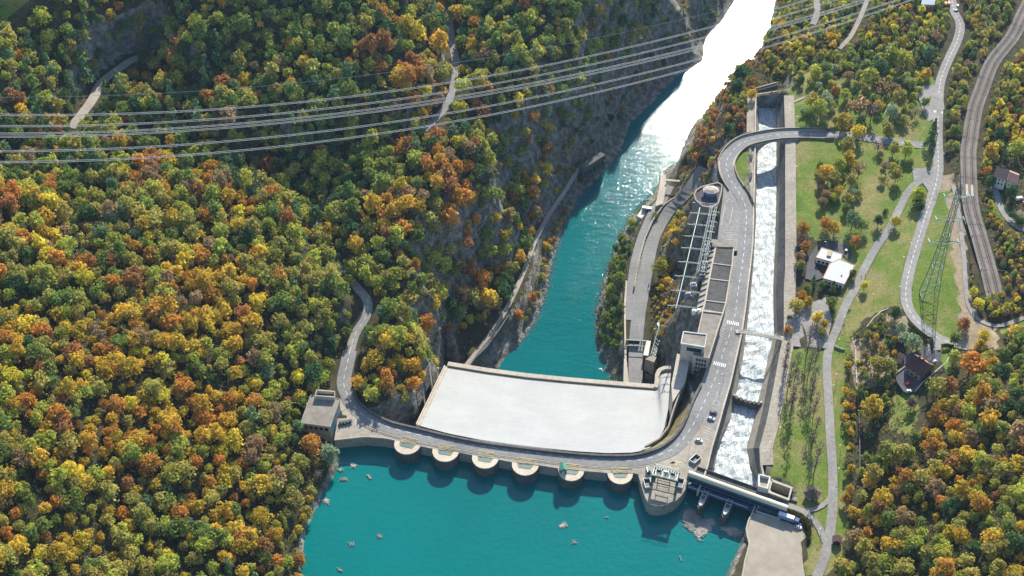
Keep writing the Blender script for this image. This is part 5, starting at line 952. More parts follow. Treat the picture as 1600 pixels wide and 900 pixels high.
# ---- lamp posts
LAMPS = [(1311,742,'park road just above the kiosk turning'),(1313,706,'park road level with the parked white car'),(1303,612,'narrow lawn level with the spillway sill'),(1307,595,'narrow lawn level with the brown roofed house'),(1312,540,'narrow lawn above the short stone wall'),(1282,836,'kiosk path triangle'),(1205,700,'spillway lawn near the tunnel wall'),(1220,678,'spillway lawn nearest the channel'),(1320,505,'meadow beside the park road bend'),(1365,470,'middle of the meadow'),(1412,412,'inner edge of the main road'),(1424,390,'meadow side of the main road'),(1406,458,'outer edge of the main road bend'),(1487,540,'end of the main road by the garden wall'),(1434,306,'park road junction triangle'),(1254,425,'lawn beside the white building'),(1245,270,'lawn next to the viaduct shadow'),(1246,192,'lawn beyond the viaduct'),(1463,300,'verge at the main junction'),(1474,250,'verge beside the railway crossing road'),(1130,595,'kerb of the parking bays'),(1125,610,'parking bays kerb nearer the crest'),(1077,702,'corner beside the skip near the parking bays'),(1290,388,'yard behind the white building')]
lp0 = None
for px, py, lab in LAMPS:
    c = U(px, py, 6); zg = float(ground(c[0], c[1])); 
    for _ in range(3): c = U(px, py, zg); zg = float(ground(c[0], c[1]))
    if 1070 < px < 1135: zg = 5.0; c = U(px, py, zg)
    if lp0 is None:
        lp0 = thing('lamp_post', 'lamp post at the ' + lab, 'lamp post', (0, 0, 0), 'street lamps'); l = MB(); l.tube([(0, 0, 0), (0, 0, 5.5)], .12, 6, .07); l.build('post', STEEL, lp0); l = MB(); l.bar((0, 0, 5.5), (-.9, 0, 5.8), .1); l.build('bracket', STEEL, lp0); l = MB(); l.box((-1.1, 0, 5.65), (.8, .35, .2)); l.build('lamp_head', WHITE, lp0); lp0.location = (c[0], c[1], zg)
    else: dup(lp0, (c[0], c[1], zg), 0, 'lamp post at the ' + lab)
# ---- people
def person(at, z, shirt, trousers, label, step=.25, rz=0.0):
    c = U(at[0], at[1], z); c = (c[0], c[1], float(ground(c[0], c[1])) + .12); vs = [(0,0,.95),(0,0,1.15),(0,0,1.38),(0,0,1.5),(0,.02,1.66),(.1,0,.92),(.11,step,.5),(.11,step*.9,.06),(.11,step+.14,.03),(-.1,0,.92),(-.11,-step*.3,.5),(-.11,-step*1.2,.08),(-.11,-step*1.2+.14,.03),(.19,0,1.4),(.26,-.1,1.14),(.27,.05,.9),(-.19,0,1.4),(-.26,.1,1.14),(-.27,.2,.92)]
    ed = [(0,1),(1,2),(2,3),(3,4),(0,5),(5,6),(6,7),(7,8),(0,9),(9,10),(10,11),(11,12),(2,13),(13,14),(14,15),(2,16),(16,17),(17,18)]; rd = [.15,.15,.17,.06,.11,.10,.075,.05,.04,.10,.075,.05,.04,.065,.05,.035,.065,.05,.035]
    me = bpy.data.meshes.new('person'); me.from_pydata(vs, ed, []); o = bpy.data.objects.new('person', me); COL.objects.link(o); o.location = c; o.rotation_euler = (0, 0, rz); m = o.modifiers.new('skin', 'SKIN'); me.skin_vertices[0].data[0].use_root = True
    for i, r_ in enumerate(rd): me.skin_vertices[0].data[i].radius = (r_, r_)
    o.modifiers.new('sub', 'SUBSURF').levels = 1; m_ = bpy.data.materials.new('clothes'); m_.use_nodes = True; N = m_.node_tree.nodes; L = m_.node_tree.links; tc = N.new('ShaderNodeTexCoord'); sx = N.new('ShaderNodeSeparateXYZ'); L.new(tc.outputs['Object'], sx.inputs[0]); rp = N.new('ShaderNodeValToRGB'); rp.color_ramp.interpolation = 'CONSTANT'; e = rp.color_ramp.elements; e[0].position = 0; e[0].color = (.02, .02, .02, 1); e[1].position = .05; e[1].color = (*trousers, 1)
    for p_, c_ in ((.5, shirt), (.77, (.5, .32, .24))): x_ = e.new(p_); x_.color = (*c_, 1)
    dv = N.new('ShaderNodeMath'); dv.operation = 'DIVIDE'; dv.inputs[1].default_value = 2.0; L.new(sx.outputs[2], dv.inputs[0]); L.new(dv.outputs[0], rp.inputs[0]); L.new(rp.outputs[0], N['Principled BSDF'].inputs['Base Color']); me.materials.append(m_)
    h_ = MB(); h_.cyl((c[0], c[1] - .01, c[2] + 1.66), .11, .13, 10, .07); hh = h_.build('hair', BARK); hh.parent = o; hh.location = (-c[0], -c[1], -c[2]) if False else (0, 0, 0); hh.data.vertices.foreach_set('co', np.array([(v[0] - c[0], v[1] - c[1], v[2] - c[2]) for v in h_.v]).ravel()); tag(o, label, 'person')
person((1346, 433), 8.5, (.05, .06, .09), (.03, .03, .04), 'person in dark clothes walking on the park road nearer the white building'); person((1352, 430), 8.6, (.07, .05, .05), (.04, .04, .05), 'person in dark clothes walking on the park road nearer the meadow', rz=.3)
# ---- great lattice pylon
base = np.array(U(1451, 462, 14)); zb = float(ground(base[0], base[1])); base = np.array(U(1451, 462, zb)); lo_, hi_ = 20, 140
for _ in range(40):
    mid = (lo_ + hi_) / 2; qy = PR(base[0], base[1], base[2] + mid)[1]; lo_, hi_ = (mid, hi_) if qy > 290 else (lo_, mid)
PH = mid; print('PYLON', PH); t = thing('lattice_pylon', 'very tall green lattice pylon on the lawn between main road and railway', 'pylon', tuple(base))
wz = lambda s: 5.5 * (1 - s) ** 2.2 + 2.0
def cross4(p, w_): return [p + np.array([sx * w_, sy * w_, 0]) for sx, sy in ((-1, -1), (1, -1), (1, 1), (-1, 1))]
lv = np.linspace(0, 1, 22); ringP = [cross4(base + [0, 0, PH * s], wz(s) * .62) for s in lv]
for k in range(4): l = MB(); [l.bar(ringP[i][k], ringP[i + 1][k], .30) for i in range(21)]; l.build('leg', LAT if k in (0, 1) else PYL, t)
l = MB()
for i in range(21):
    for k in range(4): l.bar(ringP[i][k], ringP[i + 1][(k + 1) % 4], .12); l.bar(ringP[i][(k + 1) % 4], ringP[i + 1][k], .12)
    if i % 3 == 0: [l.bar(ringP[i][k], ringP[i][(k + 1) % 4], .25) for k in range(4)]
l.build('bracing', PYL, t); arm_tips = []
for j, s in enumerate((.50, .70, .90)):
    for sd in (-1, 1):
        p = base + np.array([0, 0, PH * s]); L_ = [8.5, 8, 7][j]; tip = p + np.array([sd * L_, 0, .5]); arm_tips.append(tip); l = MB()
        for q_ in cross4(p, wz(s) * .5): l.bar(q_, tip, .25)
        for q_ in cross4(p + [0, 0, 3], wz(s) * .5)[:2]: l.bar(q_, tip, .2)
        l.build('cross_arm', PYL, t); l = MB()
        for dy in (-1, 1): l.tube([tip, tip + np.array([0, dy * 3.5, -.6])], .28, 6)
        l.build('insulator', mat('insulator_teal', (.08, .30, .28), .3, .1), t)
for k, tip in enumerate(arm_tips):
    # conductors to the switchyard gantries
    e_ = np.array(U(1100 - k * 4, 340 + k * 16, 9)); P = [tip * (1 - s) + e_ * s - np.array([0, 0, 16 * s * (1 - s)]) for s in np.linspace(0, 1, 24)]; o = MB().tube(P, .045, 4).build('overhead_line', STEEL)
    tag(o, ['lower', 'lower', 'middle', 'middle', 'upper', 'upper'][k] + ' thin conductor from the ' + ['near', 'far'][k % 2] + ' side arm of the great pylon to the switchyard', 'cable', 'thin conductors to the switchyard')
# ---- high voltage cables across the valley
CAB = [('first', [(0,180),(400,164),(800,114.5),(1207,15)], 1), ('second', [(0,197.5),(400,180),(800,127),(1205,30)], 1), ('third', [(0,212),(400,192),(800,140),(1205,44)], 2), ('fourth', [(0,237),(400,215),(800,161),(1212,59)], 1), ('fifth', [(0,254),(400,231),(800,175),(1202,72)], 1)]
CABM = mat('cable_aluminium', (.50, .49, .47), .6, .03, 1.0, .3)
for k, (nm, pp_, tw) in enumerate(CAB):
    a3 = []; x0, x1 = -250, 1500; cf = np.polyfit([p[0] for p in pp_], [p[1] for p in pp_], 2); xs = np.linspace(x0, x1, 60); P = np.array([U(x, np.polyval(cf, x), 300 - 60 * (x - x0) / (x1 - x0) - 16 * 4 * ((x - x0) / (x1 - x0)) * (1 - (x - x0) / (x1 - x0))) for x in xs])
    t = thing('high_voltage_cable', nm + ' high voltage cable from the top of those crossing the gorge', 'cable', tuple(P[0]), 'high voltage cables across the gorge')
    for d_ in ([-.32, .32] if tw == 1 else [-1.0, -.4, .5, 1.1]): Q_ = P + [0, 0, d_]; l = MB(); l.tube(Q_, .10, 5); l.build('conductor', CABM, t)
P = np.array([U(x, np.polyval(np.polyfit([215, 400, 1010, 1190], [147, 136, 42, 0], 2), x), 290) for x in np.linspace(0, 1250, 40)]); o = MB().tube(P, .07, 4).build('earth_wire', CABM); tag(o, 'thin single earth wire above the high voltage cables', 'cable')
# ---- driftwood rafts
def raft(px, label, seed, group='floating driftwood'):
    w = np.array([U(x, y, WZ)[:2] for x, y in px]); r = np.random.default_rng(seed); x0, y0 = w.min(0); x1, y1 = w.max(0); st = max(.45, (x1 - x0) / 46); X, Y = np.meshgrid(np.arange(x0 - 1, x1 + 1, st), np.arange(y0 - 1, y1 + 1, st)); jx = (vnoise(X, Y, 2.5, seed) - .5) * 4; jy = (vnoise(X, Y, 2.5, seed + 1) - .5) * 4; ins = inpoly(X + jx * .5, Y + jy * .5, w); d, _ = polydist(X, Y, w, True); Z = WZ + np.where(ins, .12 + np.minimum(d, 1.0) * .25 + r.uniform(0, .38, X.shape), -.3); nx_ = X.shape[1]
    vs = np.stack([X, Y, Z], 2).reshape(-1, 3); fs = []
    for j in range(X.shape[0] - 1):
        for i in range(nx_ - 1):
            if ins[j, i] or ins[j, i + 1] or ins[j + 1, i] or ins[j + 1, i + 1]: fs.append((j * nx_ + i, j * nx_ + i + 1, (j + 1) * nx_ + i + 1, (j + 1) * nx_ + i))
    used = sorted({q for f_ in fs for q in f_}); mp_ = {q: i for i, q in enumerate(used)}; l = MB(); l.add([vs[q] for q in used], [tuple(mp_[q] for q in f_) for f_ in fs]); c = w.mean(0); t = thing('driftwood_raft', label, 'driftwood', (c[0], c[1], WZ), group); l.build('debris', WOODY, t)
    A_ = (x1 - x0) * (y1 - y0); l = MB(); iy, ix = np.nonzero(ins)
    for _ in range(int(min(160, 3 + A_ * .8))):
        if not len(ix): break
        q = r.integers(len(ix)); a = r.uniform(0, pi); L_ = r.uniform(.5, 1.8); p = (X[iy[q], ix[q]], Y[iy[q], ix[q]]); l.bar((p[0] - cos(a) * L_, p[1] - sin(a) * L_, WZ + .45), (p[0] + cos(a) * L_, p[1] + sin(a) * L_, WZ + r.uniform(.4, .7)), r.uniform(.1, .24))
    l.build('branches', mat('bleached_wood', (.36, .31, .25), .9, .2, 2.0), t)
raft([(1070,797),(1078,797),(1094,804),(1096,812),(1102,811),(1110,809),(1117,819),(1112,822),(1111,831),(1106,829),(1105,836),(1101,835),(1091,845),(1088,838),(1085,832),(1076,830),(1070,825),(1071,819),(1065,812)], 'largest pale driftwood raft below the bastion', 41)
raft([(1129,819),(1130,826),(1137,826),(1142,822),(1152,826),(1160,830),(1158,837),(1156,839),(1147,838),(1140,837),(1134,831),(1127,827)], 'curved driftwood raft against the yard retaining wall', 43)
for k, (px, py, r_, lab) in enumerate([(537,749,7,'flat driftwood patch near the bank below the first intake tower'),(576,745,3.2,'small driftwood patch just below the first intake tower shadow'),(509,784,6.5,'round driftwood patch touching the forested bank'),(593,837,5.5,'brown driftwood patch alone in the middle of the reservoir'),(549,852,3.2,'thin sliver of driftwood near the lower bank'),(533,891,4,'small driftwood patch at the bottom edge'),(880,822,6,'driftwood patch below the fifth intake tower'),(898,849,3.5,'small sliver of driftwood below the larger middle patch'),(552,729,6,'scattered driftwood in the corner beside the first intake tower'),(530,735,5,'driftwood tucked under the silvery bank tree'),(946,811,1.6,'tiny floating branch between the large raft and the middle patch'),(1062,872,1.3,'tiny floating branch near the yard wall')]):
    rr = np.random.default_rng(k); raft([(px + r_ * rr.uniform(.6, 1.1) * cos(a) , py + r_ * .62 * rr.uniform(.6, 1.1) * sin(a)) for a in np.linspace(0, 2 * pi, 10)[:-1]], lab, 60 + k)
# ---- site vehicles by the top edge
c = G(1479, 10); t = thing('orange_machine', 'bright orange construction machine on the site by the top edge', 'digger', c); OM = mat('orange_paint', (.65, .18, .03), .5, .05); MB().box((c[0], c[1], c[2] + .3), (4.6, 2.6, .9), .3).build('tracks', DARKM, t); MB().box((c[0], c[1], c[2] + 1.2), (4.4, 3.0, 2.2), .3).build('body', OM, t); l = MB(); l.bar((c[0], c[1] + 1, c[2] + 3.2), (c[0] + 1.2, c[1] + 5, c[2] + 7.5), .7); l.bar((c[0] + 1.2, c[1] + 5, c[2] + 7.5), (c[0] + 1.6, c[1] + 9, c[2] + 3), .5); l.build('boom', OM, t)
car((0, 0), 0, .2, white_c, 'white van on the site by the top edge beside the shed', van=True, L=6, W=2.2, H=2.6, world=G(1446, 10)); car((0, 0), 0, .2, dark, 'dark car on the access road near the orange machine', world=G(1494, 18)); car((0, 0), 0, 1.2, silver, 'silver car beside the dark one near the orange machine', world=G(1496, 10))
# ---- riprap along the river banks
r = np.random.default_rng(77); RV = MB(); rp = resample([(p[0], p[1], 0) for p in river_w + [river_w[0]]], 1.6)
for p in rp:
    qx, qy = PR(p[0], p[1], -65)
    if not (800 < qx < 1010 and 300 < qy < 610): continue
    for _ in range(7):
        d = r.normal() * 2.2; a = r.uniform(0, 6.28); s = r.uniform(.35, 1.0); x, y = p[0] + cos(a) * d, p[1] + sin(a) * d; z = max(float(ground(x, y)), -65.3)
        if inpoly(np.array([x]), np.array([y]), grow(river_w, -2.5))[0]: continue
        vs = [(x + s * r.uniform(.6, 1.1) * cos(k * 1.05), y + s * r.uniform(.6, 1.1) * sin(k * 1.05), z - .3) for k in range(6)] + [(x + s * .5 * r.uniform(.5, 1) * cos(k * 1.05), y + s * .5 * r.uniform(.5, 1) * sin(k * 1.05), z + s * r.uniform(.4, .8)) for k in range(6)]
        RV.add(vs, [(k, (k + 1) % 6, 6 + (k + 1) % 6, 6 + k) for k in range(6)] + [tuple(range(6, 12))])
o = RV.build('rubble', mat('rock', (.22, .205, .18), .95, .3, 1.0, .1)); o['kind'] = 'stuff'
HAZE = 0.00003
# ================================================================== TREES
def leaf_mat():
    m = bpy.data.materials.new('foliage'); m.use_nodes = True; t = m.node_tree; N = t.nodes; L = t.links; N.remove(N['Principled BSDF']); out = N['Material Output']
    vc = N.new('ShaderNodeVertexColor'); vc.layer_name = 'tint'; oi = N.new('ShaderNodeObjectInfo')
    x = N.new('ShaderNodeMix'); x.data_type = 'RGBA'; x.blend_type = 'MULTIPLY'; x.inputs[0].default_value = 1; L.new(vc.outputs[0], x.inputs[6]); L.new(oi.outputs['Color'], x.inputs[7])
    d = N.new('ShaderNodeBsdfDiffuse'); d.inputs['Roughness'].default_value = 0.6; tr = N.new('ShaderNodeBsdfTranslucent'); L.new(x.outputs[2], d.inputs[0]); L.new(x.outputs[2], tr.inputs[0])
    ms = N.new('ShaderNodeMixShader'); ms.inputs[0].default_value = 0.42; L.new(d.outputs[0], ms.inputs[1]); L.new(tr.outputs[0], ms.inputs[2]); L.new(ms.outputs[0], out.inputs[0]); return m
LEAF = leaf_mat()
def crown_cards(rng, lobes, cards, size, shape='round', sparse=1.0):
    """leaf clumps of a crown of radius 1 (height from 0 to about 2): card centres, normals, tint"""
    cs = []
    for _ in range(lobes):
        if shape == 'round':
            a = rng.uniform(0, 2 * pi); h = rng.uniform(0.0, 1.0) ** 0.8; rad = 0.62 * math.sqrt(max(0.05, 1 - (h * 1.05 - 0.25) ** 2)) * rng.uniform(0.25, 1.05); c = (rad * cos(a), rad * sin(a), 0.45 + 1.0 * h); r = rng.uniform(0.22, 0.44)
        elif shape == 'column':
            a = rng.uniform(0, 2 * pi); h = rng.uniform(0, 1); rad = 0.45 * rng.uniform(0, 1) * (1 - h * .6); c = (rad * cos(a), rad * sin(a), 0.4 + 4.4 * h); r = rng.uniform(.35, .55) * (1.15 - h * .6)
        elif shape == 'cone':
            a = rng.uniform(0, 2 * pi); h = rng.uniform(0, 1) ** 1.4; rad = 0.72 * (1 - h) * rng.uniform(.5, 1.1); c = (rad * cos(a), rad * sin(a), 0.3 + 2.6 * h); r = 0.34 * (1.1 - h * .75)
        elif shape == 'barecol':
            a = rng.uniform(0, 2 * pi); h = rng.uniform(0, 1); rad = 0.30 * rng.uniform(0, 1); c = (rad * cos(a), rad * sin(a), 1.0 + 3.8 * h); r = rng.uniform(.3, .45)
        else:   # shrub
            a = rng.uniform(0, 2 * pi); rad = 0.62 * rng.uniform(0, 1) ** .6; c = (rad * cos(a), rad * sin(a), rng.uniform(.15, .75)); r = rng.uniform(.3, .48)
        cs.append((*c, r))
    cs = np.array(cs); k = rng.integers(0, lobes, cards); c = cs[k]
    d = rng.normal(size=(cards, 3)); d[:, 2] = d[:, 2] * 0.8 + 0.45; d /= np.linalg.norm(d, axis=1)[:, None]
    P = c[:, :3] + d * c[:, 3:4] * rng.uniform(.75, 1.08, (cards, 1)); nrm = d + rng.normal(size=(cards, 3)) * 0.38; nrm /= np.linalg.norm(nrm, axis=1)[:, None]
    lt = rng.uniform(.78, 1.22, lobes)[k] * rng.uniform(.75, 1.25, cards); hue = rng.uniform(-1, 1, lobes)[k] * .5 + rng.uniform(-1, 1, cards) * .5
    s = size * rng.uniform(.6, 1.3, cards)
    return P, nrm, lt, hue, s
def cards_to_quads(P, nrm, s, rng):
    n = len(P); up = rng.normal(size=(n, 3)); a = np.cross(nrm, up); a /= np.linalg.norm(a, axis=1)[:, None] + 1e-9; b = np.cross(nrm, a)
    q = rng.uniform(.55, 1.15, (n, 4, 1)); s = s[:, None]
    V = np.stack([P + a * s * q[:, 0], P + b * s * q[:, 1], P - a * s * q[:, 2], P - b * s * q[:, 3]], 1); V[:, ::2] += (nrm * s * .25)[:, None]
    return V.reshape(-1, 3)
def mesh_quads(name, V, colors, m):
    n = len(V) // 4; me = bpy.data.meshes.new(name); me.vertices.add(len(V)); me.vertices.foreach_set('co', V.astype(np.float32).ravel())
    me.loops.add(n * 4); me.loops.foreach_set('vertex_index', np.arange(n * 4, dtype=np.int32)); me.polygons.add(n)
    me.polygons.foreach_set('loop_start', np.arange(0, n * 4, 4, dtype=np.int32)); me.polygons.foreach_set('loop_total', np.full(n, 4, np.int32)); me.update(calc_edges=True)
    ca = me.color_attributes.new('tint', 'FLOAT_COLOR', 'POINT'); c = np.ones((len(V), 4), np.float32); c[:, :3] = np.repeat(colors, 4, axis=0); ca.data.foreach_set('color', c.ravel()); me.materials.append(m); return me
def tintcol(lt, hue, spread=0.28):
    c = np.stack([lt * (1 + spread * .6 * hue), lt, lt], 1); return np.clip(c, 0.05, 3)
rt_ = np.random.default_rng(21)
SHAPES = {}
for sh, (lb, cd, sz, nv) in {'round': (34, 760, 0.108, 7), 'column': (22, 480, 0.15, 3), 'cone': (30, 520, 0.13, 3), 'shrub': (12, 260, 0.14, 4), 'bare': (20, 150, 0.10, 3), 'barecol': (20, 240, 0.11, 3)}.items():
    SHAPES[sh] = []
    for k in range(nv):
        P, nr, lt, hue, s = crown_cards(rt_, lb, cd, sz, 'round' if sh == 'bare' else sh)
        SHAPES[sh].append(mesh_quads('crown', cards_to_quads(P, nr, s, rt_), tintcol(lt, hue), LEAF))
def trunk_mesh(rng, shape):
    mb = MB(); H_ = {'round': 1.2, 'column': 4.6, 'cone': 2.9, 'bare': 1.3, 'shrub': .5, 'barecol': 4.8}[shape]; w = 0.075 if shape != 'bare' else 0.06
    mb.tube([(0, 0, -0.6), (0.02, 0.01, H_ * .35), (rng.uniform(-.05, .05), rng.uniform(-.05, .05), H_)], w, 6, 0.02)
    nb = {'round': 6, 'column': 4, 'cone': 0, 'bare': 16, 'shrub': 2, 'barecol': 26}[shape]
    for _ in range(nb):
        a = rng.uniform(0, 2 * pi); z0 = H_ * rng.uniform(.2 if shape == 'barecol' else .3, .8); L = rng.uniform(.5, .85)
        p0 = np.array([0, 0, z0]); p1 = p0 + np.array([cos(a) * L * .6, sin(a) * L * .6, L * .45]); p2 = p1 + np.array([cos(a + .3) * L * .3, sin(a + .3) * L * .3, L * .4]); mb.tube([p0, p1, p2], 0.03, 4, 0.008)
    me = bpy.data.meshes.new('trunk'); me.from_pydata(mb.v, [], mb.f); me.materials.append(BARK); me.update(); return me
TR = {sh: [trunk_mesh(rt_, sh) for _ in range(2)] for sh in SHAPES}
KIND = {'round': 'broadleaf_tree', 'column': 'poplar_tree', 'cone': 'spruce_tree', 'shrub': 'shrub', 'bare': 'bare_tree', 'barecol': 'bare_poplar'}
COLS = {'orange': (0.637, 0.336, 0.071), 'rust': (0.496, 0.254, 0.094), 'gold': (0.708, 0.507, 0.077), 'yellow': (0.779, 0.661, 0.083), 'olive': (0.496, 0.454, 0.118), 'lime': (0.500, 0.520, 0.095), 'green': (0.270, 0.345, 0.085), 'dark green': (0.112, 0.195, 0.073),
        'blue green': (0.212, 0.313, 0.147), 'pale green': (0.448, 0.543, 0.319), 'brown': (0.425, 0.301, 0.153), 'grey brown': (0.295, 0.248, 0.195)}
N_IND = {}
def tree(base, r, shape, cname, label, group, tall=1.0, jit=True):
    o = bpy.data.objects.new(KIND[shape], None); COL.objects.link(o); o.location = base; o['label'] = label; o['category'] = {'shrub': 'shrub'}.get(shape, 'tree'); o['group'] = group
    s = (r, r, r * tall); o.scale = s; o.rotation_euler = (0, 0, random.uniform(0, 6.28))
    c = bpy.data.objects.new('crown', random.choice(SHAPES[shape])); COL.objects.link(c); c.parent = o
    k = COLS[cname]; j = random.uniform(.85, 1.18) if jit else 1; c.color = (k[0] * j * random.uniform(.93, 1.07), k[1] * j, k[2] * j, 1)
    t = bpy.data.objects.new('trunk', random.choice(TR[shape])); COL.objects.link(t); t.parent = o
    N_IND[shape] = N_IND.get(shape, 0) + 1
    return o
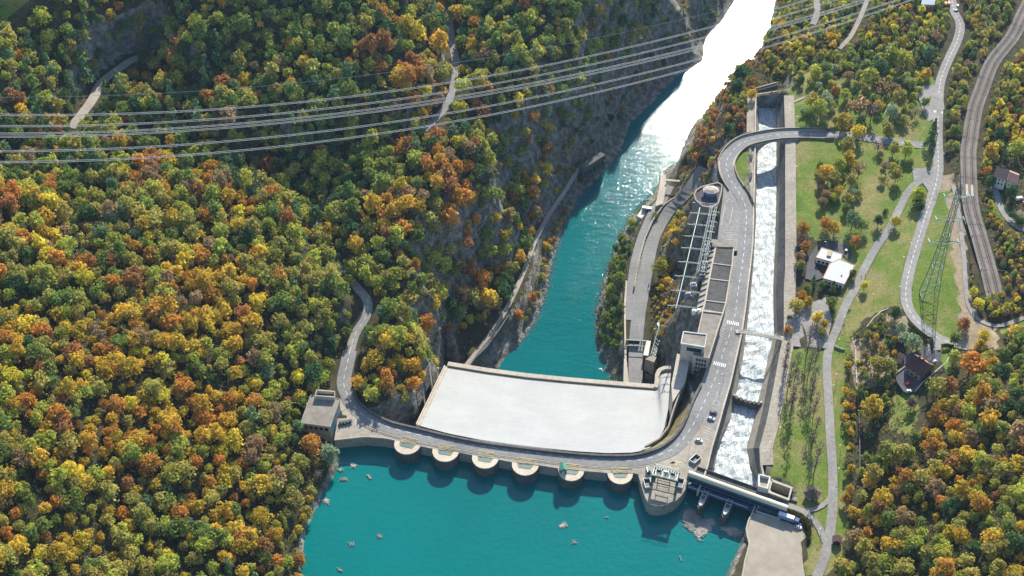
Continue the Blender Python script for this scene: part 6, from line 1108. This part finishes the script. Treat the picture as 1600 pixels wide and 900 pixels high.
# ---- single trees of the park and the gardens: crown centre pixel, crown radius in pixels, shape, colour, label
PARK = """1255,362,10,round,orange,orange tree at the top of the row along the spillway path beside the white building
1251,377,7,round,rust,small rust brown tree second in the row between spillway path and white building
1258,388,8,round,orange,bright orange tree third in the row between spillway path and white building
1250,404,8,round,brown,brown tree fourth in the row between spillway path and white building
1251,418,8,round,olive,olive brown tree lowest in the row between spillway path and white building
1290,355,10,round,orange,orange tree of the clump above the white building on its spillway side
1304,361,10,round,gold,golden tree of the clump above the white building nearest the pale bush
1287,369,8,round,olive,olive tree in front of the orange clump above the white building
1335,380,9,round,orange,lone orange tree above the car park of the white building
1332,349,12,round,blue green,large blue green tree above the lone orange tree
1347,356,9,round,green,green tree touching the large blue green tree
1372,348,8,round,dark green,dark green tree beside the park road above the white building
1399,350,8,round,yellow,slim yellow tree on the lawn between park road and main road
1385,331,5,shrub,dark green,small dark bush beside the park road near its bend
1434,308,12,round,lime,yellow green tree above the dark hedge block by the main road
1332,430,6,round,dark green,dark round tree at the lower corner of the white building
1271,441,5,cone,dark green,small dark spruce left of three below the white building
1284,447,6,round,green,small green tree between two spruces below the white building
1301,452,6,cone,dark green,darker slim spruce touching the front wall of the white building
1260,457,8,round,green,green tree between the white building and the lower car park
1299,475,8,round,green,round green tree beside the marked parking bays
1350,448,7,round,yellow,thin yellow tree on the lawn beside the park road
1252,466,8,round,orange,orange tree over the lower car park near the spillway
1262,474,8,round,gold,golden orange tree over the lower car park nearest the bays
1243,482,11,round,olive,large olive tree at the spillway edge of the lower car park
1277,499,9,round,yellow,yellow tree upper one of the pair at the park road car park
1288,510,8,round,gold,golden tree lower one of the pair at the park road car park
1283,521,7,round,olive,olive tree at the bottom corner of the lower car park
1232,503,6,round,green,small green tree above the end of the footbridge
1231,518,7,round,orange,small orange tree right at the end of the footbridge
1157,122,15,round,dark green,big dark green tree on the river bank beside the spillway outlet
1150,140,11,round,dark green,dark green tree on the river bank below the biggest one
1175,152,8,round,gold,golden tree between the footpath and the far end of the spillway
1174,175,7,round,yellow,small yellow tree between footpath and spillway near its far end
1139,205,9,round,dark green,dark green tree beside the viaduct bend
1242,128,6,round,olive,small olive tree on the lawn at the head of the spillway
1251,129,7,round,dark green,small dark tree on the lawn at the head of the spillway
1273,118,10,round,lime,yellow green tree on the lawn above the diagonal footpath
1290,110,9,round,green,green tree behind the yellow green one above the footpath
1268,160,11,round,olive,olive tree in the clump right of the diagonal footpath
1279,175,13,round,lime,yellow green tree in the clump right of the diagonal footpath
1262,185,10,round,green,green tree at the lower end of the clump near the viaduct
1290,160,10,round,pale green,pale tree in the clump behind the yellow green one
1305,146,7,round,rust,small rust tree in the park above the bare brown trees
1320,150,8,round,lime,small light green tree next to the small rust tree
1358,128,13,round,lime,tall light green tree in the middle of the park woods
1345,172,17,bare,brown,large bare brown tree in the middle of the park
1362,178,14,bare,grey brown,bare grey brown tree next to the large bare one in the park
1330,170,12,bare,brown,bare reddish tree on the path side of the large bare one
1318,195,12,round,gold,tall golden orange tree just above the viaduct road
1340,212,11,round,yellow,yellow tree leaning over the road below the viaduct end
1322,232,12,round,olive,olive yellow tree below the road at the viaduct end
1312,262,11,round,lime,yellow green tree in the large clump on the park lawn
1290,274,12,round,gold,golden green tree at the spillway side of the large lawn clump
1303,285,12,round,olive,olive tree at the lower side of the large lawn clump
1342,270,14,bare,brown,bare brown tree at the park road side of the large lawn clump
1330,288,11,round,olive,olive tree under the bare brown tree of the lawn clump
1325,250,10,round,gold,golden tree at the top of the large lawn clump
1388,206,9,round,olive,thin olive tree above the road between viaduct and main road
1404,160,14,round,olive,large olive tree beside the parking near the junction
1392,178,11,round,pale green,pale green tree in the park beside the large olive tree
1380,140,13,bare,brown,bare brown tree in the park woods near the junction parking
1430,178,8,bare,grey brown,grey leafless tree on the lawn by the junction
1445,163,7,round,green,small round green tree beside the junction parking
1396,235,9,round,olive,olive tree below the road third from the junction
1384,262,9,bare,grey brown,thin leafless tree on the lawn beside the park road
1416,237,10,round,lime,yellow green tree below the road beside the dark spruce
1400,278,10,round,olive,olive tree on the lawn where the park road starts
1372,232,8,bare,grey brown,thin leafless tree just below the road
1458,205,8,cone,dark green,tall dark spruce at the junction upper one of two
1454,222,9,cone,dark green,tall dark spruce at the junction lower one of two
1431,88,9,column,olive,tall slim poplar beside the road in the top woods
1393,92,13,round,lime,tall yellow green tree first of a pair behind the park
1411,98,12,round,lime,tall yellow green tree second of a pair behind the park
1374,112,13,round,dark green,dark tree in the woods beside the yellow green pair
1450,85,10,round,blue green,pale blue green tree near the slim poplar
1447,118,8,round,gold,golden tree above the junction parking
1461,60,12,bare,brown,thin brown tree beside the road in the top woods
1408,516,9,round,pale green,pale grey green tree uppermost in the garden of the brown house
1411,532,9,round,pale green,second pale grey green tree in the garden of the brown house
1427,541,12,round,pale green,largest pale grey green tree touching the brown roofed house
1368,574,12,round,olive,broad olive tree first of two behind the garden lawn
1386,577,13,round,olive,broad olive tree second of two nearest the brown roofed house
1362,643,18,round,gold,large olive gold tree between the garden and the spillway side road
1424,634,9,round,grey brown,grey green leafless tree on the garden lawn
1490,562,11,round,lime,yellow green tree by the garden wall beside the brown house
1484,586,7,shrub,dark green,dark round bush under the yellow green tree by the garden wall
1516,576,19,round,orange,huge orange tree right of the brown roofed house
1462,610,15,round,olive,olive orange tree below the driveway wall
1483,606,13,round,rust,rust tree between the driveway wall and the huge orange tree
1536,530,10,round,yellow,bright yellow tree above the huge orange tree
1505,510,10,round,rust,rust brown tree at the bend of the small lane
1530,545,10,round,gold,golden tree just above the huge orange tree
1492,533,10,round,green,green tree at the end of the main road bend
1399,494,10,round,dark green,dark tree at the inner side of the main road bend
1265,452,5,shrub,green,small bush on the lawn between white building and spillway
1521,459,7,round,yellow,round yellow tree beside the lane above its bend
1529,477,8,round,yellow,second yellow tree beside the lane just above its bend
1549,464,6,shrub,olive,olive bush where the railway tracks vanish nearest the lane
1556,470,7,shrub,green,green bush covering the very end of the railway tracks
1563,462,6,shrub,gold,golden bush beside the end of the railway tracks away from the lane
1545,472,6,shrub,lime,light green bush just below the end of the tracks
1562,213,10,round,dark green,dark tree behind the pink roofed house nearest the tracks
1548,238,10,round,gold,golden tree beside the tracks above the pink roofed house
1541,270,7,round,orange,small orange tree between tracks and pink roofed house
1533,272,5,shrub,rust,small red bush at the edge of the tracks
1547,288,9,round,dark green,dark green tree in front of the pink roofed house
1588,238,12,round,lime,bright yellow green tree behind the pink roofed house
1580,302,9,round,dark green,dark green tree beside the white van
1592,345,8,shrub,green,rounded garden bush below the swimming pool fence
1024,338,6,shrub,green,small bush at the edge of the lower riverside road
1001,335,7,round,lime,light green tree beside the blue skip on the river bank
1031,425,13,round,lime,yellow green tree beside the lower road opposite the lattice mast
515,712,14,round,pale green,pale silvery tree on the reservoir bank below the gatehouse
487,700,16,round,orange,orange tree against the wall of the gatehouse
445,812,10,column,lime,slim yellow green poplar on the reservoir bank
459,832,8,column,olive,second slimmer poplar leaning over the reservoir bank
470,730,14,round,olive,olive tree on the bank just below the silvery tree
497,745,10,bare,grey brown,grey leafless tree on the bank beside the silvery tree
812,406,9,round,gold,tall golden tree on the far river bank beside the gravel path
832,468,8,round,orange,orange tree at the foot of the far bank gravel path
811,497,9,round,orange,lowest orange tree on the far bank beside the rocks
752,440,14,round,orange,big orange tree on the flat above the powerhouse roof
735,425,13,round,rust,big rust tree beside the big orange one above the powerhouse
665,512,16,round,orange,large orange tree on the spur above the rock face
700,345,18,round,orange,large orange crown on the wooded spur in the middle of the gorge
682,330,13,round,olive,olive crown beside the large orange one on the wooded spur
600,70,15,round,rust,broad rust crown high in the woods left of the side road
688,75,17,round,gold,broad golden crown leaning over the shaded side road"""
IND = []
def place(px, py, rpx, shape):
    """find the ground point whose crown centre is seen at the pixel"""
    hk = {'round': 0.95, 'column': 2.6, 'cone': 1.5, 'shrub': .45, 'bare': 1.0}[shape]
    x, y, z = G(px, py + rpx * hk * .75)
    for _ in range(4):
        r = rpx / scale_at(x, y, z); qx, qy = PR(x, y, z + r * hk); bx, by = PR(x, y, z); bx += px - qx; by += py - qy; x, y, z = G(bx, by)
    return x, y, z, rpx / scale_at(x, y, z)
for ln in PARK.split('\n'):
    f = ln.split(',', 5); px, py, rp = float(f[0]), float(f[1]), float(f[2]); x, y, z, r = place(px, py, rp, f[3]); IND.append((x, y, r))
    tree((x, y, z - 0.1), r * (1.25 if f[3] != 'column' else .62), f[3], f[4], f[5], {'shrub': 'garden and bank bushes'}.get(f[3], 'single trees of the park, gardens and banks'), 1.2 if f[3] != 'column' else 1.1)
# long row of leafless poplars on the spillway lawn
pop = [(1224,585),(1230,612),(1236,640),(1228,560),(1262,590),(1266,625),(1270,655),(1268,700),(1259,560),(1272,575),(1240,600),(1271,742)]
for k, (px, py) in enumerate(pop):
    x, y, z = G(px, py); r = 3.6 + (k % 3) * .5
    o = tree((x, y, z), r, 'barecol', 'grey brown', ['thin leafless tree, %s counting down the left row of the spillway lawn', 'thin leafless tree, %s counting down the row beside the park road'][0 if px < 1250 else 1] % ['first', 'second', 'third', 'fourth', 'fifth', 'sixth', 'seventh', 'eighth'][sorted([q for q in pop if (q[0] < 1250) == (px < 1250)], key=lambda q: q[1]).index((px, py))], 'leafless trees on the spillway lawn', 1.25)
# ---- the woods
WOODS = [ # polygon of crown centres in pixels, spacing m, crown radius range m, palette weights, tall
 ('slope', [(-230,-90),(1040,-110),(1038,22),(1000,72),(945,108),(925,160),(878,188),(862,255),(855,300),(846,325),(836,345),(842,375),(820,400),(812,440),(790,478),(762,500),(728,508),(700,520),(694,560),(676,575),(655,606),(645,650),(612,640),(575,628),(556,600),(556,560),(585,510),(588,470),(566,440),(530,470),(560,500),(545,535),(526,560),(526,590),(492,604),(468,640),(468,672),(480,690),(516,700),(520,720),(512,745),(486,790),(470,830),(478,860),(484,940),(470,1010),(-230,1050)], 6.9, (3.0, 7.4)),
 ('bank', [(925,262),(905,275),(896,300),(885,330),(872,320),(868,300),(890,268)], 6.0, (2.4, 4.2)),
 ('bank', [(888,310),(878,360),(868,400),(858,430),(846,450),(838,490),(820,505),(815,490),(835,440),(848,400),(862,345),(874,312)], 6.0, (2.2, 3.8)),
 ('isle', [(985,342),(1000,352),(995,395),(978,450),(975,530),(950,545),(932,520),(930,485),(948,430),(968,375)], 6.0, (3.0, 4.8)),
 ('strip', [(1045,345),(1064,322),(1072,345),(1062,400),(1046,440),(1032,450),(1024,440),(1036,395)], 5.0, (2.0, 3.6)),
 ('strip', [(1040,470),(1060,430),(1064,440),(1050,490),(1030,560),(1020,570),(1025,520)], 5.5, (1.5, 2.6)),
 ('river', [(1062,262),(1090,200),(1112,165),(1140,105),(1170,88),(1180,130),(1176,185),(1150,205),(1128,222),(1112,262),(1108,292),(1088,312),(1070,300)], 5.5, (2.4, 4.2)),
 ('top', [(1196,60),(1212,0),(1240,-90),(1480,-90),(1482,30),(1470,80),(1450,122),(1380,150),(1330,108),(1300,92),(1240,112),(1215,118),(1200,100)], 6.2, (2.6, 4.6)),
 ('mid', [(1478,120),(1500,70),(1510,20),(1508,-80),(1600,-90),(1592,10),(1550,80),(1520,135),(1508,190),(1500,245),(1476,250),(1474,180)], 6.5, (2.8, 4.4)),
 ('east', [(1850,-60),(1620,50),(1568,108),(1550,150),(1538,200),(1532,250),(1540,275),(1560,245),(1610,240),(1850,300)], 6.3, (2.6, 4.4)),
 ('scrub', [(1530,300),(1545,300),(1566,350),(1610,375),(1850,390),(1850,490),(1600,485),(1560,496),(1530,480),(1560,470),(1558,430),(1540,360)], 4.8, (1.5, 2.9)),
 ('scrub', [(1538,462),(1575,458),(1580,492),(1545,490)], 3.6, (1.2, 2.4)),
 ('river', [(1170,70),(1200,55),(1240,90),(1232,105),(1212,108),(1182,112),(1176,100)], 5.0, (1.2, 2.2)),
 ('scrub', [(1020,400),(1036,400),(1046,450),(1040,500),(1022,560),(1016,540),(1018,470)], 3.4, (.8, 1.7)),
 ('scrub', [(1500,320),(1508,330),(1530,420),(1545,470),(1525,485),(1512,440),(1505,380)], 4.5, (.9, 1.7)),
 ('right', [(1850,508),(1590,512),(1560,530),(1530,555),(1500,590),(1475,620),(1448,640),(1440,672),(1400,690),(1378,672),(1358,672),(1340,740),(1334,800),(1318,850),(1308,900),(1300,1010),(1850,1050)], 7.0, (2.8, 6.6)),
 ('garden', [(1326,540),(1345,520),(1380,490),(1400,505),(1398,545),(1398,600),(1380,660),(1345,680),(1332,720),(1328,800),(1322,800),(1320,700),(1320,620)], 4.8, (1.6, 3.2)),
 ('park', [(1240,112),(1300,100),(1440,120),(1450,150),(1420,190),(1290,198),(1255,190)], 9.5, (3.2, 5.4)),
 ('park', [(1272,262),(1300,240),(1345,250),(1350,300),(1325,325),(1285,315)], 7.5, (3.2, 5.0)),
 ('park', [(1370,225),(1430,235),(1425,260),(1395,300),(1375,290)], 9.0, (2.4, 4.0)),
 ('cliff', [(930,160),(1000,80),(1040,20),(1150,-60),(1120,20),(1060,90),(980,170),(930,230),(900,270),(880,290),(865,290),(870,200)], 6.5, (1.8, 4.0)),
 ('cliff', [(700,520),(760,505),(775,490),(760,530),(730,560),(700,560)], 8.0, (1.2, 2.2)),
 ('cliff', [(1062,440),(1086,330),(1092,340),(1084,420),(1070,500),(1056,560),(1040,580),(1048,510)], 7.0, (1.2, 2.4)),
]
VIS = [[(547,600),(540,590),(541,570),(550,540),(566,508),(577,488),(576,468),(560,452)], [(672,196),(688,178),(702,155),(711,125),(712,95),(706,60)], [(115,196),(128,178),(145,155),(158,130),(180,112),(208,93)],
       [(866,325),(858,335),(838,372),(826,405),(812,440),(798,470),(775,510),(745,550)], [(1352,-10),(1342,32),(1328,58),(1311,76)], [(1280,0),(1277,20),(1270,38)], [(1490,-10),(1490,15),(1500,37),(1497,60),(1485,87),(1475,110),(1468,135)],
       [(1600,0),(1582,57),(1551,97),(1534,140),(1523,172),(1515,222)], [(-999,-999),(-990,-999)], [(-999,-999),(-990,-999)], [(1492,300),(1500,350),(1506,400),(1509,450),(1515,480),(1530,500),(1555,509),(1600,496)], [(1550,286),(1556,300),(1562,320),(1572,338),(1590,355),(1620,368)], [(1131,178),(1118,200)], [(1088,190),(1075,225),(1064,262)],[(1335,530),(1338,600),(1342,680),(1343,720)]]
WID = [10, 9, 10, 1, 7, 6, 11, 15, 5, 8, 7, 9, 5, 4, 2]
PAL = {
 'near': (['gold', 'orange', 'rust', 'olive', 'lime', 'green', 'yellow', 'brown', 'dark green', 'blue green'], [22, 9, 3, 32, 18, 12, 5, 3, 4, 3]),
 'far':  (['gold', 'orange', 'rust', 'olive', 'lime', 'green', 'yellow', 'brown', 'dark green', 'blue green'], [6, 6, 3, 24, 16, 28, 2, 4, 14, 10]),
 'bank': (['orange', 'olive', 'lime', 'green', 'blue green', 'gold'], [12, 20, 20, 28, 10, 10]), 'isle': (['green', 'lime', 'dark green'], [60, 25, 15]),
 'strip': (['gold', 'orange', 'yellow', 'olive', 'lime'], [30, 20, 20, 20, 10]), 'river': (['brown', 'rust', 'orange', 'olive', 'gold', 'lime'], [28, 18, 18, 20, 10, 6]),
 'top': (['olive', 'lime', 'green', 'yellow', 'brown', 'gold', 'blue green'], [28, 24, 16, 8, 10, 6, 8]), 'mid': (['olive', 'green', 'gold', 'brown', 'blue green', 'lime'], [28, 22, 14, 12, 12, 12]),
 'park': (['olive', 'lime', 'green', 'gold', 'brown', 'dark green', 'pale green'], [30, 20, 16, 8, 12, 8, 6]),
 'east': (['lime', 'olive', 'green', 'dark green', 'rust', 'yellow'], [24, 26, 22, 14, 6, 8]), 'scrub': (['olive', 'green', 'lime', 'gold', 'dark green', 'yellow', 'brown'], [30, 20, 14, 10, 12, 6, 8]),
 'right': (['olive', 'lime', 'green', 'gold', 'orange', 'brown', 'dark green', 'rust'], [38, 28, 17, 8, 2, 3, 5, 1]), 'garden': (['olive', 'gold', 'orange', 'green', 'dark green', 'brown', 'yellow'], [28, 12, 10, 18, 12, 14, 6]),
 'cliff': (['olive', 'dark green', 'rust', 'green', 'brown'], [28, 28, 12, 16, 16]) }
rng = np.random.default_rng(5); CAND = []
visw = [np.array(v, float) for v in VIS]
allroads = [(cut(RD['west'], (547, 548), (560, 450)), 3.2), (cut(RD['west'], (680, 185), (700, 20)), 2.6)] + [(RD[k], w) for k, w in (('dam', 6), ('nw', 5), ('east', 6), ('park', 4.5), ('kiosk', 3), ('lane', 3), ('lhouse', 4), ('pch', 3), ('plawn', 2.5), ('ptop', 3.5), ('low', 7), ('low2', 6), ('pwest', 2.5), ('rail', 8), ('ptopw', 4))]
for zone, poly, spc, (r0, r1) in WOODS:
    wp = [U(x, y, 20) for x, y in poly]; xs = [p[0] for p in wp]; ys = [p[1] for p in wp]
    X, Y = np.meshgrid(np.arange(min(xs) - 90, max(xs) + 90, spc), np.arange(min(ys) - 130, max(ys) + 130, spc * .9)); X[::2] += spc / 2
    X = (X + rng.uniform(-.38, .38, X.shape) * spc).ravel(); Y = (Y + rng.uniform(-.38, .38, Y.shape) * spc).ravel(); Z = ground(X, Y); Rr = rng.uniform(0, 1, X.size) ** 1.5 * (r1 - r0) + r0
    Hh = Rr * rng.uniform(.9, 1.15, X.size); cx, cy = PR(X, Y, Z + Hh * 1.1); ok = inpoly(cx, cy, poly) & (cx > -200) & (cx < 1800) & (cy > -85) & (cy < 1010)
    for P, w in allroads: d, _ = polydist(X, Y, P); ok &= d > w + Rr * .15
    d, _ = polydist(X, Y, river_w, True); ok &= (d > 3) & ~inpoly(X, Y, river_w); ok &= ~inpoly(X, Y, CH_PLAN); ok &= ~inpoly(X, Y, resv_w)
    sc_px = scale_at(X, Y, Z)
    for v, w in zip(visw, WID):
        d, _ = polydist(cx, cy, v); ok &= d > w * .5 + Rr * sc_px * .62
    ok &= ~((cx + cy * 1.25 < 56) & (zone == 'slope'))
    for (x, y, r) in IND: ok &= np.hypot(X - x, Y - y) > (r + Rr) * .72
    ok &= ~((zone == 'cliff') & (rng.uniform(0, 1, X.size) < .35))
    for i in np.nonzero(ok)[0]: CAND.append((X[i], Y[i], Z[i], Rr[i], Hh[i], cx[i], cy[i], zone, sc_px[i]))
# occlusion by the ground: keep what the camera side of the land shows
CX = np.array([c[0] for c in CAND]); CY = np.array([c[1] for c in CAND]); CZ = np.array([c[2] + c[3] * 1.9 for c in CAND]); vis = np.ones(len(CAND), bool)
for s in np.linspace(0.70, 0.985, 24): vis &= ground(CX * s, CY * s) + 3 < CH + (CZ - CH) * s + 6
CAND = [c for c, v in zip(CAND, vis) if v]
print('TREES', len(CAND), N_IND)
def pick_colour(c):
    zone = c[7]
    if zone == 'slope': zone = 'near' if (c[6] > 300 + (0 if c[5] < 520 else 20) and c[5] < 720) or (c[5] > 560 and c[6] > 400) else 'far'
    names, w = PAL[zone]; w = np.array(w, float)
    n1 = float(vnoise(c[0], c[1], 26, 31)); n2 = float(vnoise(c[0], c[1], 60, 32))
    for k, nm in enumerate(names):
        warm = nm in ('gold', 'orange', 'rust', 'yellow', 'brown'); w[k] *= math.exp((1 if warm else -1) * ((n1 - .5) * 2.4 + (n2 - .5) * 2.2))
    if c[7] == 'slope' and c[6] > 600: 
        for k, nm in enumerate(names): w[k] *= {'gold': 1.5, 'orange': 1.4, 'dark green': .4, 'green': .6}.get(nm, 1)
    return names[int(rng.choice(len(names), p=w / w.sum()))]
CAND = [(*c, pick_colour(c)) for c in CAND]
# the largest in the picture stand as single trees; the rest is the wood itself
infr = [c for c in CAND if 0 <= c[5] < 1600 and 0 <= c[6] < 890 and c[7] in ('slope', 'right', 'park')]
infr.sort(key=lambda c: -c[3] * c[8] - (1000 if c[7] == 'park' else 0)); ind = infr[:300 - N_IND.get('round', 0) - 4]; ids = {id(c) for c in ind}
BANDS = [(855, 'at the bottom edge'), (810, 'just above the bottom edge'), (765, 'level with the gate bridge'), (720, 'level with the intake towers'), (675, 'level with the gatehouse'), (630, 'level with the spillway sill'), (585, 'level with the brown house'), (500, 'level with the footbridge'), (400, 'level with the white building'), (250, 'level with the viaduct'), (-99, 'near the top edge')]
ORD = ['first', 'second', 'third', 'fourth', 'fifth', 'sixth', 'seventh', 'eighth', 'ninth', 'tenth', '11th', '12th', '13th', '14th', '15th', '16th', '17th', '18th', '19th', '20th']
cnt = {}
for c in sorted(ind, key=lambda c: c[5]):
    band = next(t for y0, t in BANDS if c[6] >= y0); side = 'left' if c[5] < 900 else 'right'; k = (band, side, c[9]); n = cnt.get(k, 0); cnt[k] = n + 1
    lab = ('%s tree %s, %s such from the left edge' % (c[9], band, (ORD[n] if n < 20 else '%dth' % (n + 1))) if side == 'left' else '%s tree %s, %s such right of the spillway' % (c[9], band, (ORD[n] if n < 20 else '%dth' % (n + 1))))
    tree((c[0], c[1], c[2] - .2), c[3], 'round', c[9], lab, 'large trees at the near edge of the woods', c[4] / c[3])
rest = [c for c in CAND if id(c) not in ids and not any(c is q for q in ())]
rest = [c for c in rest if c not in ind] if False else rest
# library of crowns at three levels of detail for the wood
LIB = {}
for lod, (lb, cd, sz) in {0: (26, 440, .132), 1: (20, 270, .165), 2: (14, 150, .215)}.items():
    LIB[lod] = []
    for k in range(10):
        P, nr, lt, hue, s = crown_cards(rt_, lb, cd, sz, 'round' if k < 8 else 'cone'); V4 = cards_to_quads(P, nr, s, rt_); LIB[lod].append((V4, np.stack([lt, hue], 1)))
for gname, zones, lab, cat in (('woodland', ('slope', 'bank', 'cliff'), 0, 0), ('thicket', ('park', 'isle', 'strip', 'river', 'top', 'mid', 'east', 'scrub', 'right', 'garden'), 0, 0)):
    VV = []; CC = []
    for c in rest:
        if c[7] not in zones: continue
        pr = c[3] * c[8]; lod = 0 if pr > 9.5 else (1 if pr > 6 else 2)
        conif = (c[9] in ('dark green', 'blue green') and rng.uniform() < .35 and c[7] in ('slope', 'top', 'east'))
        V4, th = LIB[lod][int(rng.integers(8, 10)) if conif else int(rng.integers(0, 8))]
        a = rng.uniform(0, 2 * pi); ca_, sa_ = cos(a), sin(a); v = V4 * [c[3] * rng.uniform(.82, 1.15), c[3] * rng.uniform(.82, 1.15), c[4] * rng.uniform(.8, 1.35)] ; v = np.stack([v[:, 0] * ca_ - v[:, 1] * sa_, v[:, 0] * sa_ + v[:, 1] * ca_, v[:, 2]], 1) + [c[0], c[1], c[2] - .3]
        VV.append(v); base = np.array(COLS[c[9]]) * rng.uniform(.8, 1.2) * [rng.uniform(.92, 1.08), 1, 1]; CC.append(tintcol(th[:, 0], th[:, 1]) * base)
    if VV:
        me_ = mesh_quads(gname, np.vstack(VV), np.vstack(CC), LEAF); o = bpy.data.objects.new(gname, me_); COL.objects.link(o); o['kind'] = 'stuff'; print(gname, len(VV), len(me_.polygons))
# low undergrowth on the forest floor and the banks
uc = []
for zone, poly, n, (s0, s1), pal in (('u', [(-60,-60),(1040,-60),(1000,75),(930,160),(870,260),(850,330),(800,460),(700,530),(650,650),(560,620),(560,560),(590,470),(500,360),(540,470),(545,540),(500,610),(470,680),(520,720),(470,840),(480,940),(-60,940)], 26000, (.5, 1.1), ['olive', 'dark green', 'brown']),
    ('u', [(1196,60),(1212,0),(1480,-60),(1482,30),(1450,122),(1380,150),(1300,100),(1200,110)], 3600, (.6, 1.2), ['lime', 'green', 'olive']),
    ('u', [(1508,-60),(1850,-60),(1850,500),(1600,485),(1560,496),(1520,480),(1530,420),(1500,320),(1480,240),(1480,120)], 6000, (.5, 1.1), ['olive', 'green', 'brown', 'lime']),
    ('u', [(1322,520),(1400,480),(1400,600),(1440,680),(1540,540),(1850,500),(1850,960),(1300,960),(1330,800),(1320,640)], 6500, (.5, 1.1), ['olive', 'green', 'brown', 'dark green']),
    ('u', [(1062,262),(1140,105),(1180,100),(1176,190),(1112,262),(1090,330),(1070,480),(1040,580),(1020,570),(1040,440),(1050,320)], 4200, (.4, .9), ['brown', 'olive', 'gold', 'rust']),
    ('u', [(1172,150),(1176,100),(1200,85),(1235,100),(1226,146)], 500, (.5, 1.2), ['olive', 'brown', 'green']),
    ('u', [(1000,335),(985,350),(930,480),(930,560),(960,590),(978,560),(978,450),(1005,345)], 1500, (.4, .9), ['green', 'olive', 'lime']),
    ('u', [(860,300),(905,270),(880,360),(850,460),(800,530),(780,520),(840,400)], 1500, (.4, .9), ['olive', 'brown', 'lime']),
    ('u', [(870,190),(1040,20),(1150,-40),(1110,80),(960,230),(880,300)], 2600, (.5, 1.3), ['olive', 'dark green', 'brown'])):
    xs = rng.uniform(min(p[0] for p in poly), max(p[0] for p in poly), n); ys = rng.uniform(min(p[1] for p in poly), max(p[1] for p in poly), n); k = inpoly(xs, ys, poly); xs, ys = xs[k], ys[k]
    z = np.full(len(xs), 30.0)
    for _ in range(7): w = np.array([U(a, b, c) for a, b, c in zip(xs, ys, z)]); z = .5 * z + .5 * ground(w[:, 0], w[:, 1])
    w = np.array([U(a, b, c) for a, b, c in zip(xs, ys, z)]); zg = ground(w[:, 0], w[:, 1]); ok = np.abs(zg - z) < 6
    for P, wd_ in allroads: d, _ = polydist(w[:, 0], w[:, 1], P); ok &= d > wd_ * .8
    ok &= ~inpoly(w[:, 0], w[:, 1], river_w) & ~inpoly(w[:, 0], w[:, 1], resv_w) & (zg > -64)
    for i in np.nonzero(ok)[0]: uc.append((w[i, 0], w[i, 1], zg[i], rng.uniform(s0, s1), np.array(COLS[pal[int(rng.integers(len(pal)))]]) * rng.uniform(.6, 1.1)))
P = []; S = []; CC = []
for (x, y, z, s, c) in uc:
    for _ in range(5): P.append((x + rng.normal() * s * .8, y + rng.normal() * s * .8, z + rng.uniform(.1, 1.2) * s)); S.append(s * rng.uniform(.4, .75)); CC.append(c * rng.uniform(.75, 1.25))
P = np.array(P); S = np.array(S); nr = rng.normal(size=P.shape) * .5; nr[:, 2] += 1; nr /= np.linalg.norm(nr, axis=1)[:, None]
me_ = mesh_quads('undergrowth', cards_to_quads(P, nr, S, rng), np.array(CC), LEAF); o = bpy.data.objects.new('undergrowth', me_); COL.objects.link(o); o['kind'] = 'stuff'; print('undergrowth', len(P))
for name, c, nr, s, colr, label, org in HEDGES:
    me_ = mesh_quads(name, cards_to_quads(c - np.array(org), nr, s, rng), colr, LEAF); o = bpy.data.objects.new(name, me_); COL.objects.link(o); o.location = org; tag(o, label, 'hedge')

# ---- light autumn haze in the valley air
hz = MB(); hz.prism([(-3700, -1700), (3700, -1700), (3700, 5200), (-3700, 5200)], -80, 640); hm = bpy.data.materials.new('haze'); hm.use_nodes = True; t = hm.node_tree; t.nodes.remove(t.nodes['Principled BSDF']); v = t.nodes.new('ShaderNodeVolumePrincipled')
v.inputs['Color'].default_value = (.45, .68, 1, 1); v.inputs['Density'].default_value = HAZE; v.inputs['Anisotropy'].default_value = 0.3; t.links.new(v.outputs[0], t.nodes['Material Output'].inputs['Volume']); o = struct('haze', hz, hm, 'stuff')
